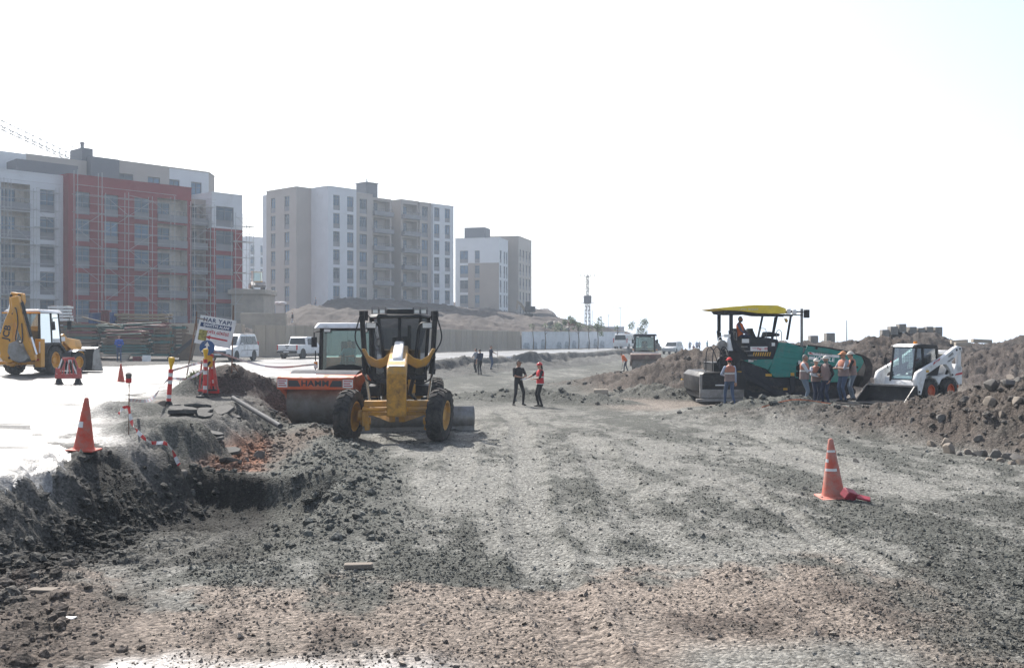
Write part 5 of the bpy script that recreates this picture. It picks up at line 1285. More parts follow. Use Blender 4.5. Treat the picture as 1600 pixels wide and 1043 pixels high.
    b = MB(); b.bx(-.25,.25,.2,.6,.75,1.1); b.bx(-.25,.25,.55,.7,1.05,1.65); b.build('operator_seat', [m_seat], s_, bevel=.04)
    b = MB(); b.tube(curve_pts([(-.5,-.4,1.7),(-.62,-.52,1.75),(-.66,-.5,1.5),(-.6,-.45,1.2)]), .015); b.bx(-.70,-.60,-.55,-.50,1.4,1.6); b.build('mirror', [m_blk], s_)
    # quick coupler and bucket
    b = MB(); b.bx(-.58,.58,-.98,-.84,.15,.52); b.build('coupler', [m_wht], s_, bevel=.02)
    b = MB(); pr = [(-1.02,.62),(-1.0,.30),(-1.08,.10),(-1.25,.03),(-1.78,.0),(-1.78,.03),(-1.28,.07),(-1.12,.14),(-1.05,.32),(-1.07,.62)]
    b.prism(pr, 'x', -.98, .98); bk = b.build('bucket', [m_blk], s_)
    for s in (-1, 1):
        b = MB(); b.prism([(-1.02,.62),(-1.0,.30),(-1.08,.10),(-1.25,.03),(-1.76,.0),(-1.76,.06),(-1.18,.60)], 'x', s*.98, s*1.0); b.build('bucket_side', [m_blk], bk, smooth=0)
        b = MB(); bar(b, (s*.99,-1.76,.08), (s*.99,-1.18,.62), .03, .03); b.build('side_edge', [m_steel], bk)
    b = MB(); b.bx(-.98,.98,-1.12,-.98,.60,.66); b.build('bucket_lip', [m_steel], bk)
    b = MB(); b.bx(-.98,.98,-1.90,-1.74,.005,.03); b.build('cutting_edge', [m_steel], bk)
    return s_
skid = make_skid()

# ---------------------------------------------------------------- backhoe loader (rear faces the camera, front +y)
def make_backhoe():
    BX, BY = at(52, 46.5), 46.5
    g = thing('backhoe_loader', 'yellow backhoe loader with folded digging arm at the left edge', 'backhoe', (BX, BY, tz(BX, BY)), R(-6))
    for s in (-1, 1):
        wheel(g, (s*.88,0,.66), .66, .46, m_jcb, (0,0,0), 18, 'chev', s); wheel(g, (s*.86,2.2,.5), .5, .34, m_jcb, (0,0,R(-12)), 18, 'chev', s)
    b = MB(); b.bx(-.42,.42,-1.0,3.3,.5,.95); b.build('chassis', [m_blk], g, bevel=.03)
    b = MB(); b.prism([(1.0,.95),(3.3,.95),(3.35,1.3),(3.2,1.55),(1.0,1.75)], 'x', -.5, .5); b.build('engine_hood', [m_jcb], g, bevel=.06, seg=2)
    for s in (-1, 1):
        b = MB(); b.prism([(-.8,.95),(-.7,1.25),(-.3,1.45),(.3,1.45),(.75,1.2),(.9,.95),(.8,.95),(.6,1.15),(.25,1.36),(-.25,1.36),(-.6,1.18),(-.7,.95)], 'x', s*.55, s*1.10); b.build('rear_fender', [m_blk], g, bevel=.01)
        b = MB(); b.prism([(1.75,1.0),(2.0,1.10),(2.5,1.10),(2.7,1.02),(2.5,1.04),(2.0,1.04)], 'x', s*.66, s*1.05); b.build('front_fender', [m_wht], g)
        b = MB(); b.bx(s*.5,s*.95,.75,1.55,.55,1.0); b.bx(s*.7,s*1.0,.8,1.2,.42,.47); b.build('step_box', [m_char], g, bevel=.02)
    # cab
    b = MB()
    for s in (-1, 1):
        bar(b, (s*.74,-.78,1.2), (s*.70,-.70,2.78), .10); bar(b, (s*.82,.10,1.2), (s*.76,.10,2.78), .09); bar(b, (s*.74,1.0,1.2), (s*.68,.85,2.78), .09)
        bar(b, (s*.78,-.75,1.25), (s*.78,1.0,1.25), .1, .18)
    b.bx(-.74,.74,-.82,-.74,1.1,1.45); b.bx(-.74,.74,.95,1.03,1.1,1.6); b.bx(-.74,.74,-.75,1.0,1.05,1.18); b.build('cab_frame', [m_blk], g, bevel=.012)
    b = MB(); b.prism([(-.88,-.95),(.88,-.95),(.92,-.2),(.82,1.05),(-.82,1.05),(-.92,-.2)], 'z', 2.78, 2.93, top=[(-.78,-.85),(.78,-.85),(.82,-.2),(.72,.95),(-.72,.95),(-.82,-.2)]); rf = b.build('cab_roof', [m_wht], g, bevel=.03, seg=2)
    b = MB(); b.bx(-.9,.9,-.97,-.93,2.74,2.82); b.build('roof_edge', [m_jcb], rf)
    b = MB(); b.poly([(-.72,-.78,1.45),(.72,-.78,1.45),(.69,-.71,2.75),(-.69,-.71,2.75)]); b.poly([(-.72,1.0,1.6),(.72,1.0,1.6),(.67,.87,2.75),(-.67,.87,2.75)])
    for s in (-1, 1): b.poly([(s*.79,-.7,1.35),(s*.84,.1,1.35),(s*.77,.1,2.75),(s*.72,-.65,2.75)]); b.poly([(s*.84,.12,1.35),(s*.76,.95,1.35),(s*.70,.84,2.75),(s*.77,.12,2.75)])
    b.build('cab_glass', [g_clear], g, smooth=0)
    b = MB(); b.bx(.80,.84,.25,.75,1.4,1.62); b.build('door_decal', [m_sigw], g, smooth=0)
    b = MB(); b.bx(-.25,.25,-.2,.25,1.2,1.55); b.bx(-.25,.25,.2,.32,1.5,2.2); b.build('operator_seat', [m_seat], g, bevel=.04)
    for s in (-1, 1):
        b = MB(); b.tube([(s*.72,.95,2.6),(s*1.08,1.15,2.6),(s*1.08,1.15,2.3)], .02); b.bx(s*1.08-.1,s*1.08+.1,1.12,1.17,2.05,2.45); b.build('mirror', [m_blk], g, bevel=.02)
    # rear frame, stabilisers
    b = MB(); b.bx(-1.1,1.1,-1.42,-1.22,.48,.62); b.bx(-1.1,1.1,-1.42,-1.22,.80,.92); b.bx(-1.1,-.95,-1.42,-1.22,.48,.92); b.bx(.95,1.1,-1.42,-1.22,.48,.92); b.bx(-.5,.5,-1.22,-.9,.5,.9); b.build('rear_frame', [m_jcb], g, bevel=.015)
    for s in (-1, 1):
        b = MB(); b.bx(s*1.12-.14,s*1.12+.14,-1.52,-1.18,.38,1.62); o = b.build('stabiliser', [m_jcb], g, bevel=.02)
        b = MB(); b.bx(s*1.12-.16,s*1.12+.16,-1.56,-1.14,.26,.36); b.cyl((s*1.12,-1.35,.3),(s*1.12,-1.35,.5),.06); b.build('stabiliser_foot', [m_blk], o, bevel=.02)
        b = MB(); b.bx(s*1.12-.05,s*1.12+.05,-1.535,-1.525,.66,.76); b.build('tail_lamp', [m_redl], o, smooth=0)
        b = MB(); b.bx(s*1.12+.06,s*1.12+.12,-1.53,-1.522,1.0,1.5); b.build('white_strip', [m_sigw], o, smooth=0)
    # king post, boom (raised), dipper folded down, bucket
    kx = 0.0
    b = MB(); b.bx(kx-.22,kx+.22,-1.75,-1.42,.45,1.05); b.cyl((kx,-1.6,.40),(kx,-1.6,1.1),.12); b.build('king_post', [m_jcb], g, bevel=.03)
    # arm drawn in the x-z plane: slewed sideways so its broad side meets the camera
    b = MB(); b.prism([(-1.42,.75),(-1.10,.55),(-.86,.60),(-.72,.80),(-.86,1.6),(-.80,2.3),(-.55,2.95),(-.42,3.25),(-.46,3.60),(-.95,3.66),(-1.05,3.35),(-1.0,2.95),(-1.26,2.4),(-1.52,1.6)], 'y', -1.95, -1.62); bm_ = b.build('boom', [m_jcb], g, bevel=.03, loc=(1.08,0,0))
    M = letters(bm_, 'JCB', .42, m_ink, (-1.16,-1.958,1.72), XF, 1, .012); M.matrix_local = Matrix.Translation((-1.12,-1.958,1.9)) @ Matrix.Rotation(R(90), 4, 'X') @ Matrix.Rotation(R(78), 4, 'Z')
    M = letters(bm_, 'JCB', .16, m_sigw, (-.66,-1.958,3.2), XF); M.matrix_local = Matrix.Translation((-.62,-1.958,3.2)) @ Matrix.Rotation(R(90), 4, 'X') @ Matrix.Rotation(R(110), 4, 'Z')
    for (x, z, r_) in ((-.92,3.5,.06),(-.55,3.5,.07),(-.8,2.85,.06),(-1.0,.8,.06)):
        c = MB(); c.cyl((x,-1.97,z),(x,-1.60,z),r_); c.build('pin', [m_blk], bm_)
    b = MB(); b.prism([(-.78,3.42),(-.44,3.48),(-.36,3.1),(.02,1.75),(.30,.98),(.34,.72),(.20,.66),(.02,.92),(-.34,1.75),(-.66,2.6)], 'y', -2.02-.24, -2.02); dp = b.build('dipper', [m_jcb], g, bevel=.025, loc=(1.08,0,0))
    c = MB(); c.cyl((-1.16,-1.80,2.55),(-.98,-1.8,3.45),.05); c.build('ram_rod', [m_chr], bm_)
    c = MB(); c.cyl((-1.5,-1.80,1.7),(-1.14,-1.8,2.6),.085); c.build('ram_barrel', [m_blk], bm_)
    c = MB(); c.cyl((-.30,-2.14,3.2),(.12,-2.14,1.7),.065); o = c.build('bucket_ram', [m_blk], dp)
    c = MB(); c.cyl((.12,-2.14,1.7),(.36,-2.14,.95),.045); c.build('ram_rod', [m_chr], o)
    c = MB(); c.tube(curve_pts([(-.85,-2.0,2.7),(-.5,-2.3,2.95),(-.40,-2.3,2.3),(-.5,-2.3,1.6),(-.2,-2.3,1.5),(-.22,-2.3,2.3)]), .025); c.tube(curve_pts([(-.45,-1.95,3.3),(-.25,-2.1,3.05),(-.28,-2.2,2.5)]), .025); c.build('hydraulic_hose', [m_hose], bm_)
    c = MB(); c.prism([(.16,.80),(-.08,1.15),(-.40,1.55),(-.74,1.42),(-.80,1.05),(-.62,.72),(-.30,.60),(-.02,.66)], 'y', -2.45, -1.85); o = c.build('digging_bucket', [m_steel], g, bevel=.03, loc=(1.08,0,0))
    c = MB()
    for k in range(4): c.prism([(-.44,1.50),(-.36,1.58),(-.30,1.80)], 'y', -2.42+.17*k, -2.36+.17*k)
    c.build('bucket_tooth', [m_steel], o)
    # front loader
    for s in (-1, 1):
        b = MB(); b.prism([(.9,1.15),(1.15,1.75),(1.45,1.85),(2.2,1.35),(3.2,.95),(3.6,.55),(3.45,.45),(3.0,.75),(2.1,1.1),(1.4,1.5),(1.1,1.0)], 'x', s*.52, s*.66); o = b.build('loader_arm', [m_jcb], g, bevel=.02)
        b = MB(); b.cyl((s*.6,1.3,1.0),(s*.6,2.5,1.0),.05); b.build('arm_ram', [m_blk], o)
        b = MB(); b.bx(s*.665,s*.672,1.15,1.5,1.5,1.7); b.build('decal', [m_sigw], o, smooth=0)
    b = MB(); b.prism([(3.5,.10),(3.6,.85),(3.75,1.12),(4.1,1.20),(4.06,1.14),(3.8,1.05),(3.66,.85),(3.6,.3),(3.8,.10),(4.55,.05),(4.55,.02)], 'x', -1.1, 1.1); o = b.build('loader_bucket', [m_blk], g, loc=(0,-.35,0))
    for s in (-1, 1):
        b = MB(); b.prism([(3.5,.10),(3.6,.85),(3.75,1.12),(4.1,1.20),(4.3,.6),(4.55,.05)], 'x', s*1.1, s*1.125); b.build('bucket_side', [m_steel], o, smooth=0)
    return g
backhoe = make_backhoe()

# ================================================================== PEOPLE
m_skin = mat('skin', (.42,.24,.165), .6, var=.06); m_skin2 = mat('tanned_skin', (.33,.18,.12), .6, var=.06)
m_hair = mat('dark_hair', (.02,.016,.014), .6); m_ghair = mat('grey_hair', (.16,.15,.14), .6)
def cloth(name, c, bump=.25): return mat(name, c, .85, scale=6, var=.14, bump=bump, bscale=14)
k_black = cloth('black_cotton', (.014,.014,.017)); k_navy = cloth('navy_cotton', (.02,.027,.055)); k_jean = cloth('blue_denim', (.055,.085,.15)); k_djean = cloth('dark_denim', (.025,.035,.07)); k_jean2 = cloth('pale_denim', (.13,.17,.22))
k_white = cloth('white_shirt', (.60,.62,.66)); k_grey = cloth('grey_shirt', (.30,.32,.36)); k_blue = cloth('royal_blue_shirt', (.02,.085,.36)); k_teal = cloth('teal_shirt', (.10,.26,.29)); k_lblue = cloth('pale_blue_shirt', (.36,.42,.55)); k_check = cloth('checked_shirt', (.10,.09,.14)); k_dkred = cloth('dark_red_shirt', (.16,.03,.03))
k_vorg = cloth('vest_orange', (.42,.17,.11)); k_vtaupe = cloth('vest_taupe', (.24,.175,.165)); k_vhi = cloth('hi_vis_orange', (.80,.16,.03)); k_vred = cloth('vest_red', (.52,.025,.035)); k_vstripe = cloth('vest_stripe', (.62,.60,.58))
k_shoe = mat('dark_shoe', (.02,.018,.017), .6); k_shoe2 = mat('brown_boot', (.09,.05,.03), .7)
k_helm = mat('red_helmet', (.55,.03,.03), .25); k_cap = cloth('red_cap', (.55,.03,.035)); k_ocap = cloth('orange_cap', (.60,.27,.13)); k_wcap = cloth('pale_hat', (.55,.52,.47)); k_pale = cloth('pale_trousers', (.55,.55,.55)); k_paper = mat('paper', (.7,.7,.7), .7); k_lens = mat('sunglass_lens', (.01,.01,.012), .2)
TORSO = [(.86,.150,.105,0),(.93,.168,.118,.005),(1.02,.160,.112,0),(1.12,.155,.108,-.004),(1.24,.172,.115,-.006),(1.34,.188,.115,0),(1.41,.178,.10,.006),(1.455,.11,.08,.012),(1.49,.062,.062,.014)]
def capsule(mb, p0, r0, p1, r1, n=10, cap=3):
    p0, p1 = Vector(p0), Vector(p1); d = p1-p0; L = d.length; d.normalize(); q = d.to_track_quat('Z', 'Y').to_matrix()
    rings = []
    for i in range(cap+1):
        a = math.pi/2*(1-i/cap)
        rings.append((p0-d*r0*math.sin(a), max(r0*math.cos(a), r0*.05)))
    for i in range(cap+1):
        a = math.pi/2*i/cap
        rings.append((p1+d*r1*math.sin(a), max(r1*math.cos(a), r1*.05)))
    prev = None
    for c, r in rings:
        v = mb._v([c+q @ Vector((math.cos(2*math.pi*k/n)*r, math.sin(2*math.pi*k/n)*r, 0)) for k in range(n)])
        if prev is None: mb.face(v[::-1])
        else:
            for k in range(n): mb.face([prev[k], prev[(k+1) % n], v[(k+1) % n], v[k]])
        prev = v
    mb.face(prev)
def loft(mb, rings, U, n=16, close=True, mfn=None):
    prev = None
    for j, (z, rx, ry, yo) in enumerate(rings):
        v = []
        for k in range(n):
            a = 2*math.pi*k/n; c, s = math.cos(a), math.sin(a)
            e = .8; cx = math.copysign(abs(c)**e, c); sy = math.copysign(abs(s)**e, s)
            v.append(U @ Vector((rx*cx, ry*sy+yo, z)))
        v = mb._v(v)
        if prev is None:
            if close: mb.face(v[::-1])
        else:
            for k in range(n): mb.face([prev[k], prev[(k+1) % n], v[(k+1) % n], v[k]], mfn(j) if mfn else 0)
        prev = v
    if close: mb.face(prev, mfn(len(rings)-1) if mfn else 0)
def ik(a, b, l1, l2, hint):
    a, b = Vector(a), Vector(b); d = b-a; L = min(d.length, (l1+l2)*.998); d.normalize(); b = a+d*L
    x = (l1*l1-l2*l2+L*L)/(2*L); h = math.sqrt(max(l1*l1-x*x, 0))
    hn_ = Vector(hint); hn_ = (hn_-d*hn_.dot(d)).normalized()
    return a+d*x+hn_*h, b
def person(label, loc, face, height=1.75, top=k_black, legs=k_djean, shoe=k_shoe, skin=m_skin, hair=m_hair, sleeves='short', pose='stand', hands=None, lean=0, vest=None, hat=None, girth=1.0, stance=.0, vox=.016, head_turn=0, seat=None, group=None, beard=False, name='person'):
    S = height/1.75
    hipz = .93 if seat is None else .12
    root = thing(name, label, 'person', loc, R(face), group)
    dz = hipz-.93
    U = Matrix.Translation((0, 0, hipz)) @ Matrix.Rotation(R(lean), 4, 'X') @ Matrix.Translation((0, 0, -.93)); U3 = U
    up = lambda p: U @ Vector(p)
    seg = []      # (p0, r0, p1, r1, tag)
    mb = MB()
    g = girth
    loft(mb, [(z, rx*g, ry*g*(1.12 if g > 1.05 and z < 1.2 else 1), yo) for z, rx, ry, yo in TORSO], U)
    # legs
    for s in (-1, 1):
        hip = Vector((s*.088*g, 0, hipz-.02)) if seat is None else Vector((s*.10, 0, hipz))
        if seat is not None: ank = Vector((s*.13, -.52, hipz-.40)); hint = (0, -.4, 1)
        elif pose == 'walk': ank = Vector((s*.09, -.20*s, .085)); hint = (0, -1, 0)
        elif pose == 'wide': ank = Vector((s*.19, -.03*s, .085)); hint = (s*.25, -1, 0)
        else: ank = Vector((s*(.10+stance*.5), .03*s, .085)); hint = (0, -1, 0)
        kn, ank = ik(hip, ank, .43, .43, hint)
        seg += [(hip, .092*g, kn, .063, 'legs'), (kn, .062, ank, .044, 'legs')]
        seg.append((ank+Vector((0,.03,-.03)), .046, ank+Vector((s*.015,-.06,-.042)), .040, 'shoe')); seg.append((ank+Vector((0,-.06,-.042)), .040, ank+Vector((s*.03,-.155,-.052)), .030, 'shoe'))
    # arms
    hs = hands or {}
    HT = {'down': ((.27, -.03, .78), (.3, .6, 0)), 'front': ((.07, -.30, 1.10), (.9, .3, -.5)), 'hip': ((.20, -.02, .97), (1, .5, 0)), 'pocket': ((.21, -.05, .90), (.6, .8, 0)), 'cross': ((-.10, -.20, 1.16), (1, -.1, -.6)),
          'phone': ((.06, -.30, 1.18), (.8, .2, -.6)), 'reach': ((.20, -.50, 1.12), (.4, .3, -1)), 'wheel': ((.16, -.44, 1.20), (.6, .2, -1)), 'tool': ((.05, -.42, .72), (.8, .3, 0)), 'tool2': ((-.02, -.30, .95), (.8, .3, 0)), 'behind': ((.08, .17, .98), (1, .6, 0)), 'lap': ((.12, -.32, 1.02), (.8, .2, -.4))}
    hand_frames = []
    for s, key in ((-1, hs.get('l', 'down')), (1, hs.get('r', 'down'))):
        tgt, hint = HT[key]
        sh = up((s*.185*min(g, 1.12), .0, 1.40)); wr = up((s*tgt[0], tgt[1], tgt[2])); hh = U.to_3x3() @ Vector((s*hint[0], hint[1], hint[2]))
        el, wr = ik(sh, wr, .29, .26, hh)
        seg += [(sh, .060*g, el, .046, 'top'), (el, .044, wr, .031, 'top' if sleeves == 'long' else 'skin')]
        if sleeves == 'short': seg[-2] = (sh, .062*g, el, .047, 'top')
        hand_frames.append((s, wr, (wr-el).normalized()))
    # head and neck
    Hd = up((0, -.018, 1.625)); Hr = Matrix.Rotation(R(head_turn), 3, 'Z')
    hv = lambda x, y, z: Hd + (U.to_3x3() @ (Hr @ Vector((x, y, z))))
    seg.append((up((0, .012, 1.44)), .058, up((0, .0, 1.54)), .053, 'skin'))
    for a in seg: capsule(mb, *a[:4])
    head = MB()
    bmesh.ops.create_uvsphere(head.bm, u_segments=16, v_segments=12, radius=1)
    for v in head.bm.verts:
        x, y, z = v.co; tap = 1-.22*max(0, -z)
        v.co = hv(x*.077*tap, y*.096*(1-.10*max(0, -z)), z*.122)
    hm_ = bpy.data.meshes.new('h'); head.bm.to_mesh(hm_); mb.bm.from_mesh(hm_); bpy.data.meshes.remove(hm_)
    capsule(mb, hv(0,-.088,.018), .012, hv(0,-.112,-.022), .017, 6, 2)
    capsule(mb, hv(0,-.078,-.088), .026, hv(0,-.070,-.094), .026, 6, 2)
    for s in (-1, 1): capsule(mb, hv(s*.078,.008,.012), .018, hv(s*.080,.012,-.022), .014, 6, 2)
    tmp = mb.build('body', [m_skin], smooth=0)
    md = tmp.modifiers.new('r', 'REMESH'); md.mode = 'VOXEL'; md.voxel_size = vox
    sm = tmp.modifiers.new('s', 'SMOOTH'); sm.factor = .5; sm.iterations = 2
    dg = bpy.context.evaluated_depsgraph_get(); me = bpy.data.meshes.new_from_object(tmp.evaluated_get(dg)); old = tmp.data
    bpy.data.objects.remove(tmp); bpy.data.meshes.remove(old)
    # colour by nearest part of the body
    n = len(me.polygons); cen = np.empty(n*3, np.float32); me.polygons.foreach_get('center', cen); cen = cen.reshape(-1, 3)
    best = np.full(n, 1e9); idx_ = np.zeros(n, int)
    order = ['skin', 'top', 'legs', 'shoe', 'hair']
    Ui = np.array(U.inverted()); loc_ = cen@Ui[:3, :3].T+Ui[:3, 3]
    for (p0, r0, p1, r1, tg) in seg:
        a = np.array(p0[:]); b = np.array(p1[:]); d = b-a; t = np.clip(((cen-a)@d)/(d@d), 0, 1)
        dist = np.linalg.norm(cen-(a+t[:, None]*d), axis=1)/(r0+(r1-r0)*t)
        w = dist < best; best[w] = dist[w]; idx_[w] = order.index(tg)
    tz_ = loc_[:, 2]; intor = (tz_ > .86) & (tz_ < 1.475) & (np.abs(loc_[:, 0]) < .20*g)
    dtor = np.sqrt((loc_[:, 0]/(.175*g))**2+(loc_[:, 1]/(.125*g))**2)
    w = intor & (dtor < 1.15) & ((dtor < best*1.02) | (best > 1.25)); idx_[w] = 1
    w = intor & (tz_ < .95) & (dtor < 1.2) & (idx_ == 1); idx_[w] = 2 if seat is None else 1
    hl = np.array((Hr.inverted() @ (U.to_3x3().inverted())).to_4x4())[:3, :3]; hc = (cen-np.array(Hd[:]))@hl.T
    inh = (np.abs(hc[:, 0]) < .12) & (np.abs(hc[:, 1]) < .14) & (hc[:, 2] > -.15) & (hc[:, 2] < .16) & (tz_ > 1.48); idx_[inh] = 0
    hairm = inh & ((hc[:, 2] > .062-.25*np.clip(hc[:, 1], -.1, .02)*0) & (hc[:, 2] > .055) | (hc[:, 1] > .02) & (hc[:, 2] > -.05))
    idx_[hairm] = 4
    if beard: idx_[inh & (hc[:, 2] < -.045) & (hc[:, 1] < .02)] = 4
    if sleeves == 'half': pass
    me.materials.clear()
    for m_ in (skin, top, legs, shoe, hair): me.materials.append(m_)
    me.polygons.foreach_set('material_index', idx_.astype(np.int32)); me.polygons.foreach_set('use_smooth', np.ones(n, bool))
    # hands: palm, four fingers and a thumb grown onto the wrists
    bm = bmesh.new(); bm.from_mesh(me); hb_ = MB(); hb_.bm.free(); hb_.bm = bm
    f0 = len(bm.faces)
    for (s, wr, d) in hand_frames:
        side = d.cross(Vector((0, 0, 1)) if abs(d.z) < .9 else Vector((0, -1, 0))).normalized()
        if side.dot(Vector((s, 0, 0))) > 0: side = -side              # thumb side points inward
        nrm = side.cross(d)
        if nrm.y > 0: nrm = -nrm
        for k in range(3): capsule(hb_, wr+side*(.022-.022*k), .017, wr+d*.075+side*(.026-.026*k), .017, 6, 1)
        for k, fl in enumerate((.066, .075, .070, .055)):
            b0 = wr+d*.085+side*(.034-.0225*k); mid = b0+d*fl*.55+nrm*.008; tip = mid+d*fl*.35+nrm*.028
            capsule(hb_, b0, .0095, mid, .009, 5, 1); capsule(hb_, mid, .009, tip, .0075, 5, 1)
        b0 = wr+d*.02+side*.025; mid = b0+side*.03+d*.03+nrm*.01; capsule(hb_, b0, .012, mid, .011, 5, 1); capsule(hb_, mid, .011, mid+d*.035+nrm*.012, .009, 5, 1)
    bm.faces.ensure_lookup_table()
    for f in bm.faces[f0:]: f.smooth = True; f.material_index = 0
    bm.to_mesh(me); bm.free(); me.name = 'body'
    body = obj('body', me, root, None, None, (S, S, S))
    if vest:
        vb = MB(); c_up, c_lo, stripe = vest
        rings = [(.90,.185,.135,.0),(.93,.186,.136,.0),(1.02,.182,.132,0),(1.14,.182,.130,-.003),(1.16,.184,.131,-.003),(1.21,.190,.133,-.004),(1.24,.193,.134,-.005),(1.33,.203,.134,0),(1.40,.190,.122,.006),(1.45,.125,.10,.012),(1.47,.10,.085,.014)]
        mm = {1: 1 if stripe else 0, 4: 2, 5: 2, 6: 2}
        def mf(j):
            z = rings[j][0]
            if stripe == 'hem' and z <= .94: return 2
            if 1.17 < z < 1.23 and stripe: return 2
            return 1 if z < 1.3 else 0
        loft(vb, [(z, rx*g, ry*g*(1.1 if g > 1.05 and z < 1.2 else 1), yo) for z, rx, ry, yo in rings], U, 18, True, mf)
        vb.build('vest', [c_up, c_lo, k_vstripe], root, smooth=50).scale = (S, S, S)
    if hat:
        kind, hm2 = hat
        hb2 = MB()
        dome = [(.118*math.cos(R(a)), .035+.108*math.sin(R(a))) for a in (0, 20, 40, 60, 78, 89)]
        prev = None; N = 18
        for r_, z_ in dome:
            v = hb2._v([hv(r_*.86*math.cos(2*math.pi*k/N), r_*1.04*math.sin(2*math.pi*k/N), z_) for k in range(N)])
            if prev:
                for k in range(N): hb2.face([prev[k], prev[(k+1) % N], v[(k+1) % N], v[k]])
            else: hb2.face(v[::-1])
            prev = v
        hb2.face(prev)
        br = MB()
        if kind == 'cap': P = [(-.075,-.085,.045),(-.07,-.15,.028),(-.035,-.19,.02),(.035,-.19,.02),(.07,-.15,.028),(.075,-.085,.045)]; P2 = [(x, y, z+.014) for x, y, z in P]
        elif kind in ('brim', 'helmet'):
            w = .165 if kind == 'brim' else .135
            P = [(w*.92*math.cos(2*math.pi*k/16), w*math.sin(2*math.pi*k/16)*(1.05)-(.02 if kind == 'helmet' else 0), .03) for k in range(16)]; P2 = [(x, y, z+.012) for x, y, z in P]
        A_ = br._v([hv(*q) for q in P]); B_ = br._v([hv(*q) for q in P2]); br.face(A_[::-1]); br.face(B_)
        for k in range(len(P)): br.face([A_[k], A_[(k+1) % len(P)], B_[(k+1) % len(P)], B_[k]])
        h_ = hb2.build({'cap': 'cap', 'brim': 'sun_hat', 'helmet': 'helmet'}[kind], [hm2], root, smooth=50); h_.scale = (S, S, S)
        br.build('brim', [hm2], h_, smooth=40)
    root['hv'] = 0; del root['hv']
    return root, hv, hand_frames, S
def on(px, py_or_Y, Y=True): return None
def put(px, Y, z=None):
    x = at(px, Y); return (x, Y, tz(x, Y) if z is None else z)
VG = (k_vorg, k_vtaupe, 'mid')
# the pair in the middle of the bed
r_, hv, hf, S = person('man in black T-shirt, black trousers and sunglasses facing a woman in a red helmet', put(810, 39.8), 28, 1.78, k_black, k_black, hands={'l': 'front', 'r': 'front'}, stance=.12, head_turn=38, pose='wide', vox=.0175, skin=m_skin2)
b = MB()
for s in (-1, 1): b.box(tuple(hv(s*.036,-.098,.018)), (.055,.012,.032))
b.box(tuple(hv(0,-.1,.02)), (.16,.008,.01)); b.build('sunglasses', [k_lens], r_).scale = (S, S, S)
r_, hv, hf, S = person('woman in red vest and red helmet talking to a man in black', put(844, 39.5), -70, 1.70, k_black, k_black, hands={'l': 'reach', 'r': 'front'}, vest=(k_vred, k_vred, 'hem'), hat=('helmet', k_helm), vox=.0175)
b = MB(); wr = hf[0][1]+hf[0][2]*.1; b.box((wr.x, wr.y, wr.z+.02), (.22,.30,.012), rot=(.2,0,.3)); b.build('clipboard', [k_paper], r_).scale = (S, S, S)
b = MB(); b.blob(tuple(hv(0,.07,-.10)), (.062,.06,.13), seed=3, sub=2, amp=.06); b.build('long_hair', [m_hair], r_).scale = (S, S, S)
# trio by the verge
person('man in navy shirt and black trousers, front one of two close together by verge', put(750, 69.5), -150, 1.78, k_navy, k_black, hands={'l': 'front', 'r': 'down'}, vox=.022)
person('man in dark shirt carrying a jacket, half hidden behind a man in navy', put(744, 70.6), -120, 1.70, k_grey, k_black, hands={'l': 'front', 'r': 'front'}, vox=.022)
r_, hv, hf, S = person('man in navy shirt and blue jeans holding a long-handled tool by the verge', put(767, 74), 70, 1.75, k_navy, k_jean, hands={'l': 'reach', 'r': 'hip'}, vox=.022)
b = MB(); wr = hf[0][1]+hf[0][2]*.08; b.cyl((wr.x, wr.y, wr.z+.75), (wr.x-.05, wr.y-.1, .02), .018, n=6); b.build('long_tool', [m_steel], r_).scale = (S, S, S)
# shovel worker
r_, hv, hf, S = person('worker in orange vest bending over a shovel on the far bed', put(978, 88), -78, 1.75, k_vhi, k_navy, lean=38, hands={'l': 'tool', 'r': 'tool2'}, vest=(k_vhi, k_vhi, None), sleeves='long', pose='walk', vox=.024)
a, c = hf[0][1], hf[1][1]; b = MB(); d = (a-c).normalized(); tip = Vector((a.x+d.x*.7, a.y+d.y*.7-.1, .03)); b.cyl(tuple(c-d*.2), tuple(tip), .02, n=6); b.box(tuple(tip), (.2,.26,.03), rot=(.3,0,0)); b.build('shovel', [m_steel], r_).scale = (S, S, S)
# crew at the paver
person('man with red cap seen from behind, orange and taupe vest, beside the paver screed', put(1140, 36.4), 195, 1.72, k_lblue, k_jean, k_shoe2, hands={'l': 'down', 'r': 'front'}, vest=VG, hat=('cap', k_cap), pose='walk', sleeves='long', vox=.0175)
person('bareheaded man in white long-sleeved shirt and orange-topped vest, leftmost of the paver crew', put(1257, 35.9), 62, 1.80, k_white, k_jean2, hands={'l': 'cross', 'r': 'cross'}, vest=VG, sleeves='long', girth=1.1, head_turn=18, vox=.0175, hair=m_ghair, skin=m_skin2)
person('shorter man in pale cap and open orange vest, facing the camera among the paver crew', put(1275, 36.3), 12, 1.66, k_white, k_djean, hands={'l': 'front', 'r': 'front'}, vest=VG, hat=('cap', k_wcap), sleeves='long', vox=.0175)
person('man in pale brimmed hat with black sleeves, third from left of the paver crew', put(1291, 36.0), -62, 1.76, k_black, k_djean, hands={'l': 'front', 'r': 'pocket'}, vest=(k_vtaupe, k_vtaupe, None), hat=('brim', k_wcap), sleeves='long', vox=.0175, beard=True, hair=m_ghair)
person('man in orange cap and grey short sleeves among the paver crew, standing by the bucket', put(1318, 37.6), -75, 1.84, k_grey, k_jean, hands={'l': 'phone', 'r': 'phone'}, vest=VG, hat=('cap', k_ocap), girth=1.14, vox=.0175, skin=m_skin2)
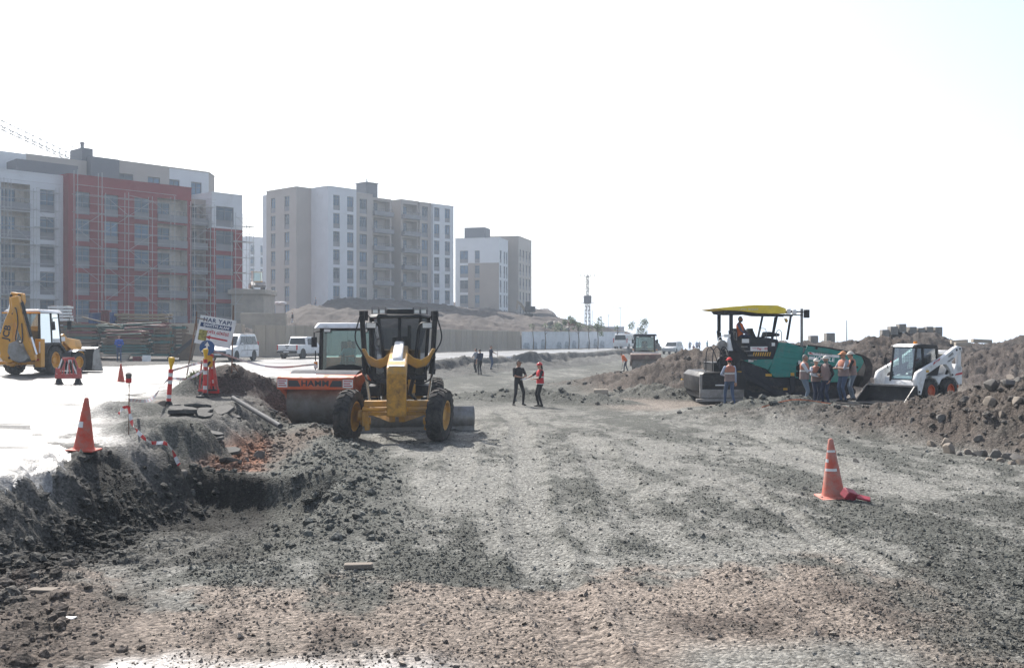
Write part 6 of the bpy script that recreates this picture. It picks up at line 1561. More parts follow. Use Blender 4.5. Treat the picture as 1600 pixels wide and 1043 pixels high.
person('man in pale hat with dark sleeves, rightmost of the paver crew', put(1333, 38.0), -100, 1.80, k_black, k_jean2, hands={'l': 'front', 'r': 'cross'}, vest=(k_vorg, k_vtaupe, None), hat=('brim', k_wcap), sleeves='long', vox=.0175, lean=6)
# seated operators
person('bearded paver operator in orange vest and checked shirt seated under the canopy', (paver.location.x+1.86, paver.location.y+.60, paver.location.z+2.52), 62, 1.75, k_check, k_djean, hands={'l': 'lap', 'r': 'lap'}, vest=(k_vhi, k_vhi, None), seat=1, sleeves='long', beard=True, vox=.016, skin=m_skin2)
def in_machine(mach, p): M = mach.matrix_basis if False else Matrix.LocRotScale(mach.location, mach.rotation_euler, None); return tuple(M @ Vector(p))
person('roller driver in teal shirt behind the cab glass of the orange roller', in_machine(roller, (0.05,4.0,1.72)), -13, 1.75, k_teal, k_navy, hands={'l': 'wheel', 'r': 'wheel'}, seat=1, vox=.018, skin=m_skin2)
person('grader driver in dark red shirt inside the black grader cab', in_machine(grader, (0,4.12,1.85)), 5, 1.72, k_dkred, k_navy, hands={'l': 'wheel', 'r': 'wheel'}, seat=1, vox=.018, skin=m_skin2)
person('driver in dark clothes inside the distant roller cab', in_machine(roller2, (0,4.0,1.72)), -6, 1.75, k_navy, k_navy, hands={'l': 'wheel', 'r': 'wheel'}, seat=1, vox=.026)
# man in blue by the timber, small figures further off
person('man in royal blue top and jeans walking in front of the stacked formwork', put(186, 66), 25, 1.74, k_blue, k_jean, hands={'l': 'front', 'r': 'front'}, pose='walk', sleeves='long', vox=.022)
for k, (px, hgt, tp, lg, lab, st) in enumerate(((1078, 1.75, k_grey, k_jean2, 'tiny figure in grey at the far crest, leftmost', None), (1089, 1.75, k_lblue, k_jean, 'tiny figure in pale blue top at the far crest, left one of the close pair', None), (1092.5, 1.7, k_grey, k_navy, 'tiny figure in dark trousers at the far crest, right one of the close pair', None), (1105, 1.78, k_teal, k_jean2, 'tiny figure standing alone at the far crest, rightmost', None))):
    person(lab, put(px, 165+k), 30*k-40, hgt, tp, lg, hands={'l': 'down', 'r': 'hip'}, vox=.04, group='figures at the far crest')
person('tiny crouching figure in red-brown between the standing ones at the far crest', (at(1083.5, 164), 164, tz(at(1083.5, 164), 164)+.32), 20, 1.6, k_dkred, k_navy, hands={'l': 'lap', 'r': 'lap'}, seat=1, vox=.04, group='figures at the far crest')
person('tiny figure in dark top and white trousers on the dirt slope', put(457, 122), -60, 1.72, k_black, k_pale, pose='walk', vox=.035, group='figures on the dirt slope')
person('tiny figure in grey standing at the foot of the beige block', put(493, 150), -40, 1.72, k_grey, k_jean2, vox=.04, group='figures on the dirt slope')

# ================================================================== CARS
def make_car(name, label, cat, loc, rz, L, W, low, green, paint, glassq, wheels_y, wr, lamps, rear=None, group='parked vehicles', extra=None):
    """low = side outline of the body (y,z); green = side outline of the glasshouse; front faces -y"""
    c = thing(name, label, cat, loc, rz, group); h = W/2
    b = MB(); b.prism(low, 'x', -h, h); b.build('body', [paint], c, bevel=.05, seg=2)
    b = MB(); ng = len(green)
    A = b._v([(-h*.96, y, z) if z < max(g[1] for g in green)-.25 else (-h*.80, y, z) for y, z in green]); Bv = b._v([(-v.co.x, v.co.y, v.co.z) for v in A])
    b.face(A); b.face(Bv[::-1])
    for i in range(ng): b.face([A[i], Bv[i], Bv[(i+1) % ng], A[(i+1) % ng]])
    gh = b.build('cabin', [paint], c, bevel=.04, seg=2)
    for nm, q in glassq:
        b = MB(); b.poly(q); b.build(nm, [m_cglass], gh, smooth=0, recalc=False)
        if nm == 'side_window': b = MB(); b.poly([(-x, y, z) for x, y, z in q][::-1]); b.build(nm, [m_cglass], gh, smooth=0, recalc=False)
    for s in (-1, 1):
        for y in wheels_y: wheel(c, (s*(h-.11), y, wr), wr, .22, m_sil, (0,0,0), 24, 'block', s, .62)
        for y in wheels_y:
            b = MB(); b.cyl((s*(h-.16),y,wr+.02),(s*(h+.006),y,wr+.02),wr*1.14,n=24); b.build('wheel_arch', [m_blk], c)
    for nm, mt, x0, x1, y0, y1, z0, z1 in lamps:
        for s in (-1, 1):
            b = MB(); b.bx(s*x0, s*x1, y0, y1, z0, z1); b.build(nm, [mt], c, bevel=.02)
    if extra: extra(c)
    return c
h = .91
def van_extra(c):
    b = MB(); b.bx(-.86,.86,-2.24,-2.16,.28,.46); b.bx(-.55,.55,-2.235,-2.18,.52,.66); b.build('front_bumper', [m_blk], c, bevel=.02)
    b = MB(); b.bx(-.24,.24,-2.26,-2.245,.42,.52); b.build('number_plate', [m_sigw], c, smooth=0)
    for s in (-1, 1):
        b = MB(); b.bx(s*.92,s*1.08,-.75,-.65,1.05,1.22); b.build('door_mirror', [m_wht], c, bevel=.03)
        b = MB(); b.tube([(s*.62,-.6,1.82),(s*.62,-.55,1.90),(s*.62,1.7,1.90),(s*.62,1.75,1.82)], .02); b.build('roof_rail', [m_steel], c)
        b = MB(); b.bx(s*.905,s*.917,-.6,2.0,.70,.73); b.bx(s*.905,s*.914,.35,.37,.4,1.0); b.build('door_seam', [m_blk], c, smooth=0)
van = make_car('white_van', 'white compact van parked by the retaining wall behind the tilted site sign', 'van', put(364, 70), R(-10), 4.4, 1.82,
    [(-2.2,.25),(2.2,.25),(2.22,.95),(2.15,1.08),(-.95,1.06),(-1.9,.92),(-2.18,.78)], [(-1.15,1.02),(-.45,1.74),(-.2,1.82),(1.9,1.82),(2.1,1.70),(2.17,1.02)], m_wht,
    [('windscreen', [(-.72,-1.10,1.10),(.72,-1.10,1.10),(.64,-.55,1.68),(-.64,-.55,1.68)]), ('side_window', [(.885,-.75,1.12),(.885,.30,1.12),(.77,.30,1.66),(.77,-.35,1.66)]), ('side_window', [(.885,.38,1.12),(.885,1.25,1.12),(.77,1.25,1.66),(.77,.38,1.66)]), ('side_window', [(.885,1.33,1.12),(.885,2.0,1.12),(.77,1.85,1.66),(.77,1.33,1.66)]), ('rear_window', [(.7,2.19,1.15),(-.7,2.19,1.15),(-.62,2.12,1.65),(.62,2.12,1.65)])],
    (-1.35, 1.42), .33, [('headlight', m_lamp, .52,.84,-2.17,-2.02,.70,.84), ('tail_light', m_redl, .78,.89,2.14,2.23,.8,1.3), ('fog_lamp', m_blk, .6,.8,-2.235,-2.17,.38,.5)], extra=van_extra)
def pk_extra(c):
    c.scale = (.93, .93, .93)
    b = MB(); b.bx(-.88,.88,2.42,2.62,.45,.62); b.build('rear_bumper', [m_blk], c, bevel=.03)
    b = MB(); b.bx(-.84,.84,2.45,2.50,.66,1.10); o = b.build('tailgate', [m_wht], c, bevel=.02)
    b = MB(); b.bx(-.16,.16,2.50,2.515,.98,1.06); b.bx(-.10,.10,2.50,2.512,.84,.90); b.build('tailgate_handle', [m_blk], o, smooth=0)
    b = MB(); b.bx(-.25,.25,2.62,2.635,.50,.60); b.build('number_plate', [m_sigw], c, smooth=0)
pk = make_car('pickup_truck', 'white pickup truck seen from the tailgate by the retaining wall', 'pickup', put(473, 78.5), R(162), 5.1, 1.85,
    [(-2.5,.4),(2.45,.4),(2.45,1.12),(.85,1.12),(.8,1.08),(-1.1,1.06),(-2.3,1.0),(-2.5,.85)], [(-1.2,1.04),(-.55,1.68),(-.3,1.76),(.6,1.76),(.75,1.68),(.85,1.06)], m_wht,
    [('windscreen', [(-.75,-1.15,1.10),(.75,-1.15,1.10),(.66,-.62,1.64),(-.66,-.62,1.64)]), ('side_window', [(.90,-.8,1.12),(.90,.7,1.12),(.77,.6,1.62),(.77,-.45,1.62)]), ('rear_window', [(.74,.865,1.14),(-.74,.865,1.14),(-.64,.79,1.64),(.64,.79,1.64)])],
    (-1.6, 1.55), .38, [('headlight', m_lamp, .55,.88,-2.46,-2.3,.78,.95), ('tail_light', m_redl, .82,.93,2.42,2.51,.70,1.10)], extra=pk_extra)
make_car('minibus', 'white minibus at the end of the white fence', 'minibus', put(976, 138), R(160), 4.9, 1.95,
    [(-2.4,.3),(2.4,.3),(2.42,1.0),(2.35,1.1),(-1.4,1.08),(-2.2,.95),(-2.4,.8)], [(-1.7,1.04),(-.95,1.85),(-.7,1.97),(2.2,1.97),(2.33,1.85),(2.38,1.06)], m_wht,
    [('windscreen', [(-.78,-1.62,1.12),(.78,-1.62,1.12),(.68,-1.0,1.80),(-.68,-1.0,1.80)]), ('side_window', [(.95,-1.2,1.15),(.95,2.0,1.15),(.82,1.95,1.75),(.82,-.85,1.75)]), ('rear_window', [(.76,2.41,1.2),(-.76,2.41,1.2),(-.66,2.36,1.8),(.66,2.36,1.8)])],
    (-1.5, 1.5), .34, [('headlight', m_lamp, .55,.9,-2.38,-2.25,.75,.9), ('tail_light', m_redl, .85,.96,2.36,2.44,.8,1.4)])
make_car('suv', 'silver sport utility vehicle on the far bed right of the distant roller', 'car', put(1051, 143), R(-24), 4.7, 1.9,
    [(-2.3,.4),(2.3,.4),(2.32,1.0),(2.2,1.12),(-.9,1.10),(-2.05,1.0),(-2.3,.85)], [(-1.1,1.08),(-.4,1.68),(-.1,1.76),(1.9,1.76),(2.1,1.66),(2.25,1.10)], m_sil,
    [('windscreen', [(-.76,-1.06,1.14),(.76,-1.06,1.14),(.68,-.48,1.64),(-.68,-.48,1.64)]), ('side_window', [(.92,-.7,1.16),(.92,1.9,1.16),(.80,1.8,1.60),(.80,-.3,1.60)]), ('rear_window', [(.74,2.27,1.2),(-.74,2.27,1.2),(-.66,2.15,1.6),(.66,2.15,1.6)])],
    (-1.4, 1.4), .38, [('headlight', m_lamp, .55,.9,-2.28,-2.15,.8,.95), ('tail_light', m_redl, .85,.94,2.26,2.34,.8,1.1)])

# ================================================================== CONES, BARRIERS, SIGNS, TAPE
m_cone = mat('cone_orange', (.58,.07,.035), .6, dirt=.4, dcol=(.36,.20,.16), scale=5)
m_fcone = mat('faded_cone', (.55,.11,.07), .7, dirt=.5, dcol=(.40,.26,.22), scale=5)
m_post = mat('post_red', (.55,.03,.03), .5, dirt=.15, scale=5); m_postw = mat('post_white', (.7,.7,.7), .5, dirt=.15, scale=5)
m_lampy = mat('warning_lamp_yellow', (.70,.42,.02), .3); m_rust = mat('rusty_steel', (.14,.085,.06), .8, dirt=.4, dcol=(.22,.12,.07), scale=5)
m_pvc = mat('grey_pipe', (.045,.048,.055), .7, dirt=.3, dcol=(.09,.085,.08), scale=3, spec=.2); m_stone = mat('pale_stone', (.20,.17,.14), .9, dirt=.35, dcol=(.20,.17,.14), scale=3, bump=.4, bscale=9)
m_stone2 = mat('grey_stone', (.13,.122,.112), .9, dirt=.3, dcol=(.13,.115,.1), scale=3, bump=.4, bscale=9)
def cone(label, px, Y, hgt, mt, lean=(0, 0), bands=(), ring=False, sticker=False, rz=0):
    p = put(px, Y); c = thing('traffic_cone', label, 'cone', p, rz, 'traffic cones', rot=(R(lean[0]), R(lean[1]), rz))
    k = hgt/.9
    b = MB(); b.lathe([(.035,.17),(.06,.165),(.45,.105),(.80,.05),(.885,.035),(.90,.02),(.90,0)], 'z', n=28); b.lathe([(.0,.0),(.0,.19),(.03,.19),(.045,.172)], 'z', n=28); b.build('cone_body', [mt], c).scale = (k, k, k)
    b = MB(); b.bx(-.23,.23,-.23,.23,.0,.03); b.build('base', [mt], c, bevel=.03, seg=2).scale = (k, k, 1)
    for (z0, z1, a0, a1) in bands:
        rr_ = lambda z: .17-(z-.035)*.1415+.0022
        b = MB(); b.lathe([(z0, rr_(z0)), (z1, rr_(z1))], 'z', n=16, a0=R(a0), a1=R(a1)); b.build('reflective_band', [m_sigw], c).scale = (k, k, k)
    if ring:
        b = MB(); b.tube([(.03*math.cos(a), 0, .915+.04*math.sin(a)) for a in [math.pi*i/8 for i in range(9)]], .006, 6); b.build('handle_ring', [m_sigw], c).scale = (k, k, k)
    return c
cone('worn orange traffic cone with a scraped patch on the road edge at left', 131, 17.8, .92, m_cone, (0, 3), [(.40,.50,225,275)], True)
cone('tall faded orange cone with torn white bands on the gravel at right', 1302, 17.6, 1.02, m_fcone, (3, -3.5), [(.70,.735,200,300),(.42,.46,195,290),(.55,.60,190,225)])
cone('small orange traffic cone on the wet road in front of the man in blue', 189, 41, .72, m_cone)
mb = MB(); p = put(1327, 17.2); mb.box((0,0,.10),(.24,.16,.15), rot=(.5,.3,.5)); mb.box((.22,-.06,.05),(.22,.12,.04), rot=(.4,.2,-.3))
m_mag = mat('pink_plastic', (.36,.05,.07), .5, dirt=.3, scale=6); tag(mb.build('broken_cone_base', [m_mag], loc=p, bevel=.012), 'broken pinkish plastic piece lying at the foot of the tall cone', 'debris')
# red plastic barrier on the wet road
p = put(107, 38.5); br = thing('plastic_barrier', 'red plastic folding barrier on black feet in front of the backhoe', 'barrier', p, R(8))
m_barr = mat('barrier_red', (.48,.07,.06), .5, dirt=.35, dcol=(.42,.22,.2), scale=6)
mb = MB(); mb.bx(-.48,.48,-.03,.03,.22,.40); mb.bx(-.46,-.30,-.03,.03,.40,.62); mb.bx(.30,.46,-.03,.03,.40,.62); mb.build('frame', [m_barr], br, bevel=.015); mb = MB(); mb.bx(-.22,.22,-.03,.03,.92,1.02); mb.build('top_rail', [m_barr], br, bevel=.015)
for k in range(8):
    x0 = -.42+.12*k; mb = MB(); bar(mb, (x0,0,.38), (x0*.42+(.05 if k % 2 else -.05),0,.96), .05, .045); mb.build('slat', [m_barr if k % 3 else m_postw], br, bevel=.008)
for s in (-1, 1):
    mb = MB(); mb.prism([(-.26,0),(.26,0),(.10,.10),(.05,.22),(-.05,.22),(-.10,.10)], 'y', -.09, .09); mb.build('foot', [m_blk], br, bevel=.02, loc=(s*.34,0,0), rot=(0,0,R(75)))
# delineator posts
def delineator(label, px, Y, hgt, lean, lampz=True):
    p = put(px, Y); c = thing('delineator_post', label, 'post', p, 0, 'red and white delineator posts', rot=(R(lean[0]), R(lean[1]), 0))
    n = 9
    for i in range(n):
        mb = MB(); mb.cyl((0,0,.12+hgt*i/n),(0,0,.12+hgt*(i+1)/n),.062,n=14); mb.build('red_sleeve' if i % 2 == 0 else 'white_band', [m_post if i % 2 == 0 or i == 3 else m_postw], c)
    mb = MB(); mb.prism([(-.22,-.22),(.22,-.22),(.22,.22),(-.22,.22)], 'z', 0, .05, top=[(-.2,-.2),(.2,-.2),(.2,.2),(-.2,.2)]); mb.cyl((0,0,.05),(0,0,.14),.12,.07); mb.build('rubber_foot', [m_blk], c)
    mb = MB(); mb.lathe([(.0,0),(.0,.03),(.10,.045),(.20,.075),(.29,.085),(.32,.075),(.335,.0)], 'z', (0,0,.12+hgt), n=16); mb.build('warning_lamp', [m_lampy], c)
    return c
delineator('leaning red and white post with yellow lamp standing on a pale stone', 263, 27.6, .88, (0, 4))
delineator('left post of the pair with yellow lamps under the round blue sign', 320, 31.6, 1.05, (0, 1))
delineator('right post of the pair with yellow lamps under the round blue sign', 331.5, 32.3, 1.02, (0, -1))
m_navy = mat('traffic_blue', (.02,.085,.24), .5, dirt=.25, dcol=(.2,.2,.22), scale=6)
p = put(326, 32.0); sg = thing('arrow_sign', 'round blue arrow sign with striped plate between the two lamp posts', 'sign', p, R(4))
mb = MB(); mb.cyl((-.05,.06,0),(-.05,.06,1.75),.025,n=8); mb.build('pole', [m_steel], sg)
mb = MB(); mb.cyl((-.05,.03,1.55),(-.05,.012,1.55),.235,n=36); pl = mb.build('sign_disc', [m_navy], sg)
mb = MB(); mb.prism([(-.025,-.17),(.03,-.17),(.02,.06),(.075,.05),(.0,.19),(-.085,.06),(-.03,.06)], 'y', 0, .006); mb.build('white_arrow', [m_sigw], pl, loc=(-.05,.002,1.55), rot=(0,R(4),0)); mb = MB(); mb.prism([(-.14,-.15),(-.02,-.03),(-.05,.0),(-.19,-.11)], 'y', 0, .005); mb.build('white_arrow', [m_sigw], pl, loc=(-.05,.003,1.55))
mb = MB(); mb.prism([(-.17,.95),(.12,.95),(.12,1.27),(-.05,1.33),(-.17,1.2)], 'y', .0, .02); pl2 = mb.build('striped_plate', [m_haz], sg, smooth=0)
mb = MB(); mb.prism([(-.13,.96),(-.02,.96),(.08,1.1),(.02,1.14)], 'y', -.008, -.002); mb.build('black_stripe', [m_ink], pl2, smooth=0)
p = put(326, 32.15); rb = thing('slatted_barrier', 'red slatted plastic barrier between the two lamp posts below the blue sign', 'barrier', p, 0)
for k in range(7):
    mb = MB(); bar(mb, (-.30+.10*k,0,.05), (-.18+.06*k+(.04 if k % 2 else -.04),.02,1.02), .045, .05); mb.build('slat', [m_barr if k % 3 != 1 else m_post], rb, bevel=.008)
mb = MB(); mb.bx(-.33,.33,-.03,.03,.0,.12); mb.build('bottom_rail', [m_post], rb, bevel=.01)
# tilted site sign
sx, sy = at(337, 33.0), 33.0; bb = thing('site_sign', 'tilted white site sign with blue band and red arrow on thin steel legs', 'sign', (sx, sy, tz(sx, sy)), R(2))
PM = Matrix.Translation((-.02, 0, 2.8-(518-521.5)/1600*33-tz(sx, sy))) @ Matrix.Rotation(R(9.5), 4, 'Y') @ Matrix.Shear('XZ', 4, (.0, .0))
mb = MB(); mb.prism([(-.60,-.46),(.56,-.46),(.62,.46),(-.54,.46)], 'y', -.012, .012); pn = mb.build('panel', [m_sigw], bb); pn.matrix_local = PM
mb = MB(); mb.prism([(-.50,.10),(.50,.10),(.51,.235),(-.49,.235)], 'y', -.019, -.014); bd = mb.build('blue_band', [m_inkb], pn, smooth=0)
letters(pn, 'HAR YAPI', .18, m_inkb, (.03,-.018,.335), XF, 1.12, .004, 1.08)
letters(bd, 'ŞANTİYE ALANI', .112, m_inkw, (.02,-.022,.168), XF, 1.02, .004)
letters(pn, 'OFİS GİRİŞİ', .115, m_inkr, (.10,-.018,-.04), XF, 1.08, .003)
mb = MB(); mb.prism([(-.27,-.21),(-.12,-.14),(-.12,-.18),(.44,-.20),(.44,-.25),(-.12,-.235),(-.12,-.28)], 'y', -.018, -.014); mb.build('red_arrow', [m_inkr], pn, smooth=0)
m_pic = mat('printed_picture', (.34,.30,.08), .6, scale=9, var=.6)
mb = MB(); mb.bx(-.50,-.24,-.018,-.014,-.34,.0); mb.build('printed_photo', [m_pic], pn, smooth=0)
mb = MB()
gz = 0
mb.cyl((.50,.03,-.15),(.56,.03,3.15-1.0),.022,n=6); mb.cyl((.50,.03,.3),(.72,.35,-.1),.018,n=6); mb.build('leg', [m_rust], bb)
mb = MB(); mb.cyl((-.62,.03,1.35),(-.62,.03,1.95),.02,n=6); mb.cyl((-.62,.03,1.75),(-1.0,.3,-.1),.02,n=6); mb.cyl((-.62,.03,1.75),(-.25,-.1,1.68),.016,n=6); mb.build('leg', [m_rust], bb)
# steel rod with capped top
p = put(201, 20.4); rd = thing('marker_rod', 'thin steel rod with a red and white cap holding the barrier tape', 'rod', p)
mb = MB(); mb.cyl((0,0,-.1),(.01,0,1.05),.010,n=6); mb.build('rod', [m_rust], rd)
mb = MB(); mb.lathe([(1.02,0),(1.02,.045),(1.12,.055),(1.14,.05)], 'z', n=12); mb.lathe([(1.142,.058),(1.20,.062),(1.225,.03),(1.23,0)], 'z', n=12); mb.build('cap', [m_stone2], rd)
mb = MB(); mb.cyl((0,0,1.03),(0,0,1.11),.058,n=12); mb.build('red_collar', [m_post], rd)
# barrier tape: ribbons with real red and white bands
def tape(label, pts, w=.06, L=.16, wht=m_postw, red=m_post):
    c = curve_pts(pts, 14); o0 = Vector(c[0]); mb = MB(); acc = 0; prev = None
    for i, q in enumerate(c):
        t = (Vector(c[min(i+1, len(c)-1)])-Vector(c[max(i-1, 0)])).normalized()
        tw = .6*math.sin(i*.35); n = Vector((0, 0, 1)) if abs(t.z) < .8 else Vector((1, 0, 0))
        s = t.cross(n).normalized(); u = (n-t*n.dot(t)).normalized()*math.cos(tw)+s*math.sin(tw)
        v = mb._v([q-o0+u*w/2, q-o0-u*w/2, q-o0-u*w/2+s*.002, q-o0+u*w/2+s*.002])
        if prev:
            acc += (Vector(c[i])-Vector(c[i-1])).length; m_ = int(acc/L) % 2
            for k in range(4): mb.face([prev[k], prev[(k+1) % 4], v[(k+1) % 4], v[k]], m_)
        prev = v
    return tag(mb.build('barrier_tape', [red, wht], loc=o0, smooth=0), label, 'tape', 'barrier tapes')
rp = Vector(put(201, 20.4)); gz = lambda px, Y, dz=.03: Vector(put(px, Y))+Vector((0, 0, dz))
tape('red and white barrier tape hanging from the steel rod down the bank', [rp+Vector((0,0,.55)), rp+Vector((.10,-.1,.25)), gz(215, 20.0, .22), gz(235, 19.8, .20), gz(262, 19.6, .18), gz(280, 19.4, .14)], .07, .15)
d1 = Vector(put(263, 27.6)); d2 = Vector(put(320, 31.6)); d3 = Vector(put(331.5, 32.3))
m_pink = mat('pale_pink_tape', (.62,.45,.44), .6)
tape('pale barrier tape sagging between the steel rod and the lamp posts', [rp+Vector((0,0,.68)), (rp+d1)/2+Vector((0,0,.45)), d1+Vector((0,0,.72)), (d1+d2)/2+Vector((0,0,.66)), d2+Vector((0,0,.85))], .07, .3, m_postw, m_pink)
tape('pale barrier tape strung from the lamp posts to the road roller', [d3+Vector((0,0,1.25)), Vector((at(420, 33), 33, 1.75)), in_machine(roller, (-.95,2.7,1.85))], .065, .9, m_postw, m_pink)
tape('short torn barrier tape fluttering at the steel rod', [rp+Vector((0,0,.55)), rp+Vector((-.12,0,.52)), rp+Vector((-.22,.05,.40))], .06, .12)
tape('barrier tape lying between the slope posts behind the lamp posts', [d1+Vector((0,.3,.95)), (d1+d2)/2+Vector((-.3,2.0,1.05)), d2+Vector((-.1,.2,1.02))], .07, .3, m_postw, m_pink)
m_net = mat('orange_string', (.62,.16,.06), .6)
tape('thin orange string lying along the foot of the stony heap', [gz(1190, 33.2), gz(1240, 33.4), gz(1290, 33.6), gz(1330, 34.0), gz(1368, 34.6)], .035, 9, m_net, m_net)

# ================================================================== LOOSE PIECES ON THE GROUND
def rock_mesh(seed, mt):
    mb = MB(); mb.blob((0,0,0), (1,.78,.66), 0, seed, 3, .05)
    r_ = random.Random(seed)
    for _ in range(13):
        n = Vector((r_.gauss(0,1), r_.gauss(0,1), r_.gauss(0,.8))).normalized(); lim = r_.uniform(.36,.66)
        for v in mb.bm.verts:
            d = v.co.dot(n)-lim
            if d > 0: v.co -= n*d
    return mb.mesh('rock', mt, smooth=24)
RM = [rock_mesh(k, m_stone if k % 2 else m_stone2) for k in range(6)]
rr = random.Random(21)
ORD = ['first', 'second', 'third', 'fourth', 'fifth', 'sixth', 'seventh', 'eighth', 'ninth', 'tenth', 'eleventh', 'twelfth', 'thirteenth', 'fourteenth', 'fifteenth', 'sixteenth', 'seventeenth', 'eighteenth']
def rock(px, Y, s, label, grp, k, z=None, cat='rock'):
    s = s*(.82 if grp != 'single stones' else 1); p = Vector(put(px, Y)); o = obj('rock', RM[k % 6], None, p+Vector((0,0,s*.08)) if z is None else Vector((p.x, p.y, z)), (rr.uniform(-.4,.4), rr.uniform(-.4,.4), rr.uniform(0,6)), (s, s, s))
    return tag(o, label, cat, grp)
for k, (px, Y, s) in enumerate(sorted(((1550,26.8,.34),(1577,26.4,.36),(1545,25.9,.27),(1506,26.9,.26),(1470,26.4,.25),(1478,25.3,.24),(1530,24.6,.2),(1590,25.0,.3),(1592,27.0,.3),(1455,25.6,.22),(1524,28.0,.22),(1425,27.4,.16),(1565,25.0,.18)))):
    rock(px, Y, s, ORD[k]+' boulder from the left on the stony heap at the right edge', 'boulders on the right heap', k)
for k, (px, Y, s) in enumerate(sorted(((1482,23.9,.36),(1512,23.7,.22),(1530,23.4,.30),(1556,23.1,.32),(1575,22.8,.24),(1590,22.5,.28),(1500,23.4,.16),(1546,22.6,.16),(1562,22.3,.14),(1598,21.9,.26),(1580,21.8,.13)))):
    rock(px, Y, s, ORD[k]+' rock from the left in the row along the foot of the right heap', 'rocks at the heap foot', k+1)
for k, (px, Y, s) in enumerate(sorted(((1562,49,.45),(1575,48.6,.55),(1568,48,.4),(1585,47.6,.35),(1570,47,.4),(1580,50,.5),(1556,47.6,.35)))):
    rock(px, Y, s, ORD[k]+' pale slab from the left in the cluster on the far right mound', 'pale slabs on the far right mound', k*2+1)
rock(250, 27.4, .30, 'flat pale stone holding up the leaning lamp post', 'single stones', 1)
rock(287, 19.6, .15, 'grey stone beside the loose end of the barrier tape', 'single stones', 2)
rock(405, 23.2, .22, 'dark boulder in the red earth cut left of the grader', 'single stones', 2)
rock(385, 22.6, .12, 'small grey stone beside the dark boulder in the red cut', 'single stones', 4)
rock(1337, 22.2, .12, 'small dark stone behind the tall cone on the gravel', 'single stones', 0)
rock(1456, 12.6, .05, 'small lone stone on the gravel in the right foreground', 'single stones', 2)
rock(555, 12.1, .045, 'small lone dark stone on the gravel left of centre', 'single stones', 2)
mb = MB(); mb.bx(-.32,.32,-.16,.16,0,.26); tag(mb.build('concrete_block', [m_conc2], loc=put(939, 45), bevel=.02, rot=(0,0,R(-6))), 'rectangular concrete block lying on the bed behind the talking pair', 'block')
mb = MB(); mb.bx(-.17,.17,-.07,.07,0,.06); tag(mb.build('brick_piece', [m_stone], loc=put(560, 12.3), bevel=.012, rot=(0,0,R(5))), 'flat pale brick piece on the near gravel', 'brick')
mb = MB(); mb.prism([(-.16,-.05),(.14,-.07),(.18,.05),(-.12,.06)], 'z', 0, .03); tag(mb.build('board_scrap', [m_stone], loc=put(66, 11.05), bevel=.005, rot=(R(4),0,0)), 'thin pale board scrap on the earth at left foreground', 'scrap')
mb = MB(); mb.prism([(-.09,-.03),(.07,-.05),(.09,.04),(-.05,.05)], 'z', 0, .025); tag(mb.build('paper_scrap', [m_sigw], loc=put(104, 10.0), bevel=.004), 'crumpled white scrap on the earth at lower left', 'scrap')
mb = MB(); p0 = Vector(put(364, 30.0))+Vector((0,0,.12)); p1 = Vector((at(438, 25.0), 25.0, .55)); mb.tube([(0,0,0), tuple(p1-p0)], .066, 16); tag(mb.build('drain_pipe', [m_pvc], loc=p0), 'thick grey plastic pipe sloping down into the cut', 'pipe', 'grey pipes')
mb = MB(); p0 = Vector(put(362, 32.0))+Vector((0,0,.06)); p1 = Vector(put(433, 32.0))+Vector((0,0,.10)); mb.tube([(0,0,0), tuple(p1-p0)], .06, 14); tag(mb.build('drain_pipe', [m_pvc], loc=p0), 'thinner grey pipe lying level on the bank above the cut', 'pipe', 'grey pipes')
mb = MB(); p = Vector(put(1338, 34.9)); mb.box((0,0,.10),(1.35,.16,.05), rot=(0,R(6),0)); tag(mb.build('timber_plank', [m_stone], loc=p, bevel=.006, rot=(0,0,R(-12))), 'timber plank lying in front of the black bucket', 'plank')
mb = MB(); p = Vector(put(1105, 43.5)); mb.box((-.35,0,.75),(1.0,.2,.04), rot=(.1,R(-48),0)); mb.box((-.7,.1,.52),(.8,.16,.05), 1, rot=(0,R(6),.2)); tag(mb.build('scrap_boards', [m_rust, m_haz], loc=p), 'rusty and yellow scrap boards leaning at the mound beside the screed', 'scrap')
m_slab = mat('broken_asphalt', (.045,.044,.043), .85, dirt=.35, dcol=(.12,.115,.105), scale=5, bump=.4, bscale=25)
r5 = random.Random(77)
for k in range(16):
    px, Y = 262+7.0*k+r5.uniform(-4, 4), 27.0-.32*k*(k % 3 != 0)+r5.uniform(-1.0, .6); w = r5.uniform(.22, .5); p = Vector(put(px, Y))
    pts = [(w*math.cos(a)*r5.uniform(.6, 1.1), .7*w*math.sin(a)*r5.uniform(.6, 1.1)) for a in [2*math.pi*i/7 for i in range(7)]]
    mb = MB(); mb.prism(pts, 'z', 0, r5.uniform(.05, .10)); tag(mb.build('broken_asphalt_piece', [m_slab], loc=p+Vector((0,0,.02)), rot=(r5.uniform(-.3,.3), r5.uniform(-.25,.25), r5.uniform(0,6)), bevel=.008), ORD[k]+' broken asphalt slab from the left along the cut edge by the lamp posts', 'asphalt piece', 'broken asphalt slabs', 'thing')
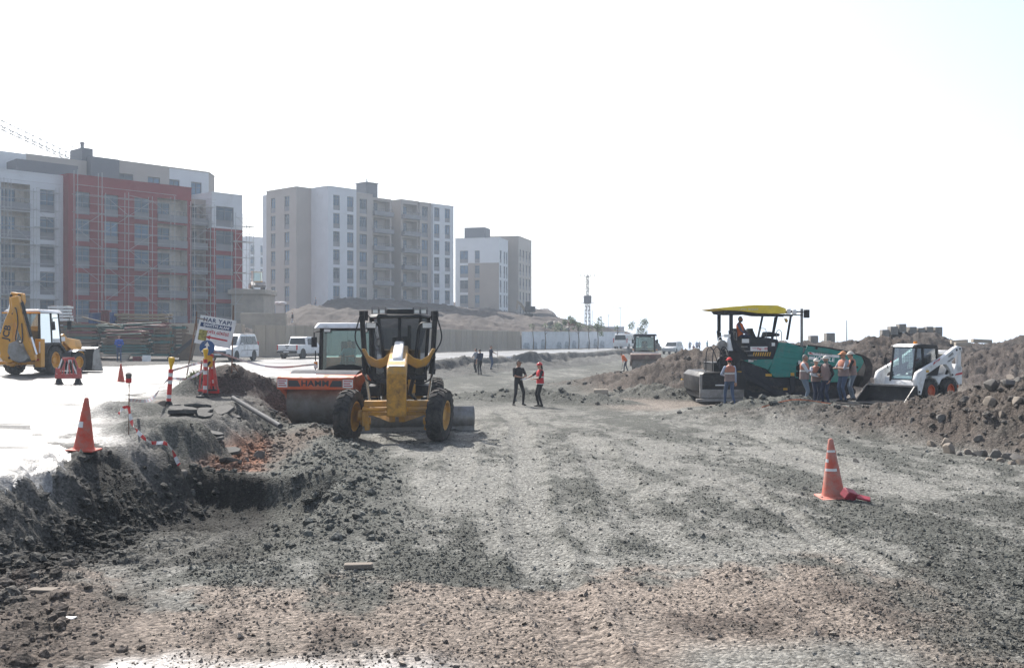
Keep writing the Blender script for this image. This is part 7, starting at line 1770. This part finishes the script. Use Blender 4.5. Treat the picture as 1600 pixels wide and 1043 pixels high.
# ------------------------------------------------------------------ right-hand skyline: concrete cubes, beams, grass
m_cube = mat('cube_concrete', (.27,.255,.235), .9, dirt=.3, dcol=(.2,.18,.16), scale=2)
cm = MB().bx(-.5,.5,-.5,.5,0,1).mesh('concrete_cube', m_cube, bevel=.04)
def cube(px0, px1, py0, py1, Y, lab, grp):
    x0, x1 = at(px0, Y), at(px1, Y); z0 = tz((x0+x1)/2, Y)-.06; z1 = max(CAMZ-(py0-521.5)/1600*Y, z0+.55)
    tag(obj('concrete_cube', cm, None, ((x0+x1)/2, Y, z0), (0,0,rr.uniform(-.06,.06)), (x1-x0-.03, .6, z1-z0)), lab, 'block', grp)
names_ = ['first', 'second', 'third', 'fourth', 'fifth', 'sixth', 'seventh']
for k, (a, b_) in enumerate(((1376,1388),(1388.5,1401),(1402,1414),(1418,1430),(1432,1444),(1445,1456),(1458,1470))):
    cube(a, b_, 520+.1*k, 537, 66.5, names_[k]+' from left in the row of concrete cubes on the skyline', 'concrete cubes on the skyline')
cube(1264, 1277, 524, 540, 70, 'single low concrete cube on the skyline left of the cube row, nearer the paver', 'concrete cubes on the skyline'); cube(1289, 1303, 520, 540, 70, 'single taller concrete cube on the skyline right of the low one', 'concrete cubes on the skyline')
for k, (a, b_, y0, y1, Y, lab) in enumerate(((1486,1511,531,536,61,'upper grey concrete beam of the pair lying on the right mound'), (1492,1516,534.5,540,60.2,'lower grey concrete beam of the pair lying on the right mound'), (1518,1549,529,535,62,'longer grey concrete beam lying right of the beam pair'))):
    Lb = at(b_, Y)-at(a, Y); x_ = (at(a, Y)+at(b_, Y))/2; zb = max(tz(x_, Y), CAMZ-(y1-521.5)/1600*Y)
    mb = MB(); mb.bx(-Lb/2, Lb/2, -.16, .16, 0, .22); tag(mb.build('concrete_beam', [m_conc2], loc=(x_, Y, zb-.02), rot=(0, R(-3+3*k), R(-4+5*k)), bevel=.02), lab, 'beam', 'concrete beams')
m_grass = mat('dry_grass', (.17,.20,.06), .8, var=.3, scale=9)
def tuft(label, px0, px1, Y0, Y1, n, hmax, seed):
    r_ = np.random.default_rng(seed); o = np.array(put((px0+px1)/2, (Y0+Y1)/2))
    Y = r_.uniform(Y0, Y1, n); x = (r_.normal((px0+px1)/2, (px1-px0)/4, n)-800)/1600*Y; z = terrain(x, Y); h_ = hmax*r_.uniform(.4, 1, n); a = r_.uniform(0, 6.3, n)
    q = np.stack([x, Y, z], 1)-o; d = np.stack([np.cos(a)*.022, np.sin(a)*.022, 0*a-.0], 1); l = np.stack([r_.uniform(-.12,.12,n), r_.uniform(-.12,.12,n), h_], 1)
    V = np.stack([q-d, q+d, q+l], 1).reshape(-1, 3)
    tag(obj('grass', big_mesh('grass', V, np.arange(n*3).reshape(-1, 3), None, m_grass, False), None, tuple(o)), label, 'grass', kind='stuff')
tuft('yellow-green grass patch below the concrete cubes', 1436, 1492, 59, 62, 1500, .30, 1); tuft('green grass patch behind the paver hopper', 1275, 1300, 62, 65, 600, .32, 2); tuft('weeds growing at the foot of the tilted site sign', 285, 322, 32.6, 33.8, 260, .22, 3)

# ================================================================== STACKED FORMWORK AND TIMBER
m_fteal = mat('formwork_teal', (.045,.125,.115), .6, dirt=.4, dcol=(.12,.11,.09), scale=3); m_fred = mat('prop_red', (.17,.035,.04), .6, dirt=.35, dcol=(.12,.08,.07), scale=4); m_fbrn = mat('weathered_timber', (.16,.115,.08), .85, dirt=.3, dcol=(.09,.07,.055), scale=4); m_ftan = mat('pale_timber', (.30,.235,.165), .85, dirt=.25, scale=4); m_fblu = mat('drum_blue', (.02,.055,.16), .5, dirt=.3, scale=3)
_pk = {}
def plank_mesh(mt, w, h):
    k = (mt.name, round(w, 2), round(h, 2))
    if k not in _pk: _pk[k] = MB().bx(-.5,.5,-w/2,w/2,0,h).mesh('plank', mt, bevel=.008, smooth=0)
    return _pk[k]
_tb = {}
def stack(label, px0, px1, py0, py1, Y, mts, layers, rows=3, jit=.12, rz=0, name='formwork_stack', cat='stack', tubes=False, seed=0):
    r_ = random.Random(seed+px0); x0, x1 = at(px0, Y), at(px1, Y); z0 = CAMZ-(py1-521.5)/1600*Y; z1 = CAMZ-(py0-521.5)/1600*Y
    L = x1-x0; st = thing(name, label, cat, ((x0+x1)/2, Y, z0), rz, 'stacks of formwork and timber')
    lh = (z1-z0)/layers
    for i in range(layers):
        for j in range(rows):
            mt = r_.choice(mts); l = L*r_.uniform(.82, 1.0); yy = (j-(rows-1)/2)*.34
            if tubes:
                kk = mt.name
                if kk not in _tb: _tb[kk] = MB().cyl((-.5,0,0),(.5,0,0),.045,n=8).mesh('steel_prop', mt)
                obj('steel_prop', _tb[kk], st, (r_.uniform(-1,1)*L*jit, yy+r_.uniform(-.1,.1), lh*(i+.5)), (r_.uniform(-.05,.05), r_.uniform(-.07,.07), r_.uniform(-.06,.06)), (l, 1, 1))
            else:
                obj('plank', plank_mesh(mt, .32, lh*.72), st, (r_.uniform(-.5,.5)*L*jit, yy, lh*i), (0, r_.uniform(-.012,.012), r_.uniform(-.03,.03)), (l, 1, 1))
        if not tubes:
            for s in (-.35, .33): obj('spacer', plank_mesh(m_fbrn, .10, lh*.26), st, (s*L, 0, lh*i+lh*.73), (0, 0, R(90)), (rows*.34, 1, 1))
    return st
stack('teal formwork panels stacked low behind the man in blue', 158, 238, 528, 556, 69, [m_fteal, m_fteal, m_fteal, m_fbrn], 6)
stack('dark brown timber bundle right of the teal panels', 241, 268, 511, 556, 69.5, [m_fbrn, m_fbrn, m_fteal], 9)
stack('teal panels stacked beside the end of the retaining wall', 268, 292, 508, 558, 71, [m_fteal, m_fbrn], 9, 2)
stack('long pale timber beams laid across the top of the stacks', 182, 267, 489, 504, 71.5, [m_ftan, m_fbrn], 3, 3)
stack('heap of dark red steel props under the pale beams', 196, 262, 504, 523, 70.5, [m_fred, m_fred, m_fteal], 7, 4, tubes=True, jit=.05)
stack('second heap of red and teal props resting on the teal panels', 165, 232, 515, 529, 69, [m_fred, m_fteal, m_fbrn], 5, 3, tubes=True, jit=.06)
stack('bundle of teal tubes left of the red props', 153, 192, 506, 518, 70, [m_fteal], 5, 3, tubes=True, jit=.04)
stack('green and red panels behind the loader bucket of the backhoe', 103, 157, 507, 534, 70, [m_fteal, m_fteal, m_fred, m_fbrn], 6)
stack('teal panels under the green and red ones, nearest the backhoe', 100, 158, 533, 562, 70.2, [m_fteal, m_fbrn], 5)
stack('white foam boards stacked behind the backhoe cab', 78, 111, 477, 501, 76, [m_sigw], 5, 3, .03)
stack('teal panels under the white foam boards', 76, 116, 500, 556, 77, [m_fteal, m_fbrn], 8)
stack('timber bundle carrying the brown beams behind the red props', 166, 268, 522, 556, 71.6, [m_fbrn, m_fteal], 6)
stack('timber bundle buried at the back of the stacks', 110, 185, 504, 556, 72.3, [m_fbrn, m_fteal, m_fred], 9)
def drum(label, px0, px1, py0, py1, Y, mt, box=False):
    x0, x1 = at(px0, Y), at(px1, Y); z0 = CAMZ-(py1-521.5)/1600*Y; z1 = CAMZ-(py0-521.5)/1600*Y; w = x1-x0; hh = z1-z0; mb = MB()
    if box:
        mb.bx(-w/2,w/2,-.3,.3,0,hh)
        for s in (-.3, 0, .3): mb.bx(s*w-.02,s*w+.02,-.33,-.3,0,hh)
        mb.bx(-w/2-.02,w/2+.02,-.33,.33,hh-.05,hh+.02)
    else: mb.lathe([(0,0),(0,w/2),(hh*.33,w/2),(hh*.35,w/2*1.05),(hh*.37,w/2),(hh*.66,w/2),(hh*.68,w/2*1.05),(hh*.70,w/2),(hh,w/2),(hh-.02,w/2*.93),(hh-.02,0)], 'z', n=22)
    tag(mb.build('steel_drum' if not box else 'steel_bin', [mt], loc=((x0+x1)/2, Y, z0), bevel=.01), label, 'bin' if box else 'drum')
drum('blue steel drum standing on top of the stacks', 171.5, 182, 487, 505, 71.2, m_fblu); drum('rusty red bin beside the blue drum on the stacks', 160, 171, 485, 505, 71.4, m_fred, True); drum('dark bin left of the rusty bin on the stacks', 141, 160, 489, 505, 71.5, m_fblu, True)
mb = MB(); mb.cyl((0,0,0),(2.6,0,-.65),.05,n=8); tag(mb.build('steel_prop', [m_ftan], loc=(at(128, 69.4), 69.4, CAMZ-(495-521.5)/1600*69.4)), 'single pale prop sticking out at the top left of the stacks', 'prop')
mb = MB(); mb.bx(0,.55,0,.05,0,.42); tag(mb.build('white_board', [m_sigw], loc=(at(222, 67), 67, tz(at(228, 67), 67)), rot=(R(-8),0,0), bevel=.01), 'white board leaning at the foot of the teal stack', 'board')
mb = MB(); mb.prism([(0,0),(.35,0),(.55,.42),(-.2,.42)], 'y', 0, .25); mb.bx(-1.8,-.1,0,.3,.32,.42); tag(mb.build('concrete_trough', [m_conc2], loc=(at(190, 67.4), 67.4, tz(at(190, 67.4), 67.4)), bevel=.01), 'pale concrete trough in front of the teal stack', 'trough')
mb = MB(); mb.bx(0,.5,0,.3,0,.3); tag(mb.build('red_crate', [m_fred], loc=(at(207, 67.2), 67.2, tz(at(207, 67.2), 67.2)), bevel=.01), 'small red crate between the trough and the white board', 'crate')
mb = MB(); mb.bx(0,2.2,0,.12,0,.26); tag(mb.build('steel_channel', [m_pvc], loc=(at(264, 68.3), 68.3, tz(at(270, 68.3), 68.3)), rot=(0,R(-38),0), bevel=.01), 'dark steel channel leaning against the right end of the stacks', 'beam')
mb = MB(); mb.bx(0,.9,0,.08,0,1.9); tag(mb.build('dark_panel_board', [m_fbrn], loc=(at(279, 70), 70, tz(at(285, 70), 70)), rot=(0,R(12),0), bevel=.01), 'dark board leaning at the wall end beside the stacks', 'board')

# ================================================================== DISTANCE: trees, tower, containers, rubble
m_leaf = mat('leaf_green', (.075,.12,.035), .7, var=.35, scale=2); m_bark = mat('bark', (.10,.075,.055), .9)
def tree(label, px, Y, hgt, cr, leaves, seed, z=None):
    r_ = random.Random(seed); x = at(px, Y); zb = tz(x, Y) if z is None else z
    t = thing('young_tree', label, 'tree', (x, Y, zb), 0, 'young trees along the white fence')
    mb = MB(); top = hgt-cr*.9; pts = [(0,0,-.1),(.05,0,hgt*.3),(-.03,.04,hgt*.6),(.02,0,top)]
    mb.tube(curve_pts(pts, 4), [.07-.035*i/12 for i in range(13)], 7)
    for k in range(7):
        a = r_.uniform(0, 6.3); z0 = r_.uniform(hgt*.5, top); e = (math.cos(a)*cr*.7, math.sin(a)*cr*.7, min(hgt-.1, z0+cr*r_.uniform(.4,.9))); mb.tube([(0,0,z0), (e[0]*.5, e[1]*.5, (z0+e[2])/2+.08), e], [.025,.018,.008], 5)
    mb.build('trunk', [m_bark], t)
    mb = MB(); cl = [(r_.gauss(0,cr*.42), r_.gauss(0,cr*.42), hgt-cr+r_.gauss(0,cr*.38), cr*r_.uniform(.25,.5)) for _ in range(9)]
    for _ in range(leaves):
        c = r_.choice(cl); d = Vector((r_.gauss(0,1), r_.gauss(0,1), r_.gauss(0,1))).normalized()*c[3]*r_.uniform(.4,1.1); q = Vector(c[:3])+d
        s = r_.uniform(.06,.13); u = Vector((r_.gauss(0,1), r_.gauss(0,1), r_.gauss(0,.6))).normalized(); v = u.orthogonal().normalized()
        mb.poly([q-u*s, q-v*s*.5, q+u*s, q+v*s*.5])
    mb.build('crown', [m_leaf], t, smooth=0, recalc=False)
    return t
fence_at = lambda f: (WALL[2][0]+(WALL[3][0]-WALL[2][0])*f, WALL[2][1]+(WALL[3][1]-WALL[2][1])*f)
for k, (px, Y, hgt, cr, lv, lab) in enumerate(((833,122,3.3,.5,60,'sparse sapling at the joint of grey wall and white fence'),(852,125,3.4,.45,50,'second sapling along the white fence, nearly bare'),(889,128,4.2,1.0,700,'leafy young tree before the red container'),(904,130,3.6,.8,350,'sapling between the two leafiest fence trees'),(920,131,3.2,.5,70,'thin sapling in front of the lattice mast'),(934,132,4.0,1.05,800,'leafiest young tree before the low red-roofed building'),(965,136,3.2,.5,90,'thin sapling left of the white minibus'))):
    tree(lab, px, Y, hgt, cr, lv, 30+k)
tree('round green tree beside the minibus behind the distant roller', 997, 150, 4.4, 1.6, 1500, 50); tree('shrubby tree rising behind the white fence near the rubble', 868, 146, 3.0, 1.3, 700, 51, 1.6)
# lattice mast with transformer
Y = 168; x = at(918, Y); zb = 2.2; lm = thing('lattice_mast', 'tall lattice power mast with a transformer box halfway up', 'mast', (x, Y, zb))
m_mast = mat('mast_steel', (.22,.22,.23), .6); ztop = CAMZ+(521.5-430)/1600*Y-zb
for s in (-1, 1):
    mb = MB(); lattice(mb, (s*.35,0,0), (s*.22,0,6.7), .35, .35, .6, .05); mb.build('mast_leg', [m_mast], lm)
mb = MB(); mb.bx(-.62,.62,-.5,.5,5.7,6.9); mb.build('transformer', [m_mast], lm, bevel=.06)
mb = MB(); mb.bx(-1.0,1.0,-.7,.7,5.58,5.66); mb.tube([(-1,-.7,5.66),(-1,-.7,6.6),(1,-.7,6.6),(1,-.7,5.66)], .03); mb.build('platform', [m_mast], lm)
mb = MB(); lattice(mb, (0,0,6.7), (0,0,ztop), .4, .4, .6, .05); mb.cyl((-1.1,0,ztop-.2),(1.1,0,ztop-.2),.05,n=6); mb.cyl((-.55,0,ztop-1.1),(.55,0,ztop-1.1),.04,n=6); mb.cyl((-.6,0,ztop-2.2),(.6,0,ztop-2.2),.04,n=6)
for s in (-1.1,-.55,0,.55,1.1): mb.cyl((s,0,ztop-.2),(s,0,ztop+.2),.06,n=6)
mb.build('mast_head', [m_mast], lm)
mb = MB(); mb.cyl((.75,0,0),(.75,0,4.6),.06,n=6); mb.build('cable_riser', [m_mast], lm)
def prefab(name, label, cat, px0, px1, py0, py1, Y, mt, roof=None, depth=4.0, ribs=8):
    x0, x1 = at(px0, Y), at(px1, Y); z0 = CAMZ-(py1-521.5)/1600*Y; z1 = CAMZ-(py0-521.5)/1600*Y; W = x1-x0
    t = thing(name, label, cat, ((x0+x1)/2, Y, z0-1.2)); H = z1-z0+1.2
    mb = MB(); mb.bx(-W/2,W/2,0,depth,0,H)
    for i in range(ribs+1): xx = -W/2+W*i/ribs; mb.bx(xx-.04,xx+.04,-.05,0,0,H)
    mb.build('wall', [mt], t)
    mb = MB()
    if roof: mb.prism([(-W/2-.3,H),(W/2+.3,H),(W/2+.2,H+.25),(0,H+.55),(-W/2-.2,H+.25)], 'y', -.4, depth+.3)
    else: mb.bx(-W/2-.1,W/2+.1,-.1,depth+.1,H,H+.12)
    mb.build('roof', [roof or mt], t)
    return t
m_pre = mat('prefab_grey', (.50,.52,.55), .7); m_rr = mat('red_metal_roof', (.22,.05,.05), .6); m_cont = mat('container_red', (.42,.06,.045), .6, dirt=.2, scale=1.5)
prefab('shipping_container', 'red container standing behind the white fence left of the mast', 'container', 889, 901, 504, 518, 165, m_cont, None, 2.4, 6)
prefab('site_office', 'pale flat prefab building behind the mast', 'building', 926, 975, 511, 524, 190, m_pre, None, 6, 10); prefab('site_office', 'low dark red-roofed hut right of the mast behind the fence', 'building', 941, 982, 523.5, 536, 160, m_rr, m_rr, 5, 6)
# street lamps far off
for k, (px, Y, py, lab) in enumerate(((969, 230, 480, 'tallest faint street lamp beyond the low buildings'), (951, 260, 491, 'fainter street lamp left of the tallest one'), (940, 290, 494, 'faintest street lamp nearest the mast'), (1323, 150, 500, 'thin lone pole on the right skyline behind the mounds'))):
    x = at(px, Y); zb = -2 if k < 3 else 0; zt = CAMZ+(521.5-py)/1600*Y; lp = thing('street_lamp', lab, 'street lamp', (x, Y, zb), 0, 'far street lamps')
    mb = MB(); mb.cyl((0,0,0),(0,0,zt-zb),.10,.06,n=8); mb.build('pole', [m_mast], lp)
    if k < 3:
        for s in (-1, 1): mb = MB(); mb.tube([(0,0,zt-zb-.2),(s*.8,0,zt-zb),(s*1.5,0,zt-zb)], .05, 6); mb.bx(min(s*1.3,s*2.0),max(s*1.3,s*2.0),-.15,.15,zt-zb-.06,zt-zb+.06); mb.build('lamp_arm', [m_mast], lp)
# rubble of broken concrete behind the fence
Y = 150; rbh = thing('rubble_heap', 'heap of broken grey concrete behind the white fence', 'rubble', (at(866, Y), Y, tz(at(866, Y), Y)))
r_ = random.Random(5)
for k in range(26):
    f = r_.uniform(-1, 1); zz = r_.uniform(.1, 1.9)*(1-abs(f)*.75); s = r_.uniform(.35,.8); mb = MB(); mb.box((0,0,0), (s*1.5, s, s*r_.uniform(.5,1)), rot=(r_.uniform(-.5,.5), r_.uniform(-.5,.5), r_.uniform(0,3)))
    mb.build('concrete_chunk', [(m_conc2, m_cube, m_stone2)[k % 3]], rbh, loc=(f*1.9, r_.uniform(-.8,.8), zz), bevel=.04)
# small loader on the platform and excavator on the slope
x, Y, z = PLAT; Lx = at(400, 131); ld = thing('wheel_loader', 'small yellow loader on the concrete platform between the two blocks', 'loader', (Lx, 131.5, PLAT[2]), R(20))
for s in (-1, 1):
    for y in (-.7, .9): wheel(ld, (s*.75,y,.5), .5, .36, m_jcb, (0,0,0), 14, 'chev', s)
mb = MB(); mb.bx(-.6,.6,-1.4,1.6,.5,1.15); mb.build('body', [m_jcb], ld, bevel=.06)
mb = MB()
for sx_ in (-1, 1):
    for y in (-.5, .7): bar(mb, (sx_*.6,y,1.1), (sx_*.55,y,2.35), .09)
mb.bx(-.72,.72,-.7,.9,2.35,2.48); mb.build('cab_frame', [m_sigw], ld, bevel=.02)
mb = MB(); mb.poly([(-.56,-.52,1.2),(.56,-.52,1.2),(.52,-.52,2.35),(-.52,-.52,2.35)]); mb.poly([(.6,-.45,1.2),(.6,.65,1.2),(.55,.65,2.35),(.55,-.45,2.35)]); mb.build('cab_glass', [g_teal], ld, smooth=0)
mb = MB(); mb.prism([(-1.2,.8),(-2.0,.3),(-2.1,.6),(-1.3,1.1)], 'x', -.9, .9); mb.build('loader_bucket', [m_steel], ld)
Y = 176; x = at(822, Y); ex = thing('excavator', 'small excavator with raised tan arm at the foot of the taupe block', 'excavator', (x, Y, tz(x, Y)), 0)
mb = MB(); mb.bx(-.2,1.6,-1,.8,.9,1.9); mb.build('body', [m_char], ex, bevel=.08)
mb = MB(); mb.bx(-.4,1.2,-1.2,-.75,0,.7); mb.bx(-.4,1.2,.55,1.0,0,.7); mb.build('crawler_track', [m_tyre], ex, bevel=.1)
mb = MB(); mb.bx(-.1,.7,-1,-.1,1.9,2.7); mb.build('cab', [m_cglass], ex, bevel=.05)
mb = MB(); mb.prism([(.1,1.2),(-.7,2.4),(-1.5,3.0),(-1.7,2.8),(-1.1,2.1),(-.3,1.0)], 'y', .0, .3); mb.build('boom', [m_ftan], ex, bevel=.03)
mb = MB(); mb.prism([(-1.6,3.05),(-1.35,2.9),(-1.5,1.4),(-1.7,1.4)], 'y', .02, .28); mb.build('dipper', [m_ftan], ex, bevel=.03)
mb = MB(); mb.prism([(-1.75,1.45),(-1.4,1.4),(-1.2,.9),(-1.6,.7),(-1.9,1.0)], 'y', -.15, .45); mb.build('bucket', [m_steel], ex, bevel=.03)
# white sacks along the top of the slope by the beige block
m_sack = mat('white_sack', (.6,.6,.6), .8)
r_ = random.Random(12)
for k in range(9):
    px = 386+k*7.2+r_.uniform(-2,2); Y = 146-(k*.4); x = at(px, Y); s = r_.uniform(.3,.5)
    mb = MB(); mb.blob((0,0,0), (s*1.2,s*.8,s*.6), seed=k, sub=2, amp=.07); tag(mb.build('white_sack', [m_sack], loc=(x, Y, max(tz(x, Y)+.2, CAMZ+(521.5-471.5)/1600*Y-.2))), ORD[k]+' white sack from the left in the row below the beige block', 'sack', 'white sacks on the slope')

# ================================================================== HAZE
hm = bpy.data.materials.new('air'); hm.use_nodes = True
hn = hm.node_tree.nodes; hn.remove(hn['Principled BSDF'])
pv = hn.new('ShaderNodeVolumePrincipled'); pv.inputs['Color'].default_value = (.76, .87, 1.0, 1); pv.inputs['Density'].default_value = HAZE
pv.inputs['Anisotropy'].default_value = 0.35
hm.node_tree.links.new(pv.outputs[0], hn['Material Output'].inputs['Volume'])
hb = MB(); hb.bx(-6600, 6600, -60, 6600, -85, 62)
tag(hb.build('haze', [hm], smooth=0), 'pale dusty haze hanging over the whole site', 'haze', kind='stuff')
